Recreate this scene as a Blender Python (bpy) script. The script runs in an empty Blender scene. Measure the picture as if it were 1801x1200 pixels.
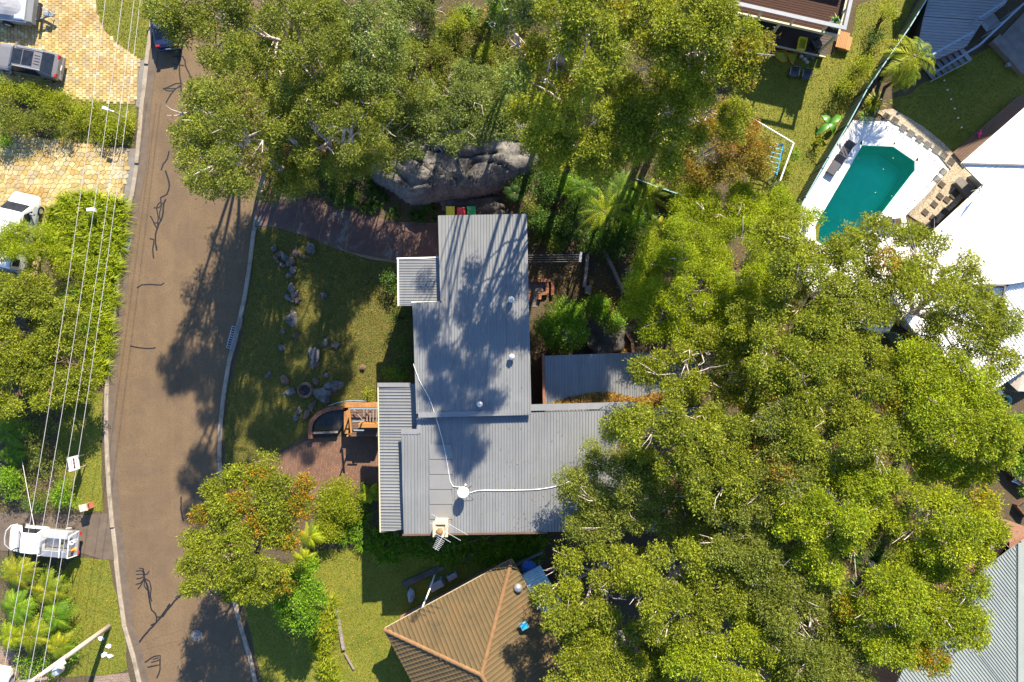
import bpy, bmesh, math, random
import numpy as np
from mathutils import Vector, Matrix, noise as mnoise
from mathutils.geometry import tessellate_polygon

# ------------------------------------------------------------------ camera, sky, sun, exposure
sc = bpy.context.scene
C = sc.collection
CAM_H = 50.0            # metres above the ground, looking straight down
PXM = 24.0              # photograph pixels per metre on the ground
cam_d = bpy.data.cameras.new('camera'); cam = bpy.data.objects.new('camera', cam_d); C.objects.link(cam)
cam.location = (0, 0, CAM_H); cam.rotation_euler = (0, 0, 0)
cam_d.sensor_fit = 'HORIZONTAL'; cam_d.sensor_width = 36.0
cam_d.lens = 36.0 * CAM_H / (1801.0 / PXM); cam_d.clip_end = 1000; cam_d.clip_start = 0.5
sc.camera = cam

SUN_EL, SUN_AZ = math.radians(34.5), math.radians(18.5)
world = bpy.data.worlds.new('World'); sc.world = world; world.use_nodes = True
wn = world.node_tree.nodes; wl = world.node_tree.links
bg = wn['Background']; sky = wn.new('ShaderNodeTexSky'); sky.sky_type = 'NISHITA'
sky.sun_disc = False; sky.sun_elevation = SUN_EL; sky.sun_rotation = SUN_AZ
sky.air_density = 1.0; sky.dust_density = 0.3; sky.ozone_density = 6.0
wl.new(sky.outputs[0], bg.inputs[0]); bg.inputs[1].default_value = 0.10
sun_d = bpy.data.lights.new('sun', 'SUN'); sun = bpy.data.objects.new('sun', sun_d); C.objects.link(sun)
sun_d.energy = 5.0; sun_d.angle = math.radians(0.53); sun_d.color = (1.0, 0.87, 0.67)
to_sun = Vector((math.sin(SUN_AZ)*math.cos(SUN_EL), math.cos(SUN_AZ)*math.cos(SUN_EL), math.sin(SUN_EL)))
sun.rotation_euler = to_sun.to_track_quat('Z', 'Y').to_euler(); sun.location = (20, 40, 45)
vs = sc.view_settings
vs.view_transform = 'Standard'; vs.look = 'None'; vs.gamma = 1.0; vs.exposure = 1.62; vs.use_curve_mapping = False
sc.cycles.max_bounces = 6; sc.cycles.diffuse_bounces = 3; sc.cycles.glossy_bounces = 3
sc.cycles.transmission_bounces = 4; sc.cycles.transparent_max_bounces = 6
sc.cycles.sample_clamp_indirect = 4.0

# ------------------------------------------------------------------ helpers
def P(px, py, z=0.0):
    """photo pixel at a known height -> world point"""
    k = (CAM_H - z) / CAM_H / PXM
    return Vector(((px - 900.5) * k, (600.0 - py) * k, z))
def PP(pts, z=0.0): return [P(a, b, z) for a, b in pts]
def M(px): return px / PXM

def thing(name, label, cat, loc=(0, 0, 0), rz=0.0, group=None):
    o = bpy.data.objects.new(name, None); C.objects.link(o)
    o.empty_display_size = 0.3
    o.location = loc; o.rotation_euler = (0, 0, rz); o['label'] = label; o['category'] = cat
    if group: o['group'] = group
    return o
def tag(o, label, cat, group=None):
    o['label'] = label; o['category'] = cat
    if group: o['group'] = group
    return o
def struct(o, kind='structure', label=None):
    o['kind'] = kind
    if label: o['label'] = label
    return o

class MB:
    """collects shapes into one mesh"""
    def __init__(s): s.v = []; s.f = []; s.m = []; s.cur = 0
    def add(s, vs_, fs_):
        b = len(s.v); s.v += [tuple(p) for p in vs_]
        s.f += [tuple(i + b for i in f) for f in fs_]; s.m += [s.cur] * len(fs_)
        return s
    def box(s, c, sz, rz=0.0, tilt=None, ch=0.0):
        x, y, z = sz[0]/2, sz[1]/2, sz[2]/2
        R = Matrix.Rotation(rz, 3, 'Z')
        if tilt is not None: R = R @ tilt
        if ch <= 0:
            pts = [(-x,-y,-z),(x,-y,-z),(x,y,-z),(-x,y,-z),(-x,-y,z),(x,-y,z),(x,y,z),(-x,y,z)]
            fs = [(0,3,2,1),(4,5,6,7),(0,1,5,4),(1,2,6,5),(2,3,7,6),(3,0,4,7)]
        else:
            a, b = x-ch, y-ch; zt = z-ch
            pts = [(-x,-y,-z),(x,-y,-z),(x,y,-z),(-x,y,-z),(-x,-y,zt),(x,-y,zt),(x,y,zt),(-x,y,zt),(-a,-b,z),(a,-b,z),(a,b,z),(-a,b,z)]
            fs = [(0,3,2,1),(8,9,10,11),(0,1,5,4),(1,2,6,5),(2,3,7,6),(3,0,4,7),(4,5,9,8),(5,6,10,9),(6,7,11,10),(7,4,8,11)]
        cc = Vector(c)
        return s.add([cc + R @ Vector(p) for p in pts], fs)
    def bar(s, a, b, w, h=None):
        """box beam between two points"""
        a, b = Vector(a), Vector(b); h = h or w; d = b - a; L = d.length
        if L < 1e-6: return s
        q = d.to_track_quat('X', 'Z').to_matrix()
        x, y, z = L/2, w/2, h/2; c = (a+b)/2
        pts = [(-x,-y,-z),(x,-y,-z),(x,y,-z),(-x,y,-z),(-x,-y,z),(x,-y,z),(x,y,z),(-x,y,z)]
        return s.add([c + q @ Vector(p) for p in pts], [(0,3,2,1),(4,5,6,7),(0,1,5,4),(1,2,6,5),(2,3,7,6),(3,0,4,7)])
    def prism(s, poly, z0, z1, zf=None):
        """vertical prism over an xy polygon; zf(x,y) gives a sloped top"""
        n = len(poly); pts = [(p[0], p[1], z0) for p in poly] + [(p[0], p[1], zf(p[0], p[1]) if zf else z1) for p in poly]
        tris = tessellate_polygon([[Vector((p[0], p[1], 0)) for p in poly]])
        ar = sum(poly[i][0]*poly[(i+1)%n][1]-poly[(i+1)%n][0]*poly[i][1] for i in range(n))
        fs = []
        for t in tris:
            a, b, c = [poly[i] for i in t]
            cr = (b[0]-a[0])*(c[1]-a[1])-(b[1]-a[1])*(c[0]-a[0])
            t = t if cr > 0 else (t[0], t[2], t[1])
            fs.append(tuple(i+n for i in t)); fs.append((t[0], t[2], t[1]))
        for i in range(n):
            j = (i+1) % n
            fs.append((i, j, j+n, i+n) if ar > 0 else (j, i, i+n, j+n))
        return s.add(pts, fs)
    def sheet(s, poly, z, zf=None):
        tris = tessellate_polygon([[Vector((p[0], p[1], 0)) for p in poly]])
        fs = []
        for t in tris:
            a, b, c = [poly[i] for i in t]
            cr = (b[0]-a[0])*(c[1]-a[1])-(b[1]-a[1])*(c[0]-a[0])
            fs.append(t if cr > 0 else (t[0], t[2], t[1]))
        return s.add([(p[0], p[1], zf(p[0], p[1]) if zf else z) for p in poly], fs)
    def tube(s, pts, radii, n=6, cap=True):
        pts = [Vector(p) for p in pts]
        if not hasattr(radii, '__len__'): radii = [radii]*len(pts)
        b = len(s.v); prev = None
        vs_ = []; fs = []
        for i, p in enumerate(pts):
            t = (pts[min(i+1, len(pts)-1)] - pts[max(i-1, 0)])
            if t.length < 1e-9: t = Vector((0, 0, 1))
            t.normalize()
            if prev is None:
                u = t.orthogonal().normalized()
            else:
                u = prev - t * prev.dot(t)
                u = u.normalized() if u.length > 1e-6 else t.orthogonal().normalized()
            prev = u; w = t.cross(u)
            for k in range(n):
                a = 2*math.pi*k/n
                vs_.append(p + (u*math.cos(a) + w*math.sin(a))*radii[i])
        for i in range(len(pts)-1):
            for k in range(n):
                k2 = (k+1) % n
                fs.append((i*n+k, i*n+k2, (i+1)*n+k2, (i+1)*n+k))
        if cap:
            fs.append(tuple(reversed(range(n)))); e = (len(pts)-1)*n; fs.append(tuple(range(e, e+n)))
        return s.add(vs_, fs)
    def lathe(s, c, prof, n=16):
        """profile [(r,z)...] turned about a vertical axis at c"""
        c = Vector(c); vs_ = []; fs = []
        for r, z in prof:
            for k in range(n):
                a = 2*math.pi*k/n; vs_.append(c + Vector((r*math.cos(a), r*math.sin(a), z)))
        for i in range(len(prof)-1):
            for k in range(n):
                k2 = (k+1) % n; fs.append((i*n+k, i*n+k2, (i+1)*n+k2, (i+1)*n+k))
        fs.append(tuple(reversed(range(n)))); e = (len(prof)-1)*n; fs.append(tuple(range(e, e+n)))
        return s.add(vs_, fs)
    def loft(s, sections, cap=True):
        """equal-length rings of points"""
        n = len(sections[0]); vs_ = [p for r in sections for p in r]; fs = []
        for i in range(len(sections)-1):
            for k in range(n):
                k2 = (k+1) % n; fs.append((i*n+k, i*n+k2, (i+1)*n+k2, (i+1)*n+k))
        if cap:
            fs.append(tuple(reversed(range(n)))); e = (len(sections)-1)*n; fs.append(tuple(range(e, e+n)))
        return s.add(vs_, fs)
    def build(s, name, mat, parent=None, org=None, smooth=False, kind=None):
        """org: world origin taken off the vertices (parts given in world metres under an unrotated thing)"""
        me = bpy.data.meshes.new(name)
        if org is not None: vv = [(p[0]-org[0], p[1]-org[1], p[2]-org[2]) for p in s.v]
        else: vv = s.v
        me.from_pydata(vv, [], s.f)
        mats = mat if isinstance(mat, (list, tuple)) else [mat]
        for m_ in mats: me.materials.append(MAT[m_] if isinstance(m_, str) else m_)
        if len(mats) > 1: me.polygons.foreach_set('material_index', s.m)
        if smooth: me.polygons.foreach_set('use_smooth', [True]*len(me.polygons))
        me.update()
        o = bpy.data.objects.new(name, me); C.objects.link(o)
        if parent is not None: o.parent = parent
        elif org is not None: o.location = org
        if kind: o['kind'] = kind
        return o

def np_mesh(name, verts, quads, mat, cols=None, parent=None, org=(0, 0, 0), kind=None, loc=None):
    verts = np.asarray(verts, dtype=np.float32) - np.asarray(org, dtype=np.float32)
    quads = np.asarray(quads, dtype=np.int32); k = quads.shape[1]
    me = bpy.data.meshes.new(name)
    me.vertices.add(len(verts)); me.vertices.foreach_set('co', verts.ravel())
    me.loops.add(quads.size); me.loops.foreach_set('vertex_index', quads.ravel())
    me.polygons.add(len(quads)); me.polygons.foreach_set('loop_start', np.arange(0, quads.size, k, dtype=np.int32))
    if cols is not None:
        at = me.color_attributes.new('Col', 'FLOAT_COLOR', 'POINT')
        cc = np.ones((len(verts), 4), dtype=np.float32); cc[:, :3] = cols
        at.data.foreach_set('color', cc.ravel())
    me.materials.append(MAT[mat]); me.update(calc_edges=True); me.validate()
    o = bpy.data.objects.new(name, me); C.objects.link(o)
    if parent is not None: o.parent = parent
    else: o.location = loc if loc is not None else org
    if kind: o['kind'] = kind
    return o

def inside(poly, x, y):
    c = False; n = len(poly); j = n-1
    for i in range(n):
        xi, yi = poly[i][0], poly[i][1]; xj, yj = poly[j][0], poly[j][1]
        if (yi > y) != (yj > y) and x < (xj-xi)*(y-yi)/(yj-yi)+xi: c = not c
        j = i
    return c
def np_inside(poly, X, Y):
    c = np.zeros(X.shape, bool); n = len(poly); j = n-1
    for i in range(n):
        xi, yi = poly[i][0], poly[i][1]; xj, yj = poly[j][0], poly[j][1]
        if yi != yj:
            c ^= ((yi > Y) != (yj > Y)) & (X < (xj-xi)*(Y-yi)/(yj-yi)+xi)
        j = i
    return c
def np_edge_dist(poly, X, Y):
    d = np.full(X.shape, 1e9); n = len(poly)
    for i in range(n):
        a = poly[i]; b = poly[(i+1) % n]; dx, dy = b[0]-a[0], b[1]-a[1]; L2 = dx*dx+dy*dy+1e-9
        t = np.clip(((X-a[0])*dx+(Y-a[1])*dy)/L2, 0, 1)
        d = np.minimum(d, np.hypot(X-a[0]-t*dx, Y-a[1]-t*dy))
    return d
def smooth_line(pts, step=1.0, closed=False):
    """Catmull-Rom through points"""
    pts = [Vector(p) for p in pts]; out = []; n = len(pts)
    rng_ = n if closed else n-1
    for i in range(rng_):
        p0 = pts[(i-1) % n] if closed else pts[max(i-1, 0)]; p1 = pts[i]; p2 = pts[(i+1) % n]
        p3 = pts[(i+2) % n] if closed else pts[min(i+2, n-1)]
        k = max(1, int((p2-p1).length/step))
        for j in range(k):
            t = j/k
            out.append(0.5*((2*p1)+(p2-p0)*t+(2*p0-5*p1+4*p2-p3)*t*t+(3*p1-p0-3*p2+p3)*t**3))
    if not closed: out.append(pts[-1])
    return out
def offset_line(pts, d):
    """shift an xy polyline to its left by d"""
    out = []
    for i, p in enumerate(pts):
        t = (pts[min(i+1, len(pts)-1)]-pts[max(i-1, 0)]); t.z = 0; t.normalize()
        out.append(Vector((p.x-t.y*d, p.y+t.x*d, p.z)))
    return out
def wobble(poly, amp=0.08, step=0.5, seed=0):
    """resample a closed xy outline with small irregularities"""
    out = []; n = len(poly)
    for i in range(n):
        a = Vector(poly[i]); b = Vector(poly[(i+1) % n]); L = (b-a).length; k = max(1, int(L/step))
        for j in range(k):
            p = a.lerp(b, j/k)
            q = mnoise.noise_vector(Vector((p.x*0.9+seed, p.y*0.9, seed*1.7)))
            out.append(Vector((p.x+q.x*amp*2, p.y+q.y*amp*2, p.z)))
    return out
def strips(poly, ang, pitch, u_start=None):
    """cut an xy polygon into parallel strips; yields (u0,u1,(a0,b0),(a1,b1)) in the frame turned by ang (v along the strip)"""
    c, s_ = math.cos(ang), math.sin(ang)
    q = [(p[0]*c+p[1]*s_, -p[0]*s_+p[1]*c) for p in poly]
    def span(u):
        r = []
        n = len(q)
        for i in range(n):
            a, b = q[i], q[(i+1) % n]
            if (a[0] <= u < b[0]) or (b[0] <= u < a[0]):
                r.append(a[1]+(b[1]-a[1])*(u-a[0])/(b[0]-a[0]))
        r.sort(); return [(r[i], r[i+1]) for i in range(0, len(r)-1, 2)]
    us = sorted(p[0] for p in q); u = us[0]; res = []
    while u < us[-1]-0.02:
        w = min(pitch, us[-1]-u); e = 1e-3
        # break where the outline has a corner inside the strip
        cuts = [u] + sorted({round(p[0], 4) for p in q if u+0.03 < p[0] < u+w-0.03}) + [u+w]
        for k in range(len(cuts)-1):
            A = span(cuts[k]+e); B = span(cuts[k+1]-e)
            for sa, sb in zip(A, B):
                res.append((cuts[k], cuts[k+1], sa, sb))
        u += w
    return res, (lambda u_, v_: (u_*c-v_*s_, u_*s_+v_*c))

# ------------------------------------------------------------------ materials
MAT = {}
def new_mat(name):
    m = bpy.data.materials.new(name); m.use_nodes = True; MAT[name] = m
    return m, m.node_tree.nodes, m.node_tree.links, m.node_tree.nodes['Principled BSDF']
def ramp(nodes, links, fac, stops, interp='LINEAR'):
    r = nodes.new('ShaderNodeValToRGB'); r.color_ramp.interpolation = interp
    e = r.color_ramp.elements
    while len(e) > 1: e.remove(e[-1])
    e[0].position = stops[0][0]; e[0].color = (*stops[0][1], 1)
    for p, c in stops[1:]:
        k = e.new(p); k.color = (*c, 1)
    links.new(fac, r.inputs[0]); return r.outputs[0]
def nz(nodes, links, co, scale, detail=4, rough=0.6, dist=0.0):
    t = nodes.new('ShaderNodeTexNoise'); t.inputs['Scale'].default_value = scale
    t.inputs['Detail'].default_value = detail; t.inputs['Roughness'].default_value = rough; t.inputs['Distortion'].default_value = dist
    links.new(co, t.inputs['Vector']); return t.outputs[0]
def mix(nodes, links, fac, a, b, mode='MIX'):
    m = nodes.new('ShaderNodeMix'); m.data_type = 'RGBA'; m.blend_type = mode
    for v, k in ((fac, 0), (a, 6), (b, 7)):
        if isinstance(v, (int, float)): m.inputs[k].default_value = v
        elif isinstance(v, tuple): m.inputs[k].default_value = (*v, 1)
        else: links.new(v, m.inputs[k])
    return m.outputs[2]
def math_(nodes, links, op, a, b=None, c=None):
    m = nodes.new('ShaderNodeMath'); m.operation = op
    for i, v in enumerate((a, b, c)):
        if v is None: continue
        if isinstance(v, (int, float)): m.inputs[i].default_value = v
        else: links.new(v, m.inputs[i])
    return m.outputs[0]
def coords(nodes, kind='Object'):
    if kind == 'World': return nodes.new('ShaderNodeNewGeometry').outputs['Position']
    return nodes.new('ShaderNodeTexCoord').outputs[kind]
def bump(nodes, links, bs, h, strength=0.3, dist=0.02):
    b = nodes.new('ShaderNodeBump'); b.inputs['Strength'].default_value = strength; b.inputs['Distance'].default_value = dist
    links.new(h, b.inputs['Height']); links.new(b.outputs[0], bs.inputs['Normal'])
def simple(name, col, rough=0.6, metal=0.0, var=0.25, scale=3.0, fine=40.0, co='Object', bmp=0.0, spec=0.5, dirt=None):
    """base colour with broad and fine variation, optional dirt colour in patches"""
    m, n, l, b = new_mat(name)
    c = coords(n, co)
    a = nz(n, l, c, scale, 5, 0.65); f = nz(n, l, c, fine, 3, 0.6)
    lo = tuple(x*(1-var) for x in col); hi = tuple(min(1, x*(1+var)) for x in col)
    base = ramp(n, l, a, [(0.3, lo), (0.7, hi)])
    base = mix(n, l, math_(n, l, 'MULTIPLY', f, 0.5), base, lo)
    if dirt:
        d = nz(n, l, c, scale*0.6, 6, 0.7, 0.5)
        k = ramp(n, l, d, [(0.52, (0, 0, 0)), (0.68, (1, 1, 1))])
        base = mix(n, l, math_(n, l, 'MULTIPLY', k, dirt[1]), base, dirt[0])
    l.new(base, b.inputs['Base Color']); b.inputs['Roughness'].default_value = rough; b.inputs['Metallic'].default_value = metal
    b.inputs['Specular IOR Level'].default_value = spec
    if bmp: bump(n, l, b, f, bmp, 0.02)
    return m

def make_materials():
    # leaves: colour of each leaf is stored on it; thin, so some light passes through
    for nm, rough, tr in (('leaf', 0.6, 0.42), ('leaf_glossy', 0.5, 0.32), ('leaf_dull', 0.6, 0.34)):
        m, n, l, b = new_mat(nm)
        at = n.new('ShaderNodeAttribute'); at.attribute_name = 'Col'
        l.new(at.outputs[0], b.inputs['Base Color']); b.inputs['Roughness'].default_value = rough
        b.inputs['Specular IOR Level'].default_value = 0.25
        t = n.new('ShaderNodeBsdfTranslucent')
        l.new(mix(n, l, 1.0, at.outputs[0], (1.3, 1.25, 0.5), 'MULTIPLY'), t.inputs[0])
        ms = n.new('ShaderNodeMixShader'); ms.inputs[0].default_value = tr
        l.new(b.outputs[0], ms.inputs[1]); l.new(t.outputs[0], ms.inputs[2]); l.new(ms.outputs[0], n['Material Output'].inputs[0])
    # bark
    for nm, c1, c2, c3 in (('bark_pale', (0.50, 0.44, 0.42), (0.34, 0.28, 0.26), (0.14, 0.105, 0.09)),
                           ('bark_brown', (0.20, 0.12, 0.075), (0.10, 0.06, 0.04), (0.05, 0.03, 0.02))):
        m, n, l, b = new_mat(nm); c = coords(n, 'Object')
        a = nz(n, l, c, 2.2, 6, 0.7, 0.6)
        l.new(ramp(n, l, a, [(0.3, c3), (0.45, c2), (0.6, c1), (0.8, c1)]), b.inputs['Base Color'])
        b.inputs['Roughness'].default_value = 0.85
        bump(n, l, b, nz(n, l, c, 18, 5, 0.7), 0.5, 0.03)
    # ground under everything: leaf litter and soil
    m, n, l, b = new_mat('soil'); c = coords(n, 'World')
    a = nz(n, l, c, 0.35, 6, 0.65); f = nz(n, l, c, 9, 5, 0.75)
    base = ramp(n, l, a, [(0.3, (0.030, 0.026, 0.014)), (0.5, (0.055, 0.042, 0.022)), (0.7, (0.075, 0.045, 0.025))])
    base = mix(n, l, ramp(n, l, f, [(0.45, (0, 0, 0)), (0.62, (1, 1, 1))]), base, (0.10, 0.075, 0.04))
    l.new(base, b.inputs['Base Color']); b.inputs['Roughness'].default_value = 0.95; bump(n, l, b, f, 0.8, 0.05)
    # lawns
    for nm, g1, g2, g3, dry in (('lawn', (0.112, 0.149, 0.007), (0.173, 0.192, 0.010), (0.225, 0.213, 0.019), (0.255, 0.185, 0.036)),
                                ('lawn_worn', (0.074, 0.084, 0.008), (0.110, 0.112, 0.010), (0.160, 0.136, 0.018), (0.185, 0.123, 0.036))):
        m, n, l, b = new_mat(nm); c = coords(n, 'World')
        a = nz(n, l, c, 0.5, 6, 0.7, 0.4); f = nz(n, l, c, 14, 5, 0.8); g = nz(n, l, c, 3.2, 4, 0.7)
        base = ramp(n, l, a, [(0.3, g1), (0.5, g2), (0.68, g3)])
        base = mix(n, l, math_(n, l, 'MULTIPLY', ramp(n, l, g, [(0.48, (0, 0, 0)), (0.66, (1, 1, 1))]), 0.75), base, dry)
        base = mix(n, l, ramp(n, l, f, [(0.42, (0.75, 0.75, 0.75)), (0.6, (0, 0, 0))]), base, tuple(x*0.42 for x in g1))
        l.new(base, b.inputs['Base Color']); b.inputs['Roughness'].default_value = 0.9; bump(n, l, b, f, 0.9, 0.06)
    # asphalt of the road: brown-grey chip seal, faint wheel tracks
    m, n, l, b = new_mat('asphalt'); c = coords(n, 'World')
    f = nz(n, l, c, 12, 4, 0.85); s2 = nz(n, l, c, 4.5, 5, 0.75); a = nz(n, l, c, 0.5, 5, 0.6)
    mp = n.new('ShaderNodeMapping'); mp.inputs['Scale'].default_value = (1.4, 0.05, 1); mp.inputs['Rotation'].default_value = (0, 0, 0.10)
    l.new(c, mp.inputs[0]); st = nz(n, l, mp.outputs[0], 1.0, 4, 0.6)
    base = ramp(n, l, a, [(0.3, (0.107, 0.071, 0.039)), (0.7, (0.144, 0.097, 0.053))])
    base = mix(n, l, math_(n, l, 'MULTIPLY', ramp(n, l, st, [(0.45, (0, 0, 0)), (0.65, (1, 1, 1))]), 0.30), base, (0.165, 0.112, 0.061))
    base = mix(n, l, ramp(n, l, f, [(0.38, (0.703, 0.617, 0.452)), (0.50, (0, 0, 0))]), base, (0.050, 0.033, 0.019))
    base = mix(n, l, math_(n, l, 'MULTIPLY', ramp(n, l, s2, [(0.55, (0, 0, 0)), (0.72, (1, 1, 1))]), 0.4), base, (0.070, 0.047, 0.028))
    pt = nz(n, l, c, 0.16, 6, 0.75, 1.2); base = mix(n, l, math_(n, l, 'MULTIPLY', ramp(n, l, pt, [(0.48, (0, 0, 0)), (0.62, (1, 1, 1))]), 0.45), base, (0.080, 0.056, 0.038))
    l.new(base, b.inputs['Base Color']); b.inputs['Roughness'].default_value = 0.92; bump(n, l, b, f, 0.5, 0.01)
    simple('tar', (0.012, 0.011, 0.012), 0.5, var=0.3)
    simple('asphalt_dark', (0.105, 0.080, 0.060), 0.9, var=0.3, scale=1.2, fine=30, co='World', bmp=0.4)
    simple('concrete', (0.27, 0.23, 0.18), 0.85, var=0.3, scale=1.5, fine=20, co='World', bmp=0.3, dirt=((0.10, 0.075, 0.055), 0.7))
    simple('concrete_grey', (0.16, 0.15, 0.14), 0.85, var=0.25, scale=1.5, fine=25, co='World', bmp=0.3, dirt=((0.09, 0.075, 0.06), 0.6))
    simple('concrete_white', (0.80, 0.79, 0.77), 0.7, var=0.06, scale=1.0, co='World', dirt=((0.55, 0.52, 0.47), 0.25))
    simple('pale_wall', (0.50, 0.50, 0.49), 0.8, var=0.15, scale=1.0, co='World')
    # reddish stencilled concrete drive, worn to grey in patches
    m, n, l, b = new_mat('red_concrete'); c = coords(n, 'World')
    a = nz(n, l, c, 0.7, 6, 0.7, 0.8); f = nz(n, l, c, 12, 4, 0.7)
    base = ramp(n, l, a, [(0.35, (0.076, 0.041, 0.034)), (0.55, (0.108, 0.060, 0.047)), (0.64, (0.173, 0.162, 0.149))])
    base = mix(n, l, math_(n, l, 'MULTIPLY', f, 0.35), base, (0.043, 0.025, 0.023))
    l.new(base, b.inputs['Base Color']); b.inputs['Roughness'].default_value = 0.7; bump(n, l, b, f, 0.2, 0.01)
    # paving stones in warm yellow and brown; colour per stone from the attribute
    m, n, l, b = new_mat('cobble'); at = n.new('ShaderNodeAttribute'); at.attribute_name = 'Col'; c = coords(n, 'World')
    a = nz(n, l, c, 0.45, 5, 0.65, 0.5); f = nz(n, l, c, 22, 4, 0.7)
    base = mix(n, l, math_(n, l, 'MULTIPLY', ramp(n, l, a, [(0.5, (0, 0, 0)), (0.66, (1, 1, 1))]), 0.7), at.outputs[0], (0.29, 0.155, 0.030))
    base = mix(n, l, math_(n, l, 'MULTIPLY', f, 0.4), base, (0.16, 0.10, 0.04))
    sn = nz(n, l, c, 1.3, 7, 0.75, 1.5); base = mix(n, l, math_(n, l, 'MULTIPLY', ramp(n, l, sn, [(0.52, (0, 0, 0)), (0.68, (1, 1, 1))]), 0.55), base, (0.17, 0.115, 0.05))
    wn_ = nz(n, l, c, 0.6, 5, 0.7, 0.8); base = mix(n, l, math_(n, l, 'MULTIPLY', ramp(n, l, wn_, [(0.55, (0, 0, 0)), (0.72, (1, 1, 1))]), 0.6), base, (0.50, 0.46, 0.34))
    l.new(base, b.inputs['Base Color']); b.inputs['Roughness'].default_value = 0.75; bump(n, l, b, f, 0.3, 0.01)
    simple('joint', (0.24, 0.175, 0.085), 0.9, var=0.4, scale=2, co='World')
    # small clay pavers (too small to pick apart)
    def bricky(name, c1, c2, mort, w, h, rot=0.0, co='World', b_=0.5):
        m, n, l, b = new_mat(name); c = coords(n, co)
        mp = n.new('ShaderNodeMapping'); mp.inputs['Rotation'].default_value = (0, 0, rot); l.new(c, mp.inputs[0])
        t = n.new('ShaderNodeTexBrick'); t.inputs['Scale'].default_value = 1.0
        t.inputs['Brick Width'].default_value = w; t.inputs['Row Height'].default_value = h
        t.inputs['Mortar Size'].default_value = 0.012; t.inputs['Color1'].default_value = (*c1, 1); t.inputs['Color2'].default_value = (*c2, 1); t.inputs['Mortar'].default_value = (*mort, 1)
        l.new(mp.outputs[0], t.inputs[0])
        f = nz(n, l, c, 1.2, 6, 0.7)
        l.new(mix(n, l, math_(n, l, 'MULTIPLY', ramp(n, l, f, [(0.4, (0, 0, 0)), (0.7, (1, 1, 1))]), 0.45), t.outputs[0], tuple(x*0.45 for x in c1)), b.inputs['Base Color'])
        b.inputs['Roughness'].default_value = 0.85; bump(n, l, b, t.outputs[1], -b_, 0.01)
    bricky('clay_paver', (0.135, 0.070, 0.048), (0.20, 0.105, 0.06), (0.05, 0.035, 0.028), 0.23, 0.115, 1.5)
    bricky('paver_mixed', (0.20, 0.13, 0.09), (0.11, 0.085, 0.075), (0.28, 0.23, 0.18), 0.24, 0.12, 0.05)
    # wall bricks: run the courses up the wall
    m, n, l, b = new_mat('brick_wall'); g = n.new('ShaderNodeNewGeometry')
    sx = n.new('ShaderNodeSeparateXYZ'); l.new(g.outputs['Position'], sx.inputs[0]); cx = n.new('ShaderNodeCombineXYZ')
    l.new(math_(n, l, 'ADD', sx.outputs[0], sx.outputs[1]), cx.inputs[0]); l.new(sx.outputs[2], cx.inputs[1])
    t = n.new('ShaderNodeTexBrick'); t.inputs['Scale'].default_value = 1; t.inputs['Brick Width'].default_value = 0.24; t.inputs['Row Height'].default_value = 0.086
    t.inputs['Mortar Size'].default_value = 0.008; t.inputs['Color1'].default_value = (0.17, 0.065, 0.04, 1); t.inputs['Color2'].default_value = (0.24, 0.10, 0.055, 1); t.inputs['Mortar'].default_value = (0.28, 0.24, 0.2, 1)
    l.new(cx.outputs[0], t.inputs[0]); l.new(t.outputs[0], b.inputs['Base Color']); b.inputs['Roughness'].default_value = 0.9
    simple('brick', (0.24, 0.10, 0.055), 0.85, var=0.35, scale=2.5, co='World', bmp=0.3)
    simple('brick_orange', (0.36, 0.17, 0.055), 0.8, var=0.3, scale=2.5, co='World', bmp=0.3)
    # roofs
    def roofm(name, col, rough, dirt, metal=0.0):
        m, n, l, b = new_mat(name); c = coords(n, 'World')
        a = nz(n, l, c, 0.35, 5, 0.6, 0.4); f = nz(n, l, c, 6, 5, 0.7)
        mp = n.new('ShaderNodeMapping'); mp.inputs['Scale'].default_value = (3.0, 0.25, 1); l.new(c, mp.inputs[0]); st = nz(n, l, mp.outputs[0], 1.2, 4, 0.7)
        base = ramp(n, l, a, [(0.3, tuple(x*0.88 for x in col)), (0.7, tuple(x*1.08 for x in col))])
        base = mix(n, l, math_(n, l, 'MULTIPLY', ramp(n, l, st, [(0.48, (0, 0, 0)), (0.7, (1, 1, 1))]), 0.35), base, dirt)
        base = mix(n, l, math_(n, l, 'MULTIPLY', ramp(n, l, f, [(0.60, (0, 0, 0)), (0.75, (1, 1, 1))]), 0.3), base, dirt)
        oi = n.new('ShaderNodeObjectInfo')
        base = mix(n, l, math_(n, l, 'MULTIPLY', oi.outputs['Random'], 0.14), base, dirt)
        l.new(base, b.inputs['Base Color']); b.inputs['Roughness'].default_value = rough; b.inputs['Metallic'].default_value = metal
    roofm('roof_grey', (0.178, 0.188, 0.196), 0.42, (0.105, 0.108, 0.112))
    roofm('roof_flashing', (0.190, 0.198, 0.208), 0.45, (0.13, 0.135, 0.145))
    roofm('roof_flat', (0.182, 0.186, 0.188), 0.5, (0.15, 0.15, 0.15))
    roofm('roof_white', (0.82, 0.81, 0.79), 0.45, (0.66, 0.64, 0.6))
    roofm('roof_greengrey', (0.248, 0.279, 0.262), 0.5, (0.186, 0.204, 0.188))
    simple('roof_trim_dark', (0.124, 0.129, 0.135), 0.5)  # dark grey of the ridge joint and the white roof's gutters
    m, n, l, b = new_mat('polycarbonate'); b.inputs['Base Color'].default_value = (0.30, 0.52, 0.62, 1); b.inputs['Roughness'].default_value = 0.25
    b.inputs['Alpha'].default_value = 0.82; c = coords(n, 'World'); l.new(ramp(n, l, nz(n, l, c, 1.2, 5, 0.7), [(0.3, (0.22, 0.42, 0.52)), (0.7, (0.42, 0.6, 0.66))]), b.inputs['Base Color'])
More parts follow.
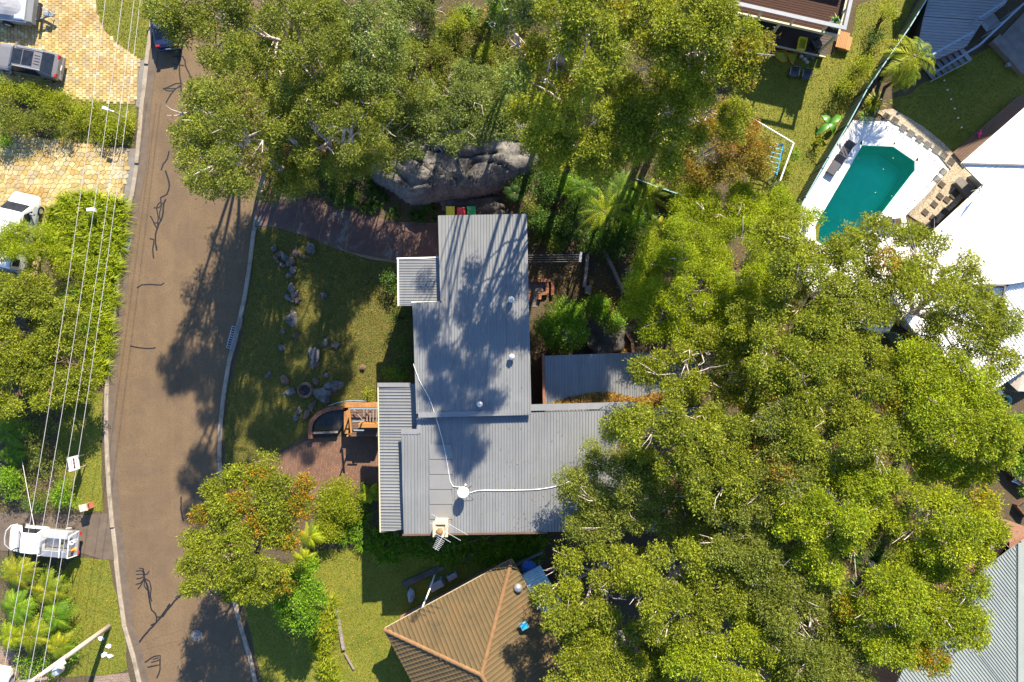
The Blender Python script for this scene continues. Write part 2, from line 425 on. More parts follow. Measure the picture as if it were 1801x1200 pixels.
    # terracotta tiles, weathered; each tile differs
    m, n, l, b = new_mat('roof_tile'); c = coords(n, 'World'); oi = n.new('ShaderNodeObjectInfo')
    a = nz(n, l, c, 0.9, 6, 0.7); f = nz(n, l, c, 9, 4, 0.7)
    base = ramp(n, l, a, [(0.3, (0.063, 0.045, 0.019)), (0.5, (0.097, 0.069, 0.027)), (0.68, (0.118, 0.071, 0.025))])
    base = mix(n, l, math_(n, l, 'MULTIPLY', f, 0.6), base, (0.050, 0.040, 0.019))
    base = mix(n, l, math_(n, l, 'MULTIPLY', oi.outputs['Random'], 0.35), base, (0.134, 0.074, 0.025))
    l.new(base, b.inputs['Base Color']); b.inputs['Roughness'].default_value = 0.85; bump(n, l, b, f, 0.4, 0.02)
    simple('ridge_tile', (0.19, 0.105, 0.045), 0.85, var=0.3, scale=3, co='World', bmp=0.4)
    # rock
    m, n, l, b = new_mat('rock'); c = coords(n, 'World')
    a = nz(n, l, c, 0.8, 8, 0.72, 0.6); f = nz(n, l, c, 5, 6, 0.75); v = n.new('ShaderNodeTexVoronoi'); v.inputs['Scale'].default_value = 1.1; v.feature = 'DISTANCE_TO_EDGE'
    base = ramp(n, l, a, [(0.3, (0.039, 0.036, 0.035)), (0.5, (0.099, 0.094, 0.090)), (0.66, (0.176, 0.160, 0.144))])
    base = mix(n, l, math_(n, l, 'MULTIPLY', ramp(n, l, f, [(0.5, (0, 0, 0)), (0.62, (1, 1, 1))]), 0.6), base, (0.207, 0.202, 0.202))
    base = mix(n, l, ramp(n, l, f, [(0.33, (0.467, 0.480, 0.519)), (0.44, (0, 0, 0))]), base, (0.023, 0.022, 0.021))
    l.new(base, b.inputs['Base Color']); b.inputs['Roughness'].default_value = 0.95; bump(n, l, b, f, 0.9, 0.08)
    simple('rock_brown', (0.13, 0.085, 0.06), 0.95, var=0.5, scale=2.5, fine=14, co='World', bmp=0.7, dirt=((0.22, 0.20, 0.19), 0.7))
    simple('rock_dark', (0.07, 0.065, 0.06), 0.95, var=0.5, scale=1.5, fine=10, co='World', bmp=0.8, dirt=((0.15, 0.14, 0.13), 0.6))
    # timber
    def wood(name, c1, c2, rough=0.8, ang=0.0):
        m, n, l, b = new_mat(name); c = coords(n, 'World'); oi = n.new('ShaderNodeObjectInfo')
        mp = n.new('ShaderNodeMapping'); mp.inputs['Scale'].default_value = (0.8, 9, 4); mp.inputs['Rotation'].default_value = (0, 0, ang); l.new(c, mp.inputs[0])
        a = nz(n, l, mp.outputs[0], 1.5, 6, 0.7)
        base = ramp(n, l, a, [(0.3, c1), (0.7, c2)]); base = mix(n, l, math_(n, l, 'MULTIPLY', oi.outputs['Random'], 0.4), base, c1)
        l.new(base, b.inputs['Base Color']); b.inputs['Roughness'].default_value = rough
    wood('deck_red', (0.028, 0.011, 0.007), (0.065, 0.025, 0.014), 0.95, 0.23)
    wood('deck_dark', (0.030, 0.018, 0.014), (0.065, 0.038, 0.028), 0.7, 0.23)
    wood('deck_grey', (0.17, 0.18, 0.19), (0.27, 0.28, 0.29), 0.75)
    wood('timber_grey', (0.16, 0.13, 0.12), (0.27, 0.23, 0.21))
    wood('timber_brown', (0.075, 0.045, 0.032), (0.15, 0.09, 0.06))
    wood('timber_orange', (0.264, 0.120, 0.030), (0.384, 0.188, 0.048), 0.6)
    wood('timber_pole', (0.33, 0.27, 0.22), (0.48, 0.41, 0.34), 0.9)
    simple('cream_paint', (0.46, 0.42, 0.28), 0.6, var=0.12)
    simple('grey_paint', (0.22, 0.24, 0.27), 0.5, var=0.12)
    simple('grey_blue_paint', (0.19, 0.25, 0.31), 0.5, var=0.12)
    simple('white_paint', (0.80, 0.80, 0.78), 0.45, var=0.06)
    simple('cream_render', (0.45, 0.40, 0.27), 0.8, var=0.15, scale=4, bmp=0.2)
    simple('green_steel', (0.075, 0.10, 0.065), 0.5, var=0.2, scale=2)
    simple('teal_trim', (0.20, 0.36, 0.37), 0.5, var=0.1)
    simple('blue_tube', (0.02, 0.30, 0.55), 0.4, var=0.1)
    simple('steel', (0.46, 0.46, 0.46), 0.35, 0.7, var=0.15)
    simple('aluminium', (0.62, 0.62, 0.62), 0.35, 0.5, var=0.1)
    simple('wire', (0.50, 0.48, 0.50), 0.5, 0.2, var=0.15)
    simple('black_plastic', (0.016, 0.016, 0.018), 0.45, var=0.2)
    simple('rubber', (0.02, 0.02, 0.02), 0.85, var=0.2)
    simple('chair_grey', (0.055, 0.055, 0.07), 0.6, var=0.2)
    for nm, c in (('car_silver', (0.20, 0.19, 0.19)), ('car_white', (0.80, 0.80, 0.80)), ('car_navy', (0.012, 0.02, 0.06))):
        m, n, l, b = new_mat(nm); b.inputs['Roughness'].default_value = 0.28
        b.inputs['Coat Weight'].default_value = 0.5; b.inputs['Coat Roughness'].default_value = 0.08; b.inputs['Metallic'].default_value = 0.25 if nm == 'car_silver' else 0
        a = nz(n, l, coords(n), 2.5, 4, 0.6); l.new(ramp(n, l, a, [(0.3, tuple(x*0.9 for x in c)), (0.7, c)]), b.inputs['Base Color'])
    m, n, l, b = new_mat('glass_dark'); b.inputs['Base Color'].default_value = (0.012, 0.016, 0.022, 1); b.inputs['Roughness'].default_value = 0.06
    c = coords(n); l.new(ramp(n, l, nz(n, l, c, 3, 3), [(0.3, (0.010, 0.012, 0.018)), (0.7, (0.02, 0.026, 0.035))]), b.inputs['Base Color'])
    simple('red_lens', (0.45, 0.012, 0.012), 0.2, var=0.1)
    simple('orange_plastic', (0.75, 0.24, 0.02), 0.5, var=0.1)
    simple('yellow_plastic', (0.70, 0.60, 0.03), 0.5, var=0.15)
    simple('red_plastic', (0.50, 0.03, 0.04), 0.5, var=0.15)
    simple('green_plastic', (0.03, 0.33, 0.09), 0.5, var=0.15)
    simple('blue_plastic', (0.02, 0.14, 0.55), 0.5, var=0.2)
    simple('pink_plastic', (0.80, 0.02, 0.28), 0.5, var=0.15)
    simple('teal_plastic', (0.20, 0.45, 0.36), 0.5, var=0.15)
    simple('lime_fabric', (0.22, 0.28, 0.02), 0.8, var=0.3, scale=5)
    simple('canvas_grey', (0.22, 0.23, 0.26), 0.8, var=0.2, scale=2, bmp=0.3)
    simple('sail_fabric', (0.46, 0.40, 0.33), 0.85, var=0.15)
    simple('pink_mailbox', (0.38, 0.13, 0.08), 0.7, var=0.25)
    # pool
    m, n, l, b = new_mat('pool_plaster'); c = coords(n, 'World')
    l.new(ramp(n, l, nz(n, l, c, 0.8, 5, 0.6), [(0.3, (0.010, 0.80, 0.54)), (0.7, (0.020, 0.92, 0.64))]), b.inputs['Base Color']); b.inputs['Roughness'].default_value = 0.6
    m, n, l, b = new_mat('pool_water'); b.inputs['Base Color'].default_value = (0.55, 0.92, 0.88, 1); b.inputs['Roughness'].default_value = 0.03
    b.inputs['Transmission Weight'].default_value = 1.0; b.inputs['IOR'].default_value = 1.33
    c = coords(n, 'World'); bump(n, l, b, nz(n, l, c, 3.0, 3, 0.5), 0.12, 0.03)
    tr = n.new('ShaderNodeBsdfTransparent'); tr.inputs[0].default_value = (0.60, 1.0, 0.88, 1)
    gl = n.new('ShaderNodeBsdfGlossy'); gl.inputs['Roughness'].default_value = 0.03; fr = n.new('ShaderNodeFresnel'); fr.inputs[0].default_value = 1.33
    ms = n.new('ShaderNodeMixShader'); l.new(fr.outputs[0], ms.inputs[0]); l.new(tr.outputs[0], ms.inputs[1]); l.new(gl.outputs[0], ms.inputs[2])
    l.new(ms.outputs[0], n['Material Output'].inputs[0])
    # pond water, dark
    m, n, l, b = new_mat('pond_water'); b.inputs['Roughness'].default_value = 0.04; c = coords(n, 'World')
    l.new(ramp(n, l, nz(n, l, c, 1.5, 4, 0.6), [(0.35, (0.008, 0.010, 0.010)), (0.65, (0.03, 0.028, 0.022))]), b.inputs['Base Color']); bump(n, l, b, nz(n, l, c, 4, 2), 0.2, 0.03)
    m, n, l, b = new_mat('fence_glass'); b.inputs['Base Color'].default_value = (0.7, 0.8, 0.8, 1); b.inputs['Alpha'].default_value = 0.12; b.inputs['Roughness'].default_value = 0.05
    # pebbles
    m, n, l, b = new_mat('pebbles'); c = coords(n, 'World'); v = n.new('ShaderNodeTexVoronoi'); v.inputs['Scale'].default_value = 20; l.new(c, v.inputs[0])
    sx = n.new('ShaderNodeSeparateColor'); l.new(v.outputs['Color'], sx.inputs[0])
    l.new(ramp(n, l, sx.outputs[0], [(0.0, (0.137, 0.092, 0.053)), (0.4, (0.296, 0.243, 0.173)), (0.8, (0.399, 0.346, 0.259))]), b.inputs['Base Color'])
    b.inputs['Roughness'].default_value = 0.8; bump(n, l, b, v.outputs[0], -0.8, 0.05)
    # sign face: white board with small blocks of dark print
    m, n, l, b = new_mat('print_red'); b.inputs['Base Color'].default_value = (0.30, 0.03, 0.05, 1)
    m, n, l, b = new_mat('print_blue'); b.inputs['Base Color'].default_value = (0.02, 0.025, 0.10, 1)
    m, n, l, b = new_mat('sign_white'); b.inputs['Base Color'].default_value = (0.62, 0.64, 0.68, 1); b.inputs['Roughness'].default_value = 0.5
    simple('green_leaf', (0.06, 0.20, 0.015), 0.4, var=0.3, scale=4)
    simple('stepping', (0.065, 0.050, 0.038), 0.85, var=0.3, scale=4, bmp=0.3)
    simple('blade_white', (0.75, 0.74, 0.7), 0.7, var=0.1)
make_materials()
# ------------------------------------------------------------------ ground, road, kerbs, lawns, drives
POOL_PX = [(1515, 256), (1570, 258), (1608, 284), (1608, 301), (1538, 392), (1505, 438), (1470, 446), (1434, 424), (1432, 398)]
pool_w = PP(POOL_PX)
def ground():
    R = 160
    outer = [Vector((-R, -R, 0)), Vector((R, -R, 0)), Vector((R, R, 0)), Vector((-R, R, 0))]
    hole = [Vector((p.x, p.y, 0)) for p in pool_w]
    tris = tessellate_polygon([outer, hole]); pts = outer + hole
    fs = []
    for t in tris:
        a, b, c = [pts[i] for i in t]
        fs.append(t if (b-a).cross(c-a).z > 0 else (t[0], t[2], t[1]))
    m = MB(); m.add(pts, fs); return struct(m.build('ground', 'soil'))
ground()

ROAD_L = [(282, -60), (273, 30), (262, 110), (253, 190), (247, 270), (238, 330), (222, 420), (214, 480), (207, 540), (200, 600), (194, 660), (191, 720), (192, 780), (195, 840), (199, 900), (205, 950), (210, 1000), (216, 1050), (223, 1100), (238, 1150), (249, 1200), (268, 1270)]
ROAD_R = [(492, -60), (486, 30), (480, 110), (474, 190), (467, 270), (458, 330), (447, 380), (441, 430), (433, 490), (423, 545), (409, 600), (398, 645), (391, 690), (385, 740), (383, 800), (384, 850), (388, 900), (393, 950), (400, 1010), (409, 1060), (423, 1110), (435, 1150), (446, 1200), (464, 1270)]
rl = smooth_line(PP(ROAD_L), 0.8); rr = smooth_line(PP(ROAD_R), 0.8)
m = MB()
N = 80
def resample(line, n):
    d = [0]
    for i in range(1, len(line)): d.append(d[-1]+(line[i]-line[i-1]).length)
    out = []; j = 0
    for k in range(n+1):
        t = d[-1]*k/n
        while j < len(d)-2 and d[j+1] < t: j += 1
        u = (t-d[j])/max(1e-9, d[j+1]-d[j]); out.append(line[j].lerp(line[j+1], min(1, max(0, u))))
    return out
ra, rb = resample(rl, N), resample(rr, N)
vs_ = []; fs = []
for i in range(N+1):
    for k in range(9):
        t = k/8; p = ra[i].lerp(rb[i], t)
        vs_.append((p.x, p.y, 0.006+0.07*math.sin(math.pi*t)))
for i in range(N):
    for k in range(8):
        a = i*9+k; fs.append((a, a+9, a+10, a+1))
m.add(vs_, fs); road = struct(m.build('road', 'asphalt', smooth=True))
ROAD_Z = lambda p: 0.03

def kerb(line, side, gaps, name):
    """kerb stones about 2.4 m long, each a piece of the kerb"""
    root = None; rs = resample(line, int(sum((line[i]-line[i-1]).length for i in range(1, len(line)))/2.4))
    base = MB(); off = offset_line(line, side*0.30)
    pts = [(p.x, p.y, 0.012) for p in line] + [(p.x, p.y, 0.012) for p in off]; n = len(line)
    base.add(pts, [(i, i+1, n+i+1, n+i) if side < 0 else (i+1, i, n+i, n+i+1) for i in range(n-1)])
    root = struct(base.build(name, 'concrete_grey'))
    ofs = [offset_line(rs, side*d) for d in (0.0, 0.04, 0.26, 0.30)]
    for i in range(len(rs)-1):
        c = (rs[i]+rs[i+1])/2; px = c.x*PXM+900.5; py = 600-c.y*PXM
        low = any(a <= py <= b for a, b in gaps)
        h = 0.03 if low else 0.13
        mb = MB(); sec = []
        for j, t in ((i, 0.004), (i+1, 0.996)):
            ring = []
            k0, k1 = (i, i+1)
            for q, z in ((0, 0.0), (0, h*0.7), (1, h), (2, h), (3, h*0.8), (3, 0.0)):
                p = ofs[q][k0].lerp(ofs[q][k1], t); ring.append(Vector((p.x, p.y, 0.015+z)))
            sec.append(ring)
        mb.loft(sec)
        mb.build('kerb_stone', 'concrete', root)
kerb(rl, -1, [(104, 192), (262, 350), (900, 985)], 'kerb')
kerb(rr, 1, [(330, 405), (818, 850)], 'kerb')
# gutter strip of smoother, paler asphalt beside the left kerb
g0 = offset_line(rl, 0.02); g1 = offset_line(rl, 0.55); m = MB(); n = len(rl)
m.add([(p.x, p.y, 0.022) for p in g0]+[(p.x, p.y, 0.045) for p in g1], [(i+1, i, n+i, n+i+1) for i in range(n-1)])
struct(m.build('gutter', 'asphalt_dark'))

def sheet(name, px, mat, z=0.01, wob=0.06, kind='structure'):
    w = PP(px)
    poly = wobble(w, wob, 0.5, len(px)) if wob else w
    mb = MB(); mb.sheet(poly, z); o = mb.build(name, mat); struct(o, kind); return o, poly
LAWNS = []
def lawn(px, mat='lawn', z=0.012, dens=1.0, cols=None):
    o, poly = sheet('lawn', px, mat, z, 0.09); LAWNS.append((poly, dens, cols, mat)); return o
lawn([(167, -30), (276, -30), (268, 40), (255, 107), (246, 104), (225, 90), (205, 75), (186, 56), (173, 30)], dens=1.3)
lawn([(120, 168), (240, 186), (236, 258), (150, 250), (90, 245)], dens=1.0)
lawn([(120, 690), (182, 690), (178, 760), (181, 900), (150, 905), (100, 880), (100, 790)], dens=0.8)
lawn([(135, 978), (190, 985), (205, 1050), (222, 1140), (226, 1180), (160, 1190), (90, 1190), (90, 1040)], dens=1.2)
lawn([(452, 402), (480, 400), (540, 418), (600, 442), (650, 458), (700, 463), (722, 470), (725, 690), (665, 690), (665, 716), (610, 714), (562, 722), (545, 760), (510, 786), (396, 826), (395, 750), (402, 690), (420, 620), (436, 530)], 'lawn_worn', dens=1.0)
lawn([(425, 1050), (480, 1000), (560, 968), (950, 945), (940, 1000), (905, 1030), (700, 1110), (735, 1230), (470, 1230)], dens=1.0)
lawn([(1290, 95), (1330, 88), (1460, 98), (1500, 60), (1505, 10), (1620, -20), (1570, 85), (1510, 170), (1450, 290), (1385, 385), (1340, 390), (1290, 250)], dens=1.0)
lawn([(1562, 178), (1600, 165), (1650, 128), (1750, 78), (1830, 150), (1815, 165), (1695, 268), (1690, 276), (1640, 250), (1590, 205)], dens=1.0)
lawn([(1425, 385), (1445, 395), (1440, 420), (1420, 420)], dens=0.5)
# grass blades
def grass():
    rng = np.random.default_rng(5)
    V = []; Cc = []
    for poly, dens, _, mt in LAWNS:
        xs = [p.x for p in poly]; ys = [p.y for p in poly]; A = (max(xs)-min(xs))*(max(ys)-min(ys))
        n = int(A*130*dens)
        X = rng.uniform(min(xs), max(xs), n); Y = rng.uniform(min(ys), max(ys), n)
        k = np_inside(poly, X, Y); X, Y = X[k], Y[k]; n = len(X)
        a = rng.uniform(0, 2*math.pi, n); L = rng.uniform(0.05, 0.13, n); w = rng.uniform(0.012, 0.03, n)
        lean = rng.uniform(0.3, 1.2, n)
        dx, dy = np.cos(a), np.sin(a)
        b0 = np.stack([X-dy*w, Y+dx*w, np.full(n, 0.013)], 1); b1 = np.stack([X+dy*w, Y-dx*w, np.full(n, 0.013)], 1)
        t = np.stack([X+dx*L*np.sin(lean), Y+dy*L*np.sin(lean), 0.015+L*np.cos(lean)], 1)
        V.append(np.stack([b0, b1, t], 1).reshape(-1, 3))
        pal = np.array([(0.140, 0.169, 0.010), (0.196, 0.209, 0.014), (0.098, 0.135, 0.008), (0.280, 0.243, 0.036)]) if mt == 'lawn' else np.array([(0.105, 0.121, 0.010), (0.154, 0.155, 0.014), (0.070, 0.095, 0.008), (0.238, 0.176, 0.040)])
        c = pal[rng.integers(0, 4, n)]*rng.uniform(0.7, 1.25, (n, 1)); Cc.append(np.repeat(c, 3, 0))
    V = np.concatenate(V); Cc = np.concatenate(Cc)
    o = np_mesh('grass', V, np.arange(len(V)).reshape(-1, 3), 'leaf_dull', Cc)
    struct(o, 'stuff'); tag(o, 'short green grass covering the lawns and verges', 'grass')
grass()

# drives of stamped stones: a base sheet and real stones on it
def stones(poly, kind, parent, seed, w=0.25, h=0.32, ang=0.0, palette=None):
    rng = np.random.default_rng(seed); c, s_ = math.cos(ang), math.sin(ang)
    q = [(p.x*c+p.y*s_, -p.x*s_+p.y*c) for p in poly]
    x0, x1 = min(p[0] for p in q), max(p[0] for p in q); y0, y1 = min(p[1] for p in q), max(p[1] for p in q)
    cells = []
    if kind == 'cobble':
        i = 0; x = x0
        while x < x1:
            y = y0-(h/2 if i % 2 else 0)
            while y < y1:
                g = 0.011; j = rng.uniform(-0.012, 0.012, 8)
                cells.append([(x+g+j[0], y+g+j[1]), (x+w-g+j[2], y+g+j[3]), (x+w-g+j[4], y+h-g+j[5]), (x+g+j[6], y+h-g+j[7])]); y += h
            x += w; i += 1
    else:
        hx = w*0.9; hy = w*0.78
        def jit(px_, py_):
            v = mnoise.noise_vector(Vector((px_*7.3+seed, py_*7.3, 3.1))); return (px_+v.x*w*0.55, py_+v.y*w*0.55)
        r = 0; y = y0
        while y < y1:
            x = x0+(hx/2 if r % 2 else 0)
            while x < x1:
                vv = []
                for k in range(6):
                    a = math.pi/6+k*math.pi/3
                    vv.append(jit(round(x+math.cos(a)*hx/math.sqrt(3), 3), round(y+math.sin(a)*hx/math.sqrt(3), 3)))
                mx = sum(p[0] for p in vv)/6; my = sum(p[1] for p in vv)/6
                cells.append([(mx+(p[0]-mx)*0.94, my+(p[1]-my)*0.94) for p in vv]); x += hx
            y += hx*0.866; r += 1
    V = []; F = []; Cc = []
    pal = palette
    for cell in cells:
        mx = sum(p[0] for p in cell)/len(cell); my = sum(p[1] for p in cell)/len(cell)
        if not inside(q, mx, my): continue
        z = 0.05+rng.uniform(-0.004, 0.006); n = len(cell); b = len(V)
        col = pal[rng.integers(0, len(pal))]*rng.uniform(0.86, 1.12)
        for f, zz in ((1.0, 0.025), (0.96, z)):
            for p in cell:
                u, v = mx+(p[0]-mx)*f, my+(p[1]-my)*f; V.append((u*c-v*s_, u*s_+v*c, zz)); Cc.append(col)
        F.append(tuple(range(b+n, b+2*n)))
        for k in range(n): F.append((b+k, b+(k+1) % n, b+n+(k+1) % n, b+n+k))
    me = bpy.data.meshes.new('paving_stones'); me.from_pydata(V, [], F); me.materials.append(MAT['cobble'])
    at = me.color_attributes.new('Col', 'FLOAT_COLOR', 'POINT')
    cc = np.ones((len(V), 4), np.float32); cc[:, :3] = Cc; at.data.foreach_set('color', cc.ravel())
    o = bpy.data.objects.new('paving_stones', me); C.objects.link(o); o.parent = parent; o['kind'] = 'stuff'
PAL_Y = np.array([(0.40, 0.31, 0.12), (0.46, 0.37, 0.16), (0.38, 0.28, 0.09), (0.34, 0.29, 0.18), (0.50, 0.43, 0.23)])
d1, poly = sheet('driveway', [(-40, -40), (168, -40), (168, 0), (173, 30), (186, 56), (205, 75), (225, 90), (246, 106), (243, 140), (238, 184), (200, 181), (160, 178), (125, 171), (100, 162), (70, 157), (-40, 140)], 'joint', 0.02, 0.02)
stones(poly, 'cobble', d1, 1, palette=PAL_Y)
d2, poly = sheet('driveway', [(-40, 236), (40, 238), (130, 250), (226, 262), (224, 300), (214, 356), (188, 346), (150, 338), (112, 352), (84, 380), (70, 440), (65, 500), (-40, 500)], 'joint', 0.02, 0.02)
stones(poly, 'crazy', d2, 2, w=0.42, palette=PAL_Y)
sheet('driveway_apron', [(247, 106), (258, 104), (247, 192), (239, 186), (243, 140)], 'concrete_grey', 0.022, 0.0)
sheet('driveway_apron', [(227, 262), (240, 262), (230, 345), (216, 358), (224, 300)], 'concrete_grey', 0.022, 0.0)
sheet('driveway', [(-40, 898), (150, 906), (192, 902), (200, 985), (180, 984), (140, 972), (60, 970), (-40, 968)], 'asphalt_dark', 0.022, 0.0)
sheet('path', [(168, 1189), (226, 1183), (238, 1230), (160, 1230)], 'paver_mixed', 0.03, 0.0)
sheet('path', [(-20, 1135), (24, 1137), (32, 1160), (38, 1230), (-20, 1230)], 'paver_mixed', 0.03, 0.0)
# red concrete drive: separate slabs with open joints
base, _ = sheet('driveway', [(452, 330), (520, 342), (580, 362), (615, 372), (700, 391), (790, 394), (790, 458), (700, 463), (650, 456), (600, 441), (540, 416), (480, 399), (446, 402), (449, 375)], 'joint', 0.016, 0.0)
top = [(452, 331), (490, 338), (530, 345), (575, 361), (617, 373), (710, 393), (792, 395)]; bot = [(447, 400), (478, 398), (515, 408), (560, 424), (606, 442), (712, 462), (792, 457)]
for i in range(6):
    g = 1.0
    a, b, c_, d = top[i], top[i+1], bot[i+1], bot[i]
    quad = [(a[0]+g, a[1]), (b[0]-g, b[1]), (c_[0]-g, c_[1]), (d[0]+g, d[1])]
    mb = MB(); mb.prism(PP(quad), 0.0, 0.05); mb.build('slab', 'red_concrete', base)
# clay paver path to the entry
sheet('path', [(396, 828), (480, 801), (520, 786), (550, 770), (600, 768), (668, 764), (668, 845), (640, 878), (560, 880), (500, 850), (450, 850), (396, 848)], 'clay_paver', 0.03, 0.02)
# bare soil of the rear yard, damp and brown with fallen leaves
sheet('yard_soil', [(925, 430), (1120, 430), (1130, 640), (930, 720)], 'soil', 0.008, 0.0)

# tar-filled cracks on the road
def crack(lines, label):
    mb = MB()
    for ln, w in lines:
        pts = [Vector((p.x, p.y, 0)) for p in smooth_line(PP(ln), 0.25)]
        pts = [p+Vector((mnoise.noise(p*3.1)*0.05, mnoise.noise(p*3.3+Vector((5, 1, 0)))*0.05, 0)) for p in pts]
        L = offset_line(pts, w/2); R = offset_line(pts, -w/2); n = len(pts)
        def z(p):
            px = p.x*PXM+900.5; py = 600-p.y*PXM
            i = min(range(0, N+1), key=lambda k: abs(ra[k].y-p.y)); t = (p.x-ra[i].x)/(rb[i].x-ra[i].x)
            return 0.012+0.07*math.sin(math.pi*max(0, min(1, t)))
        mb.add([(p.x, p.y, z(p)) for p in L]+[(p.x, p.y, z(p)) for p in R], [(i, n+i, n+i+1, i+1) for i in range(n-1)])
    o = mb.build('tar_seal', 'tar'); tag(o, label, 'crack seal', 'tar seals on the road'); return o
def ck(off, k=4.0): return lambda *pts: [(off[0]+x/k, off[1]+y/k) for x, y in pts]
c1 = ck((0, 0))
crack([(c1((1272, 300), (1268, 400), (1265, 480), (1275, 580), (1278, 655)), .10), (c1((1220, 402), (1290, 402), (1310, 470), (1350, 552)), .10), (c1((1220, 450), (1260, 462), (1300, 465)), .09), (c1((1255, 400), (1255, 460)), .08),
       (c1((1275, 590), (1240, 590), (1200, 610), (1150, 630)), .09), (c1((1275, 600), (1220, 640), (1160, 635)), .08), (c1((1230, 635), (1200, 670), (1168, 728)), .09), (c1((1150, 625), (1240, 625), (1275, 610)), .07)], 'branching black tar crack seal beside the cobbled driveway apron')
c2 = ck((0, 300))
crack([(ck((0, 0))((1192, 1065), (1180, 1120), (1150, 1160), (1135, 1200)), .10), (c2((1165, 0), (1185, 60), (1195, 110), (1175, 170), (1135, 195), (1135, 235)), .11), (c2((1168, 205), (1150, 260), (1145, 330), (1110, 400), (1095, 480), (1105, 565)), .12),
       (c2((1125, 225), (1105, 270), (1115, 330), (1110, 400)), .09), (c2((1140, 240), (1125, 300), (1130, 350)), .08), (c2((1060, 318), (1085, 365), (1105, 410)), .09), (c2((1055, 480), (1085, 487), (1080, 550), (1082, 618)), .10), (c2((1085, 262), (1120, 265), (1150, 230)), .08), (c2((1090, 370), (1118, 370)), .08)], 'long ladder-like black tar crack seal down the middle of the road')
crack([(c2((965, 825), (1000, 804), (1060, 802), (1140, 805), (1158, 792)), .09)], 'single curved tar crack seal across the road above the shaded patch')
crack([(ck((0, 600))((922, 37), (980, 47), (1050, 54), (1098, 46)), .09)], 'single nearly straight tar crack seal across the road beside the drain')
c4 = ck((0, 900))
crack([(c4((1010, 400), (1020, 460), (1040, 540), (1055, 620), (1068, 690), (1095, 715), (1108, 740), (1100, 780), (1062, 800)), .11), (c4((980, 395), (1010, 400), (1020, 440)), .08), (c4((960, 420), (1000, 415), (1020, 445)), .08), (c4((960, 440), (1000, 435), (1020, 455)), .07), (c4((1055, 415), (1040, 440), (1015, 445)), .08),
       (c4((960, 475), (990, 468), (1020, 455)), .08), (c4((955, 510), (990, 505), (1020, 460)), .08), (c4((970, 548), (1000, 505), (1022, 465)), .08), (c4((1025, 470), (1055, 490), (1065, 540), (1062, 600), (1072, 630)), .09), (c4((1020, 470), (1015, 520), (1035, 550)), .08), (c4((1035, 500), (1050, 560), (1060, 640)), .08)], 'fan-shaped black tar crack seal opposite the white ute')
crack([(c4((948, 960), (1010, 880), (1090, 790), (1180, 690), (1250, 610), (1325, 540)), .13), (c4((1110, 738), (1150, 735), (1180, 690), (1210, 660), (1195, 645), (1180, 670)), .09), (c4((1250, 615), (1240, 600), (1255, 588), (1270, 605)), .08), (c4((1135, 735), (1160, 700), (1200, 650)), .08)], 'long diagonal black tar crack seal reaching the orange flowered tree')
crack([(c4((1105, 1170), (1130, 1110), (1125, 1075), (1100, 1080), (1040, 1095)), .10), (c4((1125, 1075), (1130, 1010), (1090, 1015), (1015, 1062)), .10), (c4((1125, 1040), (1065, 1062)), .08), (c4((1120, 1025), (1075, 1038)), .08)], 'hooked black tar crack seal beside the manhole cover')
crack([(ck((0, 600))((1278, 1090), (1276, 1180), (1280, 1200)), .10), (c4((1282, 0), (1287, 40), (1298, 66)), .10)], 'short tar crack seal at the edge of the flowering tree')
crack([(ck((0, 600))((1405, 1015), (1415, 1080), (1440, 1150), (1480, 1110)), .08), (ck((0, 600))((1440, 1150), (1425, 1100), (1380, 1060)), .07)], 'thin twiggy tar crack seal in the tree shade by the kerb')

# manhole, drains
def manhole(px, py):
    p = P(px, py, 0.05); t = thing('manhole_cover', 'round pale concrete manhole cover set in the road', 'manhole', p)
    MB().lathe((0, 0, 0), [(0.43, -0.03), (0.43, 0.035), (0.41, 0.045), (0.36, 0.045)], 28).build('rim', 'concrete_grey', t)
    MB().lathe((0, 0, 0), [(0.35, -0.02), (0.35, 0.042), (0.0, 0.046)], 28).build('lid', 'concrete', t)
    MB().lathe((0, 0, 0.047), [(0.05, -0.01), (0.05, 0.004), (0, 0.004)], 10).build('lift_hole', 'tar', t)
manhole(346, 1118)
def drain(px, py, L, ang, label, w=0.62):
    p = P(px, py, 0.0); t = thing('storm_drain', label, 'drain', p, ang)
    MB().box((0, 0, 0.09), (w*0.5, L, 0.16), ch=0.02).build('lintel', 'concrete_grey', t).location = (w*0.42, 0, 0)
    fr = MB()
    for s in (-1, 1): fr.box((s*w*0.24, 0, 0.07), (0.05, L*0.62, 0.07)); fr.box((0, s*L*0.31, 0.07), (w*0.53, 0.05, 0.07))
    f = fr.build('grate_frame', 'steel', t); f.location = (-w*0.12, L*-0.1, 0)
    MB().box((-w*0.12, -L*0.1, 0.046), (w*0.44, L*0.58, 0.012)).build('pit', 'tar', t)
    for k in range(8):
        MB().box((-w*0.12, -L*0.1+(k-3.5)*L*0.07, 0.08), (w*0.44, L*0.026, 0.04)).build('grate_bar', 'grey_blue_paint', t)
    return t
drain(411, 588, 2.6, math.radians(-15), 'steel grated storm drain in the kerb beside the front lawn')
drain(223, 434, 1.7, math.radians(163), 'steel grated storm drain in the kerb below the strappy plants')

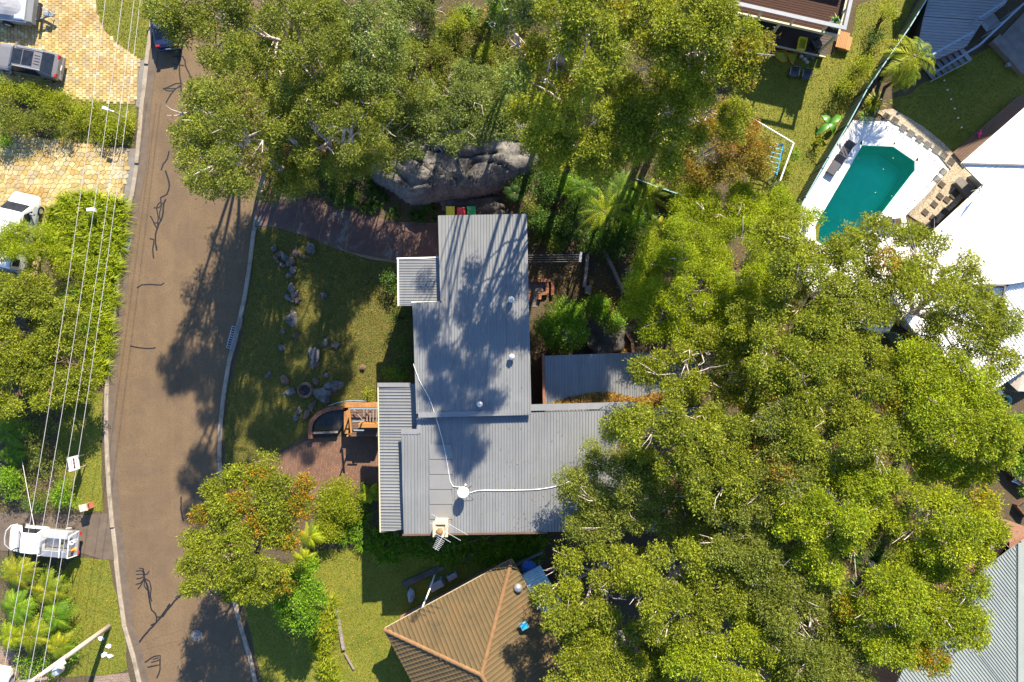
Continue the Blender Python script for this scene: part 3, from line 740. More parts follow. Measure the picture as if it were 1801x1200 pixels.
# ------------------------------------------------------------------ vegetation
PAL = {
 'euc':    [(0.214, 0.246, 0.014), (0.158, 0.197, 0.013), (0.294, 0.320, 0.020), (0.107, 0.150, 0.012), (0.241, 0.268, 0.030)],
 'olive':  [(0.170, 0.204, 0.022), (0.125, 0.157, 0.018), (0.223, 0.253, 0.032), (0.088, 0.120, 0.014), (0.267, 0.289, 0.055)],
 'grey':   [(0.134, 0.182, 0.035), (0.103, 0.147, 0.026), (0.187, 0.236, 0.050), (0.071, 0.104, 0.018), (0.232, 0.279, 0.075)],
 'gold':   [(0.235, 0.298, 0.010), (0.165, 0.231, 0.010), (0.298, 0.364, 0.014), (0.118, 0.176, 0.010), (0.347, 0.352, 0.012)],
 'wattle': [(0.267, 0.332, 0.009), (0.206, 0.279, 0.008), (0.338, 0.385, 0.012), (0.133, 0.194, 0.007)],
 'green':  [(0.107, 0.224, 0.010), (0.151, 0.279, 0.012), (0.071, 0.162, 0.008), (0.205, 0.320, 0.016)],
 'dark':   [(0.039, 0.096, 0.012), (0.056, 0.128, 0.014), (0.024, 0.064, 0.009), (0.099, 0.171, 0.018)],
 'red':    [(0.205, 0.204, 0.022), (0.267, 0.171, 0.028), (0.151, 0.182, 0.020), (0.303, 0.257, 0.045), (0.358, 0.150, 0.020)],
 'lime':   [(0.193, 0.253, 0.010), (0.257, 0.297, 0.013), (0.136, 0.198, 0.010), (0.322, 0.323, 0.016)],
 'straw':  [(0.358, 0.342, 0.030), (0.250, 0.257, 0.020), (0.464, 0.428, 0.060)],
 'litter': [(0.222, 0.118, 0.020), (0.310, 0.188, 0.032), (0.133, 0.070, 0.016), (0.365, 0.235, 0.048), (0.177, 0.083, 0.016)],
}
def leaves(clumps, pal, rng, sprigs, nleaf, L, W, flat=0.62, spread=0.8, rad=0.22, accent=None, up=0.18, lowz=-0.35):
    """clumps: (n,4) centre+radius -> leaf quads; leaves radiate from sprigs on each clump"""
    cl = np.asarray(clumps); n = len(cl)
    cnt = np.maximum(6, (sprigs*(cl[:, 3]/0.9)**2).astype(int)); idx = np.repeat(np.arange(n), cnt); S = len(idx)
    d = rng.normal(size=(S, 3)); d /= np.linalg.norm(d, axis=1)[:, None]
    d[:, 2] = np.where(d[:, 2] < lowz, -d[:, 2], d[:, 2])
    rr_ = cl[idx, 3]*rng.uniform(0.55, 1.08, S)**0.7
    # lumpy outline
    lump = 1+0.22*np.sin(5*d[:, 0]+idx)*np.sin(4*d[:, 1]+2*idx)+0.12*rng.normal(size=S)
    pos = cl[idx, :3]+d*np.array([1, 1, flat])*(rr_*lump)[:, None]
    pal_ = np.array(pal); kcl = rng.dirichlet(np.ones(len(pal_))*1.6, n); ccl = kcl @ pal_*rng.uniform(0.82, 1.18, (n, 1))
    csp = 0.6*ccl[idx]+0.4*pal_[rng.integers(0, len(pal_), S)]
    csp *= rng.uniform(0.7, 1.3, (S, 1))
    if accent is not None:
        acc_c, acc_p = accent
        am = rng.random(n) < acc_p*4; sm = (rng.random(S) < 0.28) & am[idx]
        csp[sm] = np.array(acc_c)*rng.uniform(0.7, 1.2, (sm.sum(), 1))
    T = S*nleaf; li = np.repeat(np.arange(S), nleaf)
    ld = d[li]*0.55+rng.normal(size=(T, 3))*spread*np.array([1, 1, 0.75])+np.array([0, 0, up]); ld /= np.linalg.norm(ld, axis=1)[:, None]
    p0 = pos[li]+rng.normal(size=(T, 3))*rad*0.6
    ll = (L*rng.uniform(0.45, 1.45, T))[:, None]; ww = (W*rng.uniform(0.6, 1.35, T))[:, None]
    nrm = np.array([0, 0, 1.0])+rng.normal(size=(T, 3))*0.55
    sd = np.cross(ld, nrm); sd /= np.linalg.norm(sd, axis=1)[:, None]+1e-6
    mid = p0+ld*ll*0.45
    q0 = p0+ld*ll*0.12
    V = np.stack([q0+sd*ww, p0+ld*ll, q0-sd*ww], 1).reshape(-1, 3)
    col = csp[li]*rng.uniform(0.7, 1.35, (T, 1))
    return V, np.repeat(col, 3, 0)
def quads(V): return np.arange(len(V), dtype=np.int32).reshape(-1, 4)
def tris(V): return np.arange(len(V), dtype=np.int32).reshape(-1, 3)
DENS = 8.0
STY = {  # palette, sprigs per clump, leaves per sprig, leaf length, half width, flatness, material
 'euc': ('euc', 42, 8, 0.153, 0.034, 0.60, 'leaf'), 'olive': ('olive', 44, 8, 0.141, 0.029, 0.60, 'leaf'), 'grey': ('grey', 44, 8, 0.135, 0.029, 0.62, 'leaf_dull'),
 'gold': ('gold', 48, 8, 0.129, 0.034, 0.60, 'leaf'), 'wattle': ('wattle', 52, 9, 0.135, 0.022, 0.70, 'leaf'), 'green': ('green', 46, 8, 0.135, 0.041, 0.70, 'leaf_glossy'),
 'dark': ('dark', 46, 8, 0.135, 0.041, 0.70, 'leaf_glossy'), 'red': ('red', 46, 8, 0.122, 0.031, 0.62, 'leaf'), 'lime': ('lime', 50, 8, 0.122, 0.035, 0.66, 'leaf'),
}
def tree(name, label, px, base, ztop, zlow, style, seed, spacing=1.2, gap=0.05, tr=0.24, bark='bark_pale', group=None, cat='tree', accent=None, bare=0.5, dens=1.0, fork=0.5, grow=1.07, fill=1.0, deep=0.0):
    rng = np.random.default_rng(seed); zc = zlow+0.45*(ztop-zlow)
    poly = [(p.x, p.y) for p in PP(px, zc)]
    gx = sum(p[0] for p in poly)/len(poly); gy = sum(p[1] for p in poly)/len(poly); poly = [(gx+(p[0]-gx)*grow, gy+(p[1]-gy)*grow) for p in poly]
    xs = [p[0] for p in poly]; ys = [p[1] for p in poly]
    A = (max(xs)-min(xs))*(max(ys)-min(ys)); n = int(A/(spacing**2)*14)
    X = rng.uniform(min(xs), max(xs), n); Y = rng.uniform(min(ys), max(ys), n)
    k = np_inside(poly, X, Y); X, Y = X[k], Y[k]; D = np_edge_dist(poly, X, Y)
    keep = []; 
    for i in range(len(X)):
        if D[i] < spacing*0.30: continue
        ok = True
        for j in keep:
            if (X[i]-X[j])**2+(Y[i]-Y[j])**2 < (spacing*rng.uniform(0.72, 0.95))**2: ok = False; break
        if ok: keep.append(i)
    X, Y, D = X[keep], Y[keep], D[keep]; R = max(1.0, D.max())
    dome = np.sqrt(np.clip(D/R, 0, 1))
    lump = np.array([mnoise.noise(Vector((x*0.33, y*0.33, seed*1.3))) for x, y in zip(X, Y)])
    Z = zlow+(ztop-zlow)*(0.52+0.38*dome)+lump*(ztop-zlow)*0.38
    rad = np.minimum(fill*spacing*rng.uniform(0.50, 0.76, len(X)), D*1.15+0.15)
    m_ = rng.random(len(X)) > gap
    main = np.stack([X, Y, Z, rad], 1)[m_]
    # a thinner lower layer inside the crown
    low = rng.random(len(X)) < 0.45
    lo = np.stack([X[low]+rng.normal(0, 0.5, low.sum()), Y[low]+rng.normal(0, 0.5, low.sum()), Z[low]-rng.uniform(0.9, 2.0, low.sum())*(ztop-zlow)/4.5, rad[low]*0.9], 1)
    if deep > 0:   # foliage lower down on the inner branches
        nd = int(len(X)*deep); di = rng.integers(0, len(X), nd); k_ = rng.uniform(0.55, 0.95, nd)
        dp = np.stack([X.mean()+(X[di]-X.mean())*k_, Y.mean()+(Y[di]-Y.mean())*k_, zlow*rng.uniform(0.50, 1.0, nd), spacing*rng.uniform(0.45, 0.75, nd)], 1); lo = np.concatenate([lo, dp])
    cl = np.concatenate([main, lo])
    pal, spg, nl, L, W, flat, mt = STY[style]
    b = P(base[0], base[1], 0)
    t = thing(name, label, cat, b, 0, group)
    V1, C1 = leaves(main, PAL[pal], rng, spg*dens*DENS, nl, L, W*1.15, flat, accent=accent)
    if len(lo): 
        V2, C2 = leaves(lo, PAL[pal], rng, spg*0.6*dens*DENS, nl, L, W*1.15, flat); V1 = np.concatenate([V1, V2]); C1 = np.concatenate([C1, C2])
    np_mesh('crown', V1, tris(V1), mt, C1, t, b)
    # trunk and limbs
    cen = np.array([X.mean(), Y.mean()])
    fz = max(0.6, zlow*fork); fk = Vector((b.x*0.65+cen[0]*0.35, b.y*0.65+cen[1]*0.35, fz))
    tp = [Vector((b.x, b.y, -0.2)), Vector((b.x, b.y, 0.15)), b.lerp(fk, 0.5)+Vector((rng.normal()*0.15, rng.normal()*0.15, 0)), fk]
    tp[2].z = fz*0.5
    tb = MB(); tb.tube(smooth_line(tp, 0.8), np.linspace(tr*1.25, tr*0.75, len(smooth_line(tp, 0.8))), 9); tb.build('trunk', bark, t, b, smooth=True)
    K = 3 if len(X) < 14 else (5 if len(X) < 45 else 7)
    ang = np.arctan2(Y-fk.y, X-fk.x)+0.35*np.hypot(X-fk.x, Y-fk.y)/R; order = np.argsort(ang)
    for gidx in np.array_split(order, K):
        if len(gidx) == 0: continue
        mb = MB(); g = np.array([X[gidx].mean(), Y[gidx].mean(), Z[gidx].mean()])
        hub = Vector((fk.x*0.35+g[0]*0.65, fk.y*0.35+g[1]*0.65, max(fz+0.2, g[2]-(ztop-zlow)*0.35)))
        midp = fk.lerp(hub, 0.5)+Vector((rng.normal()*0.35, rng.normal()*0.35, rng.normal()*0.2))
        ln = smooth_line([fk-Vector((0, 0, 0.2)), midp, hub], 0.8); mb.tube(ln, np.linspace(tr*0.55, tr*0.32, len(ln)), 7)
        for i in gidx:
            e = Vector((X[i], Y[i], Z[i]+rad[i]*flat*(1.05 if rng.random() < bare else 0.1)))
            st = ln[int(rng.integers(len(ln)//2, len(ln)))] if len(ln) > 2 else hub
            q1 = st.lerp(e, 0.4)+Vector(rng.normal(size=3)*0.28); q2 = st.lerp(e, 0.75)+Vector(rng.normal(size=3)*0.22)
            l2 = smooth_line([st, q1, q2, e], 0.7); mb.tube(l2, np.linspace(tr*0.26, 0.022, len(l2)), 5, cap=False)
            for _ in range(2):
                s0 = l2[int(len(l2)*0.6)]; e2 = e+Vector((rng.normal()*rad[i]*0.6, rng.normal()*rad[i]*0.6, rng.uniform(-0.2, 0.3)))
                mb.tube([s0, s0.lerp(e2, 0.5)+Vector(rng.normal(size=3)*0.12), e2], [0.04, 0.028, 0.012], 4, cap=False)
        mb.build('limb', bark, t, b, smooth=True)
    return t
def shrub(name, label, px, py, r, h, style, seed, group=None, cat='shrub', stretch=(1, 1), ang=0.0, accent=None, n=None, dens=1.0):
    """small bush: several clumps on a few stems"""
    rng = np.random.default_rng(seed); b = P(px, py, h*0.6); b.z = 0
    k = n or max(4, int(7*r*r)); cl = []
    for i in range(k):
        a = rng.uniform(0, 2*math.pi); q = math.sqrt(rng.random())*r*0.72
        x, y = q*math.cos(a)*stretch[0], q*math.sin(a)*stretch[1]; x, y = x*math.cos(ang)-y*math.sin(ang), x*math.sin(ang)+y*math.cos(ang)
        z = h*(0.82-0.42*(q/r)**2)+rng.normal()*0.07*h; cl.append((b.x+x, b.y+y, z, min(r*0.48, 0.75)*rng.uniform(0.75, 1.1)))
    pal, spg, nl, L, W, flat, mt = STY[style]
    t = thing(name, label, cat, b, 0, group)
    V, Cc = leaves(cl, PAL[pal], rng, spg*2.1*dens, nl, L*0.88, W*0.95, flat, accent=accent)
    V[:, 2] = np.maximum(V[:, 2], 0.03)
    np_mesh('foliage', V, tris(V), mt, Cc, t, b)
    mb = MB()
    for c in cl[:8]:
        e = Vector(c[:3]); mb.tube([b+Vector((rng.normal()*0.06, rng.normal()*0.06, -0.1)), b.lerp(e, 0.5)+Vector((0, 0, 0.1)), e], [0.05, 0.035, 0.015], 5)
    mb.build('stem', 'bark_brown', t, b, smooth=True)
    return t
def frond(V, Cc, root, ang, L, droop, rise, rng, pal, nl=20, wl=0.40, ww=0.04, vee=0.35):
    """one arching frond: spine with leaflets both sides"""
    prev = None; d2 = np.array([math.cos(ang), math.sin(ang)]); col = np.array(pal[rng.integers(0, len(pal))])*rng.uniform(0.75, 1.2)
    pts = []
    for i in range(nl+1):
        t = i/nl; pts.append(np.array([root[0]+d2[0]*L*t*(1-0.12*t), root[1]+d2[1]*L*t*(1-0.12*t), root[2]+rise*t-droop*t*t]))
    for i in range(1, nl+1):
        p = pts[i]; tg = pts[i]-pts[i-1]; tg /= np.linalg.norm(tg)+1e-9; t = i/nl
        sd = np.array([-d2[1], d2[0], 0.0]); w = wl*math.sin(math.pi*min(1, 0.12+0.88*t))**0.6*(1-0.35*t)
        for s in (-1, 1):
            dirv = sd*s*0.9+tg*0.45+np.array([0, 0, -vee*rng.uniform(0.5, 1.2)]); dirv /= np.linalg.norm(dirv)
            tip = p+dirv*w; mid = p+dirv*w*0.45; off = tg*ww
            V += [p, mid+off, tip, mid-off]; c = col*rng.uniform(0.8, 1.2); Cc += [c]*4
    for i in range(nl):  # spine
        sd = np.array([-d2[1], d2[0], 0.0])*0.018
        V += [pts[i]-sd, pts[i+1]-sd, pts[i+1]+sd, pts[i]+sd]; Cc += [col*0.8]*4
def frond_plant(name, label, px, py, z, n, L, pal, seed, cat, trunk_r=0.1, droop=0.9, rise=0.6, wl=0.34, ww=0.035, nl=16, group=None, vee=0.35, tilt=0.0, arc=None, a0=0.0):
    rng = np.random.default_rng(seed); top = P(px, py, z); b = Vector((top.x, top.y, 0)); V = []; Cc = []
    t = thing(name, label, cat, b, 0, group)
    for k in range(n):
        a = a0+(arc or 2*math.pi)*k/n+rng.normal()*0.14
        frond(V, Cc, (top.x, top.y, z), a, L*rng.uniform(0.8, 1.1), droop*rng.uniform(0.7, 1.3), rise*rng.uniform(0.6, 1.2), rng, PAL[pal], nl, wl, ww, vee)
    V = np.array(V); np_mesh('fronds', V, quads(V), 'leaf', np.array(Cc), t, b)
    mb = MB(); h = max(0.2, z)
    mb.tube([Vector((b.x, b.y, -0.1)), Vector((b.x, b.y, h*0.5)), Vector((b.x, b.y, h+0.03))], [trunk_r*1.2, trunk_r, trunk_r*0.8], 8); mb.build('trunk', 'bark_brown', t, b, smooth=True)
    return t
def strap_clump(V, Cc, c, rng, pal, n=34, L=0.75, w=0.022, rise=0.7):
    for _ in range(n):
        a = rng.uniform(0, 2*math.pi); d = np.array([math.cos(a), math.sin(a), 0]); s = np.array([-d[1], d[0], 0])*w*rng.uniform(0.7, 1.3)
        LL = L*rng.uniform(0.55, 1.15); hh = rise*L*rng.uniform(0.5, 1.0); p0 = np.array(c)+d*0.04
        p1 = p0+d*LL*0.42+np.array([0, 0, hh]); p2 = p0+d*LL+np.array([0, 0, hh*rng.uniform(0.15, 0.75)])
        col = np.array(pal[rng.integers(0, len(pal))])*rng.uniform(0.75, 1.25)
        V += [p0-s, p0+s, p1+s, p1-s, p1-s, p1+s, p2+s*0.15, p2-s*0.15]; Cc += [col*0.8]*2+[col]*2+[col]*2+[col*1.1]*2
def strap_mass(name, label, px, style, seed, spacing=0.5, L=0.75, kind='stuff', z=0.0, cat='ground cover', dens=1.0):
    rng = np.random.default_rng(seed); poly = [(p.x, p.y) for p in PP(px, 0.3)]
    xs = [p[0] for p in poly]; ys = [p[1] for p in poly]; V = []; Cc = []
    n = int((max(xs)-min(xs))*(max(ys)-min(ys))/spacing**2*1.3)
    for _ in range(n):
        x, y = rng.uniform(min(xs), max(xs)), rng.uniform(min(ys), max(ys))
        if inside(poly, x, y): strap_clump(V, Cc, (x, y, z+rng.uniform(0, 0.12)), rng, PAL[style], int(24*dens), L*rng.uniform(0.8, 1.2))
    V = np.array(V); o = np_mesh(name, V, quads(V), 'leaf', np.array(Cc)); o['kind'] = kind; tag(o, label, cat); return o
def strap_plant(name, label, px, py, L, style, seed, n=60, group=None, w=0.03, rise=0.7):
    rng = np.random.default_rng(seed); b = P(px, py, 0.2); b.z = 0; V = []; Cc = []
    strap_clump(V, Cc, (b.x, b.y, 0.05), rng, PAL[style], n, L, w, rise)
    V = np.array(V); t = thing(name, label, 'plant', b, 0, group); np_mesh('leaves', V, quads(V), 'leaf_glossy', np.array(Cc), t, b)
    MB().lathe((0, 0, -0.05), [(0.10, 0), (0.09, 0.12), (0.03, 0.2)], 8).build('crown_base', 'bark_brown', t)
    return t
def bush_mass(name, label, px, style, seed, h=0.7, spacing=0.6, kind='stuff', cat='ground cover', dens=0.8):
    rng = np.random.default_rng(seed); poly = [(p.x, p.y) for p in PP(px, h*0.6)]
    xs = [p[0] for p in poly]; ys = [p[1] for p in poly]; cl = []
    n = int((max(xs)-min(xs))*(max(ys)-min(ys))/spacing**2*1.5)
    for _ in range(n):
        x, y = rng.uniform(min(xs), max(xs)), rng.uniform(min(ys), max(ys))
        if inside(poly, x, y): cl.append((x, y, h*rng.uniform(0.35, 0.9), spacing*rng.uniform(0.5, 0.95)))
    pal, spg, nl, L, W, flat, mt = STY[style]
    V, Cc = leaves(cl, PAL[pal], rng, spg*dens, nl, L*0.85, W*0.9, flat); V[:, 2] = np.maximum(V[:, 2], 0.03)
    o = np_mesh(name, V, tris(V), mt, Cc); o['kind'] = kind; tag(o, label, cat); return o
def litter(name, label, px, n, zf, seed, pal='litter', size=0.10, heap=0.02):
    rng = np.random.default_rng(seed); z0 = zf if not callable(zf) else zf(0, 0); poly = [(p.x, p.y) for p in PP(px, z0)]
    xs = [p[0] for p in poly]; ys = [p[1] for p in poly]
    X = rng.uniform(min(xs), max(xs), n); Y = rng.uniform(min(ys), max(ys), n); k = np_inside(poly, X, Y); X, Y = X[k], Y[k]; n = len(X)
    D = np.clip(np_edge_dist(poly, X, Y)/0.6, 0, 1)
    Z = (np.array([zf(x, y) for x, y in zip(X, Y)]) if callable(zf) else np.full(n, zf))+0.012+rng.random(n)*heap*(0.2+D)
    a = rng.uniform(0, 2*math.pi, n); d = np.stack([np.cos(a), np.sin(a), rng.normal(0, 0.25, n)], 1); s = np.stack([-np.sin(a), np.cos(a), rng.normal(0, 0.25, n)], 1)
    L = (size*rng.uniform(0.6, 1.4, n))[:, None]; p = np.stack([X, Y, Z], 1)
    V = np.stack([p-d*L, p+s*L*0.35, p+d*L, p-s*L*0.35], 1).reshape(-1, 3)
    col = np.array(PAL[pal])[rng.integers(0, len(PAL[pal]), n)]*rng.uniform(0.7, 1.3, (n, 1))
    o = np_mesh(name, V, quads(V), 'leaf_dull', np.repeat(col, 4, 0)); o['kind'] = 'stuff'; tag(o, label, 'leaf litter'); return o
def rock(name, label, px, py, r, h, mat, seed, stretch=(1, 1), ang=0.0, group=None, sub=3, z=0.0, rough=0.35):
    b = P(px, py, h*0.4); b.z = z; bm = bmesh.new(); bmesh.ops.create_icosphere(bm, subdivisions=sub, radius=1.0)
    c, s_ = math.cos(ang), math.sin(ang)
    for v in bm.verts:
        p = v.co.copy(); k = 1+rough*mnoise.noise(p*1.3+Vector((seed, 0, 0)))*1.3+rough*0.5*mnoise.noise(p*3.1+Vector((0, seed, 0)))+rough*0.2*mnoise.noise(p*7+Vector((0, 0, seed)))
        # chop a few flat facets
        q = p*k; x, y = q.x*r*stretch[0], q.y*r*stretch[1]
        zz = q.z*h; zz = min(zz, h*(0.75+0.15*mnoise.noise(p*2+Vector((seed, seed, 0))))); zz = max(zz, -0.12)
        v.co = Vector((x*c-y*s_, x*s_+y*c, zz))
    me = bpy.data.meshes.new(name); bm.to_mesh(me); bm.free(); me.materials.append(MAT[mat])
    if sub > 3: me.polygons.foreach_set('use_smooth', [True]*len(me.polygons))
    o = bpy.data.objects.new(name, me); C.objects.link(o); o.location = b; tag(o, label, 'rock', group); return o
# ------------------------------------------------------------------ buildings
def ribbed_sheet(u0, u1, sa, sb, back, zf, ribs, rib_h, rib_w, th=0.02, wave=False):
    """one metal sheet with upstanding ribs between two edges of a strip"""
    prof = []; w = u1-u0
    if wave:
        k = max(2, int(round(w/ribs))*4)
        prof = [(i/k, rib_h*0.5*(1-math.cos(2*math.pi*i*max(1, round(w/ribs))/k))) for i in range(k+1)]
    else:
        n = max(1, int(round(w/ribs))); prof = [(0, 0)]
        for i in range(n):
            c = (i+0.5)/n; h = rib_w/2/w
            prof += [(c-h, 0), (c-h*0.2, rib_h), (c+h*0.45, rib_h), (c+h, 0)]
        prof.append((1, 0))
    mb = MB(); V = []
    for t, h in prof:
        u = u0+w*t; a = sa[0]+(sb[0]-sa[0])*t; b = sa[1]+(sb[1]-sa[1])*t
        for v in (a, b):
            x, y = back(u, v); V.append((x, y, zf(x, y)+h+th))
    n = len(prof); F = [(2*i, 2*i+2, 2*i+3, 2*i+1) for i in range(n-1)]
    mb.add(V, F); return mb
def roof(parent, org, px, z, ang, mat, zslope=(0, 0), pitch=0.76, ribs=0.19, rib_h=0.04, rib_w=0.085, wave=False, fascia='grey_paint', name='roof', th=0.12):
    """roof slab (fascia) with its metal sheets as pieces"""
    w = PP(px, z); c = sum((Vector((p.x, p.y, 0)) for p in w), Vector())/len(w)
    zf = lambda x, y: z+zslope[0]*(x-c.x)+zslope[1]*(y-c.y)
    mb = MB(); ins = [(p.x+(c.x-p.x)*0.006, p.y+(c.y-p.y)*0.006) for p in w]
    n = len(ins); V = [(p[0], p[1], zf(*p)-th) for p in ins]+[(p[0], p[1], zf(*p)) for p in ins]
    mb2 = MB(); mb2.prism(ins, 0, 1); mb2.v = V; r = mb2.build(name, fascia, parent, org)
    st, back = strips(w, ang, pitch)
    for u0, u1, sa, sb in st:
        if u1-u0 < 0.03: continue
        ribbed_sheet(u0, u1, sa, sb, back, zf, ribs, rib_h, rib_w, wave=wave).build('roof_sheet', mat, r, org)
    return r, zf
def walls(parent, org, px, z, zt, mat, inset=0.45, name='wall'):
    w = PP(px, z); c = sum((Vector((p.x, p.y, 0)) for p in w), Vector())/len(w)
    n = len(w); poly = []
    for i in range(n):   # inset along the corner bisector
        a, b, d = w[i-1], w[i], w[(i+1) % n]
        e1 = (b-a); e1.z = 0; e1.normalize(); e2 = (d-b); e2.z = 0; e2.normalize()
        n1 = Vector((-e1.y, e1.x, 0)); n2 = Vector((-e2.y, e2.x, 0)); bi = n1+n2
        if bi.length < 1e-6: bi = n1
        k = inset/max(0.35, (bi.normalized()).dot(n1)); poly.append(b+bi.normalized()*k)
    ar = sum(w[i].x*w[(i+1) % n].y-w[(i+1) % n].x*w[i].y for i in range(n))
    if ar < 0: poly = [2*Vector(w[i])-poly[i] for i in range(n)]
    mb = MB(); mb.prism(poly, -0.1, zt); return mb.build(name, mat, parent, org)

# ---- main house
ZA, ZB, ZC, ZD, ZE = 5.75, 5.35, 4.75, 5.2, 4.4
Ho = P(850, 700); H = thing('house', 'long house with grey ribbed metal roofs beside the red driveway', 'house', Ho)
A_px = [(771, 379), (925, 377), (934, 717), (934, 728), (732, 728), (725, 532), (775, 530)]
B_px = [(706, 762), (733, 762), (733, 731), (1228, 716), (1228, 934), (960, 936), (710, 942)]
C_px = [(664, 675), (732, 675), (735, 752), (712, 760), (716, 930), (669, 937)]
D_px = [(698, 455), (774, 453), (776, 531), (724, 533), (724, 538), (700, 538)]
E_px = [(956, 626), (1118, 620), (1226, 622), (1228, 722), (957, 724)]
walls(H, Ho, A_px, ZA, ZA-0.2, 'brick_wall'); walls(H, Ho, B_px, ZB, ZB-0.2, 'brick_wall', 0.5); walls(H, Ho, D_px, ZD, ZD-0.2, 'brick_wall', 0.3)
walls(H, Ho, E_px, ZE, ZE-0.2, 'brick_wall', 0.12)
rA, zfA = roof(H, Ho, A_px, ZA, 0.0, 'roof_grey', (0.02, 0.0))
rB, zfB = roof(H, Ho, B_px, ZB, 0.0, 'roof_grey', (0, 0.02))
rC, zfC = roof(H, Ho, C_px, ZC, math.pi/2, 'roof_grey', (0.035, 0), ribs=0.21, pitch=0.84, rib_h=0.045, rib_w=0.07, fascia='cream_paint')
rD, zfD = roof(H, Ho, D_px, ZD, math.pi/2, 'roof_grey', (0.02, 0), ribs=0.17, pitch=0.68, rib_h=0.03, rib_w=0.06, fascia='cream_paint')
rE, zfE = roof(H, Ho, E_px, ZE, 0.0, 'roof_grey', (0, 0.025))
def flash(a, b, z, w, zz=0.075, par=None, mat='roof_flashing', name='flashing'):
    p, q = P(*a, z), P(*b, z); p.z = z+zz; q.z = z+zz
    MB().bar(p, q, w, 0.03).build(name, mat, par, Ho)
flash((734, 722), (1120, 712), ZB+0.05, 0.42, 0.12, rB); flash((736, 730), (934, 725), ZA-0.02, 0.34, 0.09, rA)
flash((706, 759), (738, 759), ZB, 0.34, 0.09, rB); flash((737, 732), (737, 762), ZB, 0.20, 0.10, rB); flash((664, 677), (722, 677), ZC, 0.28, 0.07, rC)
for a, b in (((698, 455), (774, 453)), ((700, 456), (701, 538)), ((775, 455), (776, 530)), ((724, 532), (776, 531))): flash(a, b, ZD, 0.09, 0.05, rD, 'white_paint', 'trim')
flash((772, 380), (776, 529), ZA, 0.10, 0.07, rA); flash((925, 378), (933, 716), ZA, 0.10, 0.07, rA, 'grey_paint', 'gutter'); flash((708, 941), (962, 937), ZB, 0.12, 0.02, rB, 'timber_brown', 'gutter')
flash((665, 676), (669, 936), ZC, 0.08, 0.05, rC, 'cream_paint', 'gutter'); flash((891, 500), (893, 716), ZA, 0.06, 0.09, rA, 'roof_trim_dark', 'ridge_joint')
# flat translucent panels let into the south wing
for k in range(6):
    y0 = 782+26.5*k; mb = MB(); q = PP([(755, y0), (794, y0), (796, y0+25.3), (756, y0+25.3)], ZB)
    mb.prism(q, ZB+0.0, ZB+0.0, lambda x, y: zfB(x, y)+0.078)
    for i in range(4): mb.v[i] = (mb.v[i][0], mb.v[i][1], zfB(*mb.v[i][:2])+0.03)
    mb.build('flat_panel', 'roof_flat', rB, Ho)
# brick parapet west of the rear roof
mb = MB(); a, b = P(955, 622, ZE), P(957, 722, ZE); mb.bar((a.x, a.y, ZE-0.02), (b.x, b.y, ZE-0.02), 0.16, 0.3); mb.build('parapet', 'brick', H, Ho)
# windows and doors in the outer walls
def window_on(parent, org, px, py, z, w, h, ang, mat_f='white_paint'):
    """window on a wall whose outward normal points along ang"""
    c = P(px, py, z); t = Vector((-math.sin(ang), math.cos(ang), 0)); nrm = Vector((math.cos(ang), math.sin(ang), 0))
    f = MB()
    for s in (-1, 1):
        f.bar(c+t*s*w/2+Vector((0, 0, -h/2)), c+t*s*w/2+Vector((0, 0, h/2)), 0.07, 0.09); f.bar(c-t*w/2+Vector((0, 0, s*h/2)), c+t*w/2+Vector((0, 0, s*h/2)), 0.09, 0.07)
    wd = f.build('window', mat_f, parent, org)
    MB().bar(c-t*(w/2-0.03), c+t*(w/2-0.03), 0.03, h-0.06).build('pane', 'glass_dark', wd, org)
for py in (430, 480, 560, 610, 660):
    window_on(H, Ho, 916.5, py, 3.6, 1.5, 1.2, 0.0)
for py in (800, 850, 900):
    window_on(H, Ho, 732.5, py, 2.2, 1.4, 1.2, math.pi)
# roof vents
for px, py, z, lab in ((899, 527, ZA, 'small domed roof vent above the brick garden bed'), (900, 628, ZA, 'small domed roof vent near the round shrub'), (844, 711, ZA, 'small domed roof vent beside the roof flashing')):
    p = P(px, py, z+0.35); zz = zfA(p.x, p.y)+0.02; t = thing('roof_vent', lab, 'roof vent', (p.x, p.y, zz))
    MB().lathe((0, 0, 0), [(0.16, 0), (0.13, 0.05), (0.13, 0.22)], 14).build('collar', 'steel', t, smooth=True)
    MB().lathe((0, 0, 0.22), [(0.15, 0), (0.21, 0.06), (0.20, 0.16), (0.12, 0.25), (0.0, 0.27)], 16).build('dome', 'aluminium', t, smooth=True)
# chimney with cap, antennas
p = P(778, 922, ZB); zz = zfB(p.x, p.y); CHx, CHy = p.x, p.y
t = thing('chimney', 'cream rendered chimney rising from the roof edge', 'chimney', (p.x, p.y, zz-0.25))
MB().box((0, 0, 0.75), (0.82, 0.82, 1.5), ch=0.02).build('stack', 'cream_render', t)
cr = MB()
for s in (-1, 1): cr.box((0, s*0.40, 1.56), (0.96, 0.16, 0.12)); cr.box((s*0.40, 0, 1.561), (0.16, 0.64, 0.12))
cr.build('crown', 'cream_render', t)
MB().lathe((-0.03, -0.1, 1.5), [(0.18, 0), (0.17, 0.35), (0.24, 0.4), (0.22, 0.5), (0, 0.55)], 12).build('flue', 'ridge_tile', t, smooth=True)
t = thing('tv_antenna', 'many-rodded television antenna beside the cream chimney', 'antenna', (CHx+0.47, CHy+0.2, zz))
MB().tube([(0, 0, 0), (0, 0, 2.9)], 0.025, 6).build('mast', 'steel', t)
d = Vector((-0.86, -0.5, 0)); d2 = Vector((0.45, -0.9, 0)).normalized(); sdv = Vector((0.86, -0.5, 0))
bm_ = MB(); bm_.bar((0.25, 0.5, 2.6), (-0.65, -1.1, 2.6), 0.03); boom = bm_.build('boom', 'aluminium', t)
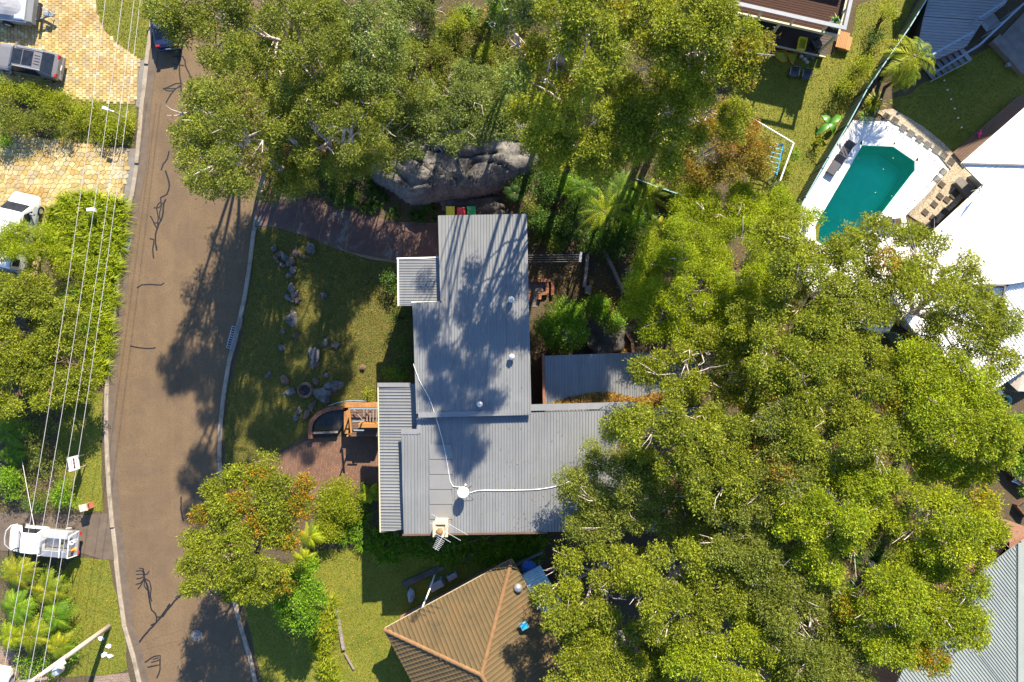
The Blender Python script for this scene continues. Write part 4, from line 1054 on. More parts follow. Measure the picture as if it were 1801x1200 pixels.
for k, (u, L) in enumerate(((0.02, 2.6), (0.30, 2.2), (0.52, 1.2), (0.60, 0.5), (0.66, 0.5), (0.72, 0.5), (0.78, 0.45), (0.84, 0.45), (0.9, 0.42), (0.96, 0.42))):
    c = Vector((0.25, 0.5, 2.62)).lerp(Vector((-0.65, -1.1, 2.62)), u); MB().bar(c-sdv*L/2, c+sdv*L/2, 0.024).build('element', 'aluminium', t)
# satellite dish
p = P(815, 866, ZB+0.7); zz = zfB(p.x, p.y)+0.05; t = thing('satellite_dish', 'white satellite dish standing on the grey metal roof', 'satellite dish', (p.x, p.y, zz))
tl = Matrix.Rotation(math.radians(-38), 4, 'X'); mb = MB(); V = []; F = []
for i in range(6):
    r = 0.38*i/5
    for k in range(24):
        a = 2*math.pi*k/24; V.append(tl @ Vector((r*math.cos(a)*0.95, r*math.sin(a), 0.35*r*r))+Vector((0, 0, 0.75)))
for i in range(5):
    for k in range(24): F.append((i*24+k, (i+1)*24+k, (i+1)*24+(k+1) % 24, i*24+(k+1) % 24))
mb.add(V, F); mb.build('reflector', 'white_paint', t, smooth=True)
MB().tube([(0, 0, 0.0), (0, -0.05, 0.72)], 0.03, 8).build('mount', 'steel', t)
MB().tube([(0, -0.2, 0.55), (0.12, 0.3, 0.95), (0.17, 0.58, 1.12)], 0.018, 6).build('feed_arm', 'black_plastic', t)
MB().lathe((0.17, 0.58, 1.08), [(0.04, 0), (0.06, 0.05), (0.05, 0.12), (0, 0.13)], 10).build('feed_horn', 'white_paint', t)
lg = MB()
for a, b in (((0, 0, 0.5), (0.62, -0.62, 0.02)), ((0, 0, 0.35), (-0.3, -0.5, 0.02)), ((0, 0, 0.3), (0.5, 0.3, 0.02))): MB().tube([a, b], 0.014, 5).build('strut', 'black_plastic', t)
# cables lying on the roof
def roof_cable(pts, zfs, r, mat, label):
    L = []
    for (px, py), zf, z in zip(pts, zfs[0], zfs[1]):
        p = P(px, py, z); L.append(Vector((p.x, p.y, zf(p.x, p.y)+0.09)))
    o = MB().tube(smooth_line(L, 0.5), r, 6).build('roof_cable', mat); tag(o, label, 'cable')
roof_cable([(727, 640), (738, 670), (755, 700), (764, 726), (772, 750), (779, 775), (786, 810), (792, 846), (797, 855), (812, 857)], ([zfA]*4+[zfB]*6, [ZA]*4+[ZB]*6), 0.016, 'white_paint', 'white cable snaking down the metal roof to the dish')
roof_cable([(826, 867), (838, 863), (850, 862), (900, 862), (950, 860), (985, 853), (1010, 843), (1040, 838)], ([zfB]*8, [ZB]*8), 0.02, 'white_paint', 'white cable running along the roof from the dish to the trees')
litter('fallen_leaves', 'heap of orange fallen leaves in the valley of the rear roof', [(962, 712), (1000, 700), (1040, 692), (1075, 690), (1118, 700), (1160, 690), (1220, 700), (1220, 716), (1120, 717), (965, 719)], 5200, lambda x, y: zfE(x, y)+0.03, 31, size=0.11, heap=0.16)
litter('fallen_leaves', 'drift of brown fallen leaves on the south roof below the trees', [(1090, 770), (1130, 755), (1180, 760), (1220, 790), (1225, 925), (1150, 900), (1110, 830), (1075, 800)], 3200, lambda x, y: zfB(x, y)+0.03, 32, size=0.10, heap=0.04)

# ---- neighbour's tiled hip roof
EZ = 3.0; c1 = P(676, 1107, EZ); c2 = P(900, 985, EZ); e = (c2-c1); Wd = e.length; ue = e.normalized(); nin = Vector((ue.y, -ue.x, 0))
if nin.y > 0: nin = -nin
mid = (c1+c2)/2; rise = math.tan(math.radians(25)); ap = mid+nin*Wd/2; ap.z = EZ+Wd/2*rise; Ln = 17.0
ap2 = mid+nin*(Ln-Wd/2); ap2.z = ap.z; c4 = c1+nin*Ln; c3 = c2+nin*Ln
No = Vector((ap.x, ap.y, 0)); NH = thing('tiled_house', 'brick house under a weathered terracotta tiled hip roof', 'house', No)
ins = 0.5; q = [c1+ue*ins+nin*ins, c2-ue*ins+nin*ins, c3-ue*ins-nin*ins, c4+ue*ins-nin*ins]
MB().prism(q, -0.1, EZ-0.05).build('wall', 'brick_wall', NH, No)
mb = MB(); dz = Vector((0, 0, 0.05))
mb.add([c1-dz, c2-dz, c3-dz, c4-dz, ap-dz, ap2-dz], [(0, 4, 1), (1, 4, 5, 2), (2, 5, 3), (3, 5, 4, 0), (0, 1, 2, 3)]); NR = mb.build('roof', 'joint', NH, No)
gt = MB()
for a, b in ((c1, c2), (c2, c3), (c4, c1)): gt = MB(); gt.bar(a-Vector((0, 0, 0.1)), b-Vector((0, 0, 0.1)), 0.12, 0.12); gt.build('gutter', 'cream_paint', NR, No)
def tile_mesh(w=0.325, Lt=0.40):
    mb = MB(); pr = [(-0.5, 0.0), (-0.40, 0.035), (-0.28, 0.045), (-0.16, 0.03), (0.0, 0.006), (0.3, 0.004), (0.5, 0.012)]; V = []
    for v, lift in ((0, 0.045), (1, 0.005)):
        for u, h in pr: V.append((u*w, v*Lt, h+lift))
    for u, h in pr: V.append((u*w, 0.0, h*0.2+0.0))
    n = len(pr); F = [(i, i+1, n+i+1, n+i) for i in range(n-1)]+[(2*n+i, 2*n+i+1, i+1, i) for i in range(n-1)]
    mb.add(V, F); return mb
tm = tile_mesh(); tile_me = bpy.data.meshes.new('roof_tile'); tile_me.from_pydata(tm.v, [], tm.f); tile_me.materials.append(MAT['roof_tile']); tile_me.update()
spots = []
for (a, b, poly) in ((c1, c2, (c1, c2, ap)), (c4, c1, (c4, c1, ap, ap2)), (c2, c3, (c2, c3, ap2, ap))):
    u = (b-a).normalized(); h = Vector((-u.y, u.x, 0)); h = h if h.dot(No-a) > 0 else -h; hx = Vector((h.x, h.y, 0))
    v = (hx*1.0+Vector((0, 0, rise))).normalized(); nrm = u.cross(v)
    if nrm.z < 0: u = -u; nrm = u.cross(v)
    q = [((p-a).dot(u), (p-a).dot(v)) for p in poly]; R = Matrix((u, v, nrm)).transposed()
    u0, u1 = min(x[0] for x in q), max(x[0] for x in q); vmax = max(x[1] for x in q); k = 0; vv = -0.04
    while vv < vmax:
        uu = u0+0.16
        while uu < u1:
            if inside(q, uu, vv+0.2):
                p = a+u*uu+v*vv
                py = 600-p.y*PXM*CAM_H/(CAM_H-p.z)
                if py < 1225: spots.append((p, R, py))
            uu += 0.31
        vv += 0.315
spots.sort(key=lambda s_: (s_[2])); spots = spots[::1]
near = spots[:300]; rest = spots[300:]
for p, R, _ in near:
    o = bpy.data.objects.new('roof_tile', tile_me); C.objects.link(o); o.parent = NR
    o.matrix_local = Matrix.Translation(p-No) @ R.to_4x4()
V = []; F = []
for p, R, _ in rest:
    b0 = len(V); V += [tuple(p-No+R @ Vector(x)) for x in tm.v]; F += [tuple(i+b0 for i in f) for f in tm.f]
me = bpy.data.meshes.new('roof_tiles'); me.from_pydata(V, [], F); me.materials.append(MAT['roof_tile']); o = bpy.data.objects.new('roof_tiles', me); C.objects.link(o); o.parent = NR; o['kind'] = 'stuff'
for a, b in ((c1, ap), (c2, ap), (ap, ap2)):
    L = (b-a).length; n = int(L/0.42); d = (b-a).normalized(); sd = d.cross(Vector((0, 0, 1))).normalized(); up = sd.cross(d)
    for i in range(n):
        p = a+d*(i*L/n); py = 600-p.y*PXM
        if py > 1210: continue
        secs = []
        for t, r, lf in ((0, 0.155, 0.05), (L/n*1.06, 0.135, 0.02)):
            secs.append([p+d*t+sd*math.cos(x)*r+up*(math.sin(x)*r*0.75+lf) for x in (math.radians(g) for g in (-10, 25, 60, 90, 120, 155, 190))])
        mb = MB(); mb.loft(secs); mb.build('ridge_cap', 'ridge_tile', NR, No)
# blue skylight on the far slope
p = P(922, 1100, 3.9); t = MB(); t.box((0, 0, 0), (0.6, 0.5, 0.10), ch=0.02)
# covered patio beside the tiled house
Po = P(955, 1055); PT = thing('patio_cover', 'blue corrugated translucent patio roof beside the tiled roof', 'patio roof', Po)
rP, zfP = roof(PT, Po, [(914, 1012), (950, 994), (1012, 1098), (962, 1124)], 2.7, math.atan2(ue.y, ue.x)+math.pi/2, 'polycarbonate', (0, 0), pitch=0.6, ribs=0.2, rib_h=0.07, wave=True, fascia='grey_blue_paint', th=0.05)
for px, py in ((922, 1012), (950, 1000), (1005, 1096)):
    p = P(px, py, 2.6); MB().box((p.x-Po.x, p.y-Po.y, 1.3), (0.09, 0.09, 2.62)).build('post', 'grey_paint', PT)

# ---- house with dark timber balcony, north-east
Do = P(1400, 60); D_ = thing('balcony_house', 'two-storey dark timber balcony with cream posts and grey rail', 'balcony', Do)
ua = (P(1449, 98)-P(1320, 69)).normalized(); na = Vector((-ua.y, ua.x, 0)); bang = math.atan2(ua.y, ua.x)
z0, z1, z2 = 0.45, 3.0, 4.0
L0, L1 = P(1298, 64, z0), P(1452, 99, z0); L0.z = L1.z = z0
def deck(parent, org, poly, z, ang, mat, bw, name='board', gap=0.012, th=0.04):
    st, back = strips(poly, ang, bw)
    for u0, u1, sa, sb in st:
        if u1-u0 < 0.05: continue
        q = [back(u0+gap, sa[0]), back(u1-gap, sb[0]), back(u1-gap, sb[1]), back(u0+gap, sa[1])]
        mb = MB(); mb.prism([Vector((x, y, 0)) for x, y in q], z-th, z); mb.build(name, mat, parent, org)
low_poly = [L0, L1, L1+na*6.5, L0+na*6.5]
fl = MB(); fl.prism([Vector((p.x, p.y, 0)) for p in low_poly], 0.05, z0-0.06); lowd = fl.build('lower_deck', 'timber_brown', D_, Do); deck(lowd, Do, low_poly, z0, bang+math.pi/2, 'deck_dark', 0.20)
U0, U1 = P(1262, 13, z1), P(1473, 61, z1); up_poly = [U0, U1, U1+na*6, U0+na*6]
fl = MB(); fl.prism([Vector((p.x, p.y, 0)) for p in up_poly], z1-0.22, z1-0.05); upd = fl.build('upper_deck', 'timber_brown', D_, Do); deck(upd, Do, up_poly, z1, bang+math.pi/2, 'deck_red', 0.17)
MB().bar(L0-na*0.06+Vector((0, 0, -0.05)), L1-na*0.06+Vector((0, 0, -0.05)), 0.09, 0.16).build('edge_beam', 'cream_paint', D_, Do)
MB().bar(U0-na*0.06+Vector((0, 0, -0.08)), U1-na*0.06+Vector((0, 0, -0.08)), 0.12, 0.26).build('edge_beam', 'cream_paint', D_, Do)
MB().bar(U1+ua*0.06+Vector((0, 0, -0.08)), U1+ua*0.06+na*6+Vector((0, 0, -0.08)), 0.12, 0.26).build('edge_beam', 'cream_paint', D_, Do)
up = Vector((0, 0, 1))
MB().bar(U0+up*1.0, U1+up*1.0+ua*0.12, 0.26, 0.08).build('handrail', 'grey_paint', D_, Do)
MB().bar(U1+up*1.003+na*0.1, U1+up*1.003+na*6, 0.24, 0.08).build('handrail', 'grey_paint', D_, Do)
Lu = (U1-U0).length
for t in (0.08, 0.345, 0.61, 0.875): 
    p = U0+ua*Lu*t; MB().bar(p+na*0.05, p+na*0.05+up*0.98, 0.12, 0.12).build('rail_post', 'cream_paint', D_, Do)
for t in (1.5, 3, 4.5): MB().bar(U1+na*t, U1+na*t+up*0.98, 0.11, 0.11).build('rail_post', 'cream_paint', D_, Do)
for px, py in ((1348, 72), (1440, 94)):
    b = P(px, py, z0); b = Vector((b.x, b.y, 0))+na*0.1; MB().bar(b, b+up*(z1-0.2), 0.15, 0.15).build('post', 'cream_paint', D_, Do)
wl_ = MB(); hw = [U0+na*6.2-ua*2, U1+na*6.2, U1+na*9-ua*0, U0+na*9-ua*2]; wl_.prism([Vector((p.x, p.y, 0)) for p in hw], -0.1, 6.0); wl_.build('wall', 'pale_wall', D_, Do)
# timber step beside the lower deck
So = P(1482, 78); S_ = thing('timber_steps', 'orange timber steps beside the dark lower deck', 'steps', So)
for k in range(4):
    c = P(1476+3.4*k, 64+3*k, 0.5); 
for k in range(7):
    c = P(1469, 84, 0.3)+ua*(0.12*k); MB().bar((c.x-So.x, c.y-So.y, 0.42), (c.x-So.x+na.x*1.2, c.y-So.y+na.y*1.2, 0.42), 0.105, 0.05).build('board', 'timber_orange', S_)
MB().box((0.05, -0.05, 0.19), (0.8, 1.0, 0.36), bang).build('riser', 'timber_orange', S_)

# ---- east house: white roofs, and its grey timber deck
Eo = P(1790, 400); E_ = thing('white_house', 'large house with brilliant white metal roof beside the pool', 'house', Eo)
W1 = [(1690, 287), (1835, 160), (1960, 160), (1960, 468), (1775, 500), (1640, 500), (1590, 456), (1644, 403), (1728, 325)]
walls(E_, Eo, W1, 3.6, 3.4, 'pale_wall', 1.9); rW, zfW = roof(E_, Eo, W1, 3.6, math.radians(-45), 'roof_white', (0.0, 0.0), pitch=0.8, ribs=0.4, rib_h=0.025, rib_w=0.05, fascia='cream_paint')
W2 = [(1770, 505), (1960, 380), (1960, 560), (1800, 652), (1742, 690), (1750, 600)]
walls(E_, Eo, W2, 3.2, 3.0, 'pale_wall', 1.2); roof(E_, Eo, W2, 3.2, math.radians(36), 'roof_white', (0, 0), pitch=0.84, ribs=0.21, rib_h=0.055, rib_w=0.09, fascia='cream_paint')
W3 = [(1560, 506), (1764, 506), (1744, 600), (1738, 684), (1690, 650), (1610, 590)]
roof(E_, Eo, W3, 3.0, math.radians(36), 'roof_white', (0, 0), pitch=0.84, ribs=0.21, rib_h=0.04, rib_w=0.08, fascia='cream_paint'); walls(E_, Eo, W3, 3.0, 2.8, 'pale_wall', 1.0)
for a, b, z in (((1692, 288), (1806, 291), 3.7), ((1640, 501), (1768, 502), 3.65), ((1768, 502), (1752, 600), 3.65)):
    p, q = P(*a, z), P(*b, z); MB().bar(p, q, 0.12, 0.08).build('gutter', 'roof_trim_dark', rW, Eo)
p = P(1722, 332, 4.4); t = thing('satellite_dish', 'tilted satellite dish at the edge of the white roof', 'satellite dish', (p.x, p.y, 3.62))
tl = Matrix.Rotation(math.radians(60), 4, Vector((0.5, 0.8, 0)).normalized()); mb = MB(); V = []; F = []
for i in range(5):
    r = 0.48*i/4
    for k in range(20): a = 2*math.pi*k/20; V.append(tl @ Vector((r*math.cos(a), r*math.sin(a), 0.3*r*r))+Vector((0, 0, 0.85)))
for i in range(4):
    for k in range(20): F.append((i*20+k, (i+1)*20+k, (i+1)*20+(k+1) % 20, i*20+(k+1) % 20))
mb.add(V, F); mb.build('reflector', 'roof_flashing', t, smooth=True); MB().tube([(0, 0, 0), (0, 0, 0.85)], 0.03, 7).build('mast', 'steel', t); MB().tube([(0, 0, 0.85), (0.45, -0.3, 1.05)], 0.015, 5).build('feed_arm', 'steel', t)
# grey timber deck with stairs, top right
Go = P(1700, 60); G_ = thing('timber_deck', 'weathered grey timber deck with two flights of stairs', 'deck', Go)
gz = 1.5; gp = PP([(1640, -30), (1790, -30), (1768, 8), (1730, 36), (1700, 82), (1648, 104), (1612, 96), (1622, 40)], gz)
fl = MB(); fl.prism([Vector((p.x, p.y, 0)) for p in gp], 0.05, gz-0.06); fr = fl.build('frame', 'timber_brown', G_, Go); deck(fr, Go, gp, gz, math.radians(86), 'deck_grey', 0.21)
def stair(px0, px1, n, depth, ztop, dirv):
    a, b = P(*px0, ztop), P(*px1, ztop); dv = Vector(dirv).normalized()
    for k in range(n):
        o_ = dv*(k*0.34); z = ztop-0.19*(k+1); q0, q1 = a+o_, b+o_
        MB().bar(Vector((q0.x, q0.y, z)), Vector((q1.x, q1.y, z)), 0.30, 0.05).build('stair_tread', 'deck_grey', G_, Go)
    for q0 in (a, b):
        e0 = q0+dv*(n*0.34); MB().bar(Vector((q0.x, q0.y, ztop-0.05)), Vector((e0.x, e0.y, ztop-0.05-0.19*n)), 0.06, 0.24).build('stringer', 'grey_paint', G_, Go)
stair((1690, 80), (1710, 105), 7, 0.3, gz, (-0.85, -0.42, 0)); stair((1728, 34), (1742, 52), 6, 0.3, gz, (0.85, 0.55, 0))
for a, b, za, zb in (((1640, 96), (1712, 56), gz+1.0, gz+1.0), ((1722, 32), (1768, 2), gz+1.0, gz+1.0), ((1644, 128), (1722, 80), 0.6, gz+0.6), ((1722, 80), (1801, 6), gz+0.6, gz+0.6)):
    p, q = P(*a, za), P(*b, zb); MB().bar(p, q, 0.14, 0.07).build('handrail', 'grey_blue_paint', G_, Go)
    for t in (0.05, 0.5, 0.95):
        c = p.lerp(q, t); MB().bar(Vector((c.x, c.y, 0)), c-Vector((0, 0, 0.04)), 0.08).build('rail_post', 'grey_blue_paint', G_, Go)
sheet('path', [(1755, 70), (1840, -20), (1900, 20), (1900, 160), (1830, 150), (1801, 118)], 'concrete_grey', 0.05, 0)
o = MB(); a, b = P(1752, 66, 0.5), P(1806, 124, 0.5); o.bar(Vector((a.x, a.y, 0.25)), Vector((b.x, b.y, 0.25)), 0.75, 0.5); w_ = o.build('retaining_wall', 'concrete_grey'); tag(w_, 'broad pale concrete retaining wall beside the shaded lawn', 'wall')
o = MB(); a, b = P(1808, 180, 0.3), P(1690, 282, 0.3); 
Bo = P(1750, 230); B2 = thing('boardwalk', 'dark timber boardwalk along the white roof edge', 'boardwalk', Bo)
for k in range(7):
    dv = (b-a).normalized(); sd = Vector((-dv.y, dv.x, 0)); off = sd*(k*0.19-0.7)
    MB().bar(Vector((a.x, a.y, 0.2))+off, Vector((b.x, b.y, 0.2))+off, 0.17, 0.05).build('board', 'timber_brown', B2, Bo)
for t in (0.1, 0.5, 0.9):
    c = a.lerp(b, t); MB().bar(Vector((c.x, c.y, 0.08))+sd*-0.75, Vector((c.x, c.y, 0.08))+sd*0.55, 0.1, 0.16).build('bearer', 'timber_brown', B2, Bo)

# ---- tall house just north of the frame, whose shadow falls over the grey deck and the lawn
q0 = P(1800, -120); Q = thing('tall_house', 'two-storey house standing north of the weathered grey deck', 'house', q0)
MB().box((0, 0, 3.5), (12.0, 6.0, 7.0)).build('wall', 'pale_wall', Q)
mb = MB(); mb.add([(-6.4, -3.4, 7.0), (6.4, -3.4, 7.0), (6.4, 3.4, 7.0), (-6.4, 3.4, 7.0), (-0.5, 0, 11.8), (0.5, 0, 11.8)], [(0, 1, 5, 4), (1, 2, 5), (2, 3, 4, 5), (3, 0, 4), (0, 3, 2, 1)]); mb.build('roof', 'roof_flashing', Q)
for x in (-4, -1.3, 1.3, 4): 
    f_ = MB().box((x, -3.03, 4.6), (1.5, .1, 1.3)).build('window', 'white_paint', Q); MB().box((x, -3.07, 4.6), (1.3, .06, 1.1)).build('pane', 'glass_dark', f_)
# twigs and leaves blown over the white roof
litter('roof_debris', 'dark twigs and leaves scattered over the white roof', [(1692, 300), (1801, 200), (1801, 470), (1650, 490), (1650, 410)], 75, lambda x, y: 3.66, 77, size=0.07)
# ---- south-east house
So_ = P(1720, 1110); S2 = thing('ribbed_house', 'house with pale green-grey finely ribbed roof under the trees', 'house', So_)
R1 = [(1860, 915), (1722, 1010), (1600, 1120), (1560, 1240), (1792, 1240), (1792, 962)]
walls(S2, So_, R1, 3.4, 3.2, 'brick_wall', 0.5); roof(S2, So_, [(1792, 955), (1722, 1008), (1620, 1105), (1560, 1240), (1792, 1240)], 3.4, math.radians(38), 'roof_greengrey', (0, 0), pitch=0.78, ribs=0.195, rib_h=0.05, rib_w=0.08, fascia='grey_paint')
roof(S2, So_, [(1796, 952), (1880, 895), (1880, 1240), (1796, 1240)], 3.4, math.radians(-38), 'roof_greengrey', (0, 0), pitch=0.78, ribs=0.195, rib_h=0.05, rib_w=0.08, fascia='grey_paint')
p, q = P(1794, 955, 3.5), P(1794, 1235, 3.5); MB().bar(p, q, 0.3, 0.08).build('ridge_cap', 'roof_greengrey', S2, So_)
# ---- house at the far west edge: only its corner garden shows, nothing to build

# ---- fences of green ribbed steel
def steel_fence(pts, h, label, pw=0.78):
    w = [P(a, b, h) for a, b in pts]; org = Vector((w[0].x, w[0].y, 0)); t = thing('steel_fence', label, 'fence', org)
    for i in range(len(w)-1):
        a, b = w[i], w[i+1]; L = (b-a).length; d = (b-a).normalized(); sd = Vector((-d.y, d.x, 0)); n = max(1, int(L/pw))
        for k in range(n):
            V = []; m_ = 12; F = []
            for j in range(m_+1):
                f = (k+j/m_)/n; p = a+d*L*f+sd*(0.02 if (j//2) % 2 else -0.02); V += [(p.x-org.x, p.y-org.y, 0.0), (p.x-org.x, p.y-org.y, h-0.05)]
            F = [(2*j, 2*j+2, 2*j+3, 2*j+1) for j in range(m_)]
            mb = MB(); mb.add(V, F); mb.build('panel', 'green_steel', t)
        MB().bar(a-org-Vector((0, 0, 0.03)), b-org-Vector((0, 0, 0.03)), 0.07, 0.06).build('top_rail', 'teal_trim', t)
        for k in range(0, n+1, 3):
            p = a+d*L*k/n; MB().box((p.x-org.x, p.y-org.y, h/2), (0.08, 0.08, h)).build('post', 'green_steel', t)
    return t
steel_fence([(1648, -30), (1600, 48), (1560, 106), (1526, 156), (1490, 222), (1446, 296), (1398, 382)], 1.9, 'long green ribbed steel fence between the lawn and the pool')
steel_fence([(1575, 585), (1636, 656)], 1.8, 'short green steel fence showing through a gap in the big crowns')
steel_fence([(1120, 315), (1160, 330), (1208, 346)], 1.8, 'dark green steel fence half hidden behind the tree ferns')
# ------------------------------------------------------------------ boulder and rocks
def boulder():
    px = [(640, 262), (668, 246), (720, 238), (790, 228), (860, 216), (925, 206), (948, 240), (950, 280), (930, 312), (890, 332), (840, 345), (780, 352), (722, 358), (690, 335), (655, 318), (642, 290)]
    poly = smooth_line(PP(px, 0.8), 0.6, True); cx, cy = P(800, 285, 0.8).xy; xs = [p.x for p in poly]; ys = [p.y for p in poly]
    G = 0.16; nx = int((max(xs)-min(xs))/G)+3; ny = int((max(ys)-min(ys))/G)+3
    X, Y = np.meshgrid(min(xs)-G+np.arange(nx)*G, min(ys)-G+np.arange(ny)*G); pl = [(p.x, p.y) for p in poly]
    I = np_inside(pl, X, Y); D = np_edge_dist(pl, X, Y)*np.where(I, 1, -1); V = []; idx = -np.ones(X.shape, int); F = []
    for i in range(ny):
        for j in range(nx):
            d = D[i, j]
            if d < -0.12: continue
            p = Vector((X[i, j], Y[i, j], 0)); t = max(0, min(1, d/1.5))
            h = 2.5*math.sqrt(max(0, 1-(1-t)**2))*(0.75+0.35*mnoise.noise(p*0.22)+0.22*mnoise.noise(p*0.6))
            r = abs(mnoise.noise(Vector((p.x*0.35+p.y*0.5, p.y*0.9, 2)))); h -= 0.5*max(0, 0.12-r)/0.12*t
            h += 0.10*mnoise.noise(p*2.2)+0.06*mnoise.noise(p*5)
            idx[i, j] = len(V); V.append((p.x, p.y, max(-0.1, h) if d > 0 else -0.1))
    for i in range(ny-1):
        for j in range(nx-1):
            q = (idx[i, j], idx[i, j+1], idx[i+1, j+1], idx[i+1, j])
            if min(q) >= 0: F.append(q)
    mb = MB(); mb.add(V, F); o = mb.build('boulder', 'rock', org=P(800, 285), smooth=True); tag(o, 'huge weathered grey sandstone boulder above the red driveway', 'boulder')
boulder()
rock('boulder', 'dark rounded boulder lying beside the wheelie bins', 838, 366, 2.1, 0.7, 'rock_dark', 3, (1.2, 0.45), 0.0, sub=4)
rock('boulder', 'dark grey boulder between the round shrub and the rear roof', 1065, 590, 1.9, 1.1, 'rock_dark', 7, (1.0, 0.85), 0.2, sub=4)
rock('boulder', 'tan upright sandstone outcrop among the bushland shrubs', 728, 55, 1.3, 1.6, 'rock_brown', 9, (0.8, 1.3), 0.2, sub=4)
rock('boulder', 'pale sandstone slab beneath the grey leaved tree', 690, 262, 1.5, 1.0, 'rock', 12, (1.2, 0.7), -0.5, sub=4)
rr_ = random.Random(3)
spots_r = [(482, 437, .35), (492, 446, .4), (486, 455, .3), (500, 452, .45), (510, 462, .4), (497, 466, .35), (515, 475, .35), (508, 484, .3), (520, 443, .35), (535, 452, .3), (545, 438, .4), (512, 507, .4), (518, 518, .4), (508, 525, .45), (522, 528, .4), (514, 550, .45), (512, 562, .5), (497, 583, .4), (520, 590, .4), (569, 520, .35), (495, 612, .3), (552, 632, .45), (551, 620, .4), (572, 602, .35), (588, 607, .4), (500, 668, .45), (586, 680, .45), (565, 694, .5), (555, 672, .4), (548, 715, .55), (538, 730, .5), (552, 742, .45), (525, 722, .45), (530, 690, .3), (575, 660, .35), (638, 647, .3), (472, 660, .4), (510, 690, .45), (520, 735, .4)]
for i, (x, y, r) in enumerate(spots_r):
    if i in (21, 26, 27): continue
    br = i < 14
    rock('garden_rock', 'brownish jagged rock in the rubble row near the red driveway' if br else 'grey weathered rock scattered down the front lawn', x, y, r*rr_.uniform(0.6, 0.95), 0.32, 'rock_brown' if rr_.random() < 0.5 else 'rock', 20+i, (rr_.uniform(0.8, 1.4), rr_.uniform(0.6, 1.0)), rr_.uniform(0, 3), 'rubble row rocks by the driveway' if br else 'rocks scattered on the front lawn', 2, rough=0.5)
rock('garden_rock', 'pale pointed rock standing upright in the front lawn', 552, 630, .62, .5, 'rock', 60, (0.6, 1.3), 0.1, sub=3, rough=0.5)
rock('garden_rock', 'flat bluish rock beside the hollow tree stump', 586, 681, .6, .35, 'rock', 61, (1.2, 0.7), 0.3, sub=3, rough=0.5)
rock('garden_rock', 'wide mottled rock below the hollow tree stump', 566, 696, .6, .4, 'rock', 62, (1.1, 0.8), -0.2, sub=3, rough=0.5)
p = P(538, 686); t = thing('tree_stump', 'hollow dark tree stump among the front lawn rocks', 'stump', p)
MB().lathe((0, 0, -0.05), [(0.62, 0), (0.58, 0.35), (0.52, 0.42), (0.42, 0.40), (0.36, 0.15), (0, 0.10)], 14).build('bark', 'bark_brown', t)
MB().lathe((0, 0, 0.06), [(0.36, 0), (0.35, 0.04), (0, 0.05)], 12).build('hollow', 'tar', t)

# ------------------------------------------------------------------ trees
OR = ((0.42, 0.18, 0.01), 0.055); RU = ((0.30, 0.09, 0.015), 0.03)
# north-west group over the road
tree('eucalypt', 'olive eucalypt overhanging the road and the parked navy car', [(276, -20), (400, -20), (455, 30), (470, 90), (440, 130), (395, 150), (360, 165), (345, 130), (338, 92), (275, 80)], (470, 60), 15, 11.5, 'olive', 101, deep=0.3, fill=0.80, spacing=1.25, gap=0.05, grow=1.0)
tree('eucalypt', 'olive eucalypt reaching furthest over the road above the red driveway', [(312, 172), (360, 160), (420, 140), (480, 160), (520, 215), (525, 270), (480, 310), (452, 368), (420, 362), (395, 372), (368, 348), (340, 312), (328, 250), (316, 208)], (500, 300), 16.5, 11.5, 'olive', 102, deep=0.9, fill=0.80, spacing=1.25, gap=0.08, grow=1.0, accent=((0.17, 0.10, 0.06), 0.05))
tree('eucalypt', 'tall eucalypt with bare white branches beside the road', [(400, -20), (560, -20), (600, 40), (610, 110), (590, 165), (520, 205), (470, 160), (430, 100)], (560, 140), 15.5, 11.5, 'olive', 103, deep=0.6, fill=0.80, spacing=1.25, gap=0.14, bare=0.6, tr=0.3)
tree('eucalypt', 'sprawling eucalypt with twisted limbs above the huge boulder', [(520, 190), (590, 150), (640, 150), (690, 190), (720, 250), (670, 262), (640, 285), (590, 292), (540, 285), (510, 250)], (630, 270), 14.5, 10.5, 'olive', 104, deep=0.6, fill=0.80, spacing=1.25, gap=0.14, bare=0.5)
tree('eucalypt', 'eucalypt with thin open crown and shadowed middle limbs', [(560, -20), (700, -20), (720, 60), (700, 130), (680, 180), (620, 160), (600, 90)], (660, 130), 14.5, 10, 'grey', 105, deep=0.6, fill=0.80, spacing=1.25, gap=0.18, bare=0.7, tr=0.3)
# younger trees standing lower under the tall crowns
for i, (x, y, r, lb) in enumerate([(600, 95, 62, 'younger eucalypt under the tall white-branched eucalypt'), (512, 182, 58, 'younger eucalypt beside the road under the olive crowns'), (690, 130, 58, 'younger eucalypt beside the sandstone outcrop'), (560, 60, 60, 'younger eucalypt in the northern bushland thicket'), (640, 190, 55, 'younger eucalypt behind the huge boulder'), (472, 108, 55, 'younger eucalypt between the road and the bushland thicket'), (440, 178, 52, 'younger eucalypt leaning towards the road kerb')]):
    tree('young_eucalypt', lb, [(x+r*math.cos(a)*1.1, y+r*math.sin(a)) for a in np.linspace(0, 5.6, 9)], (x+(900-x)*.18, y+(600-y)*.18), 9.0, 5.0, 'olive', 180+i, dens=0.6, gap=0.05, tr=0.15)
tree('young_eucalypt', 'broad low eucalypt over the road beneath the olive crown by the driveway', [(325, 172), (370, 150), (430, 150), (490, 180), (505, 250), (470, 310), (445, 350), (405, 355), (370, 330), (345, 290), (332, 235)], (470, 290), 9.5, 6.2, 'olive', 190, gap=0.12, fill=0.85, grow=1.0, dens=0.7, tr=0.18)
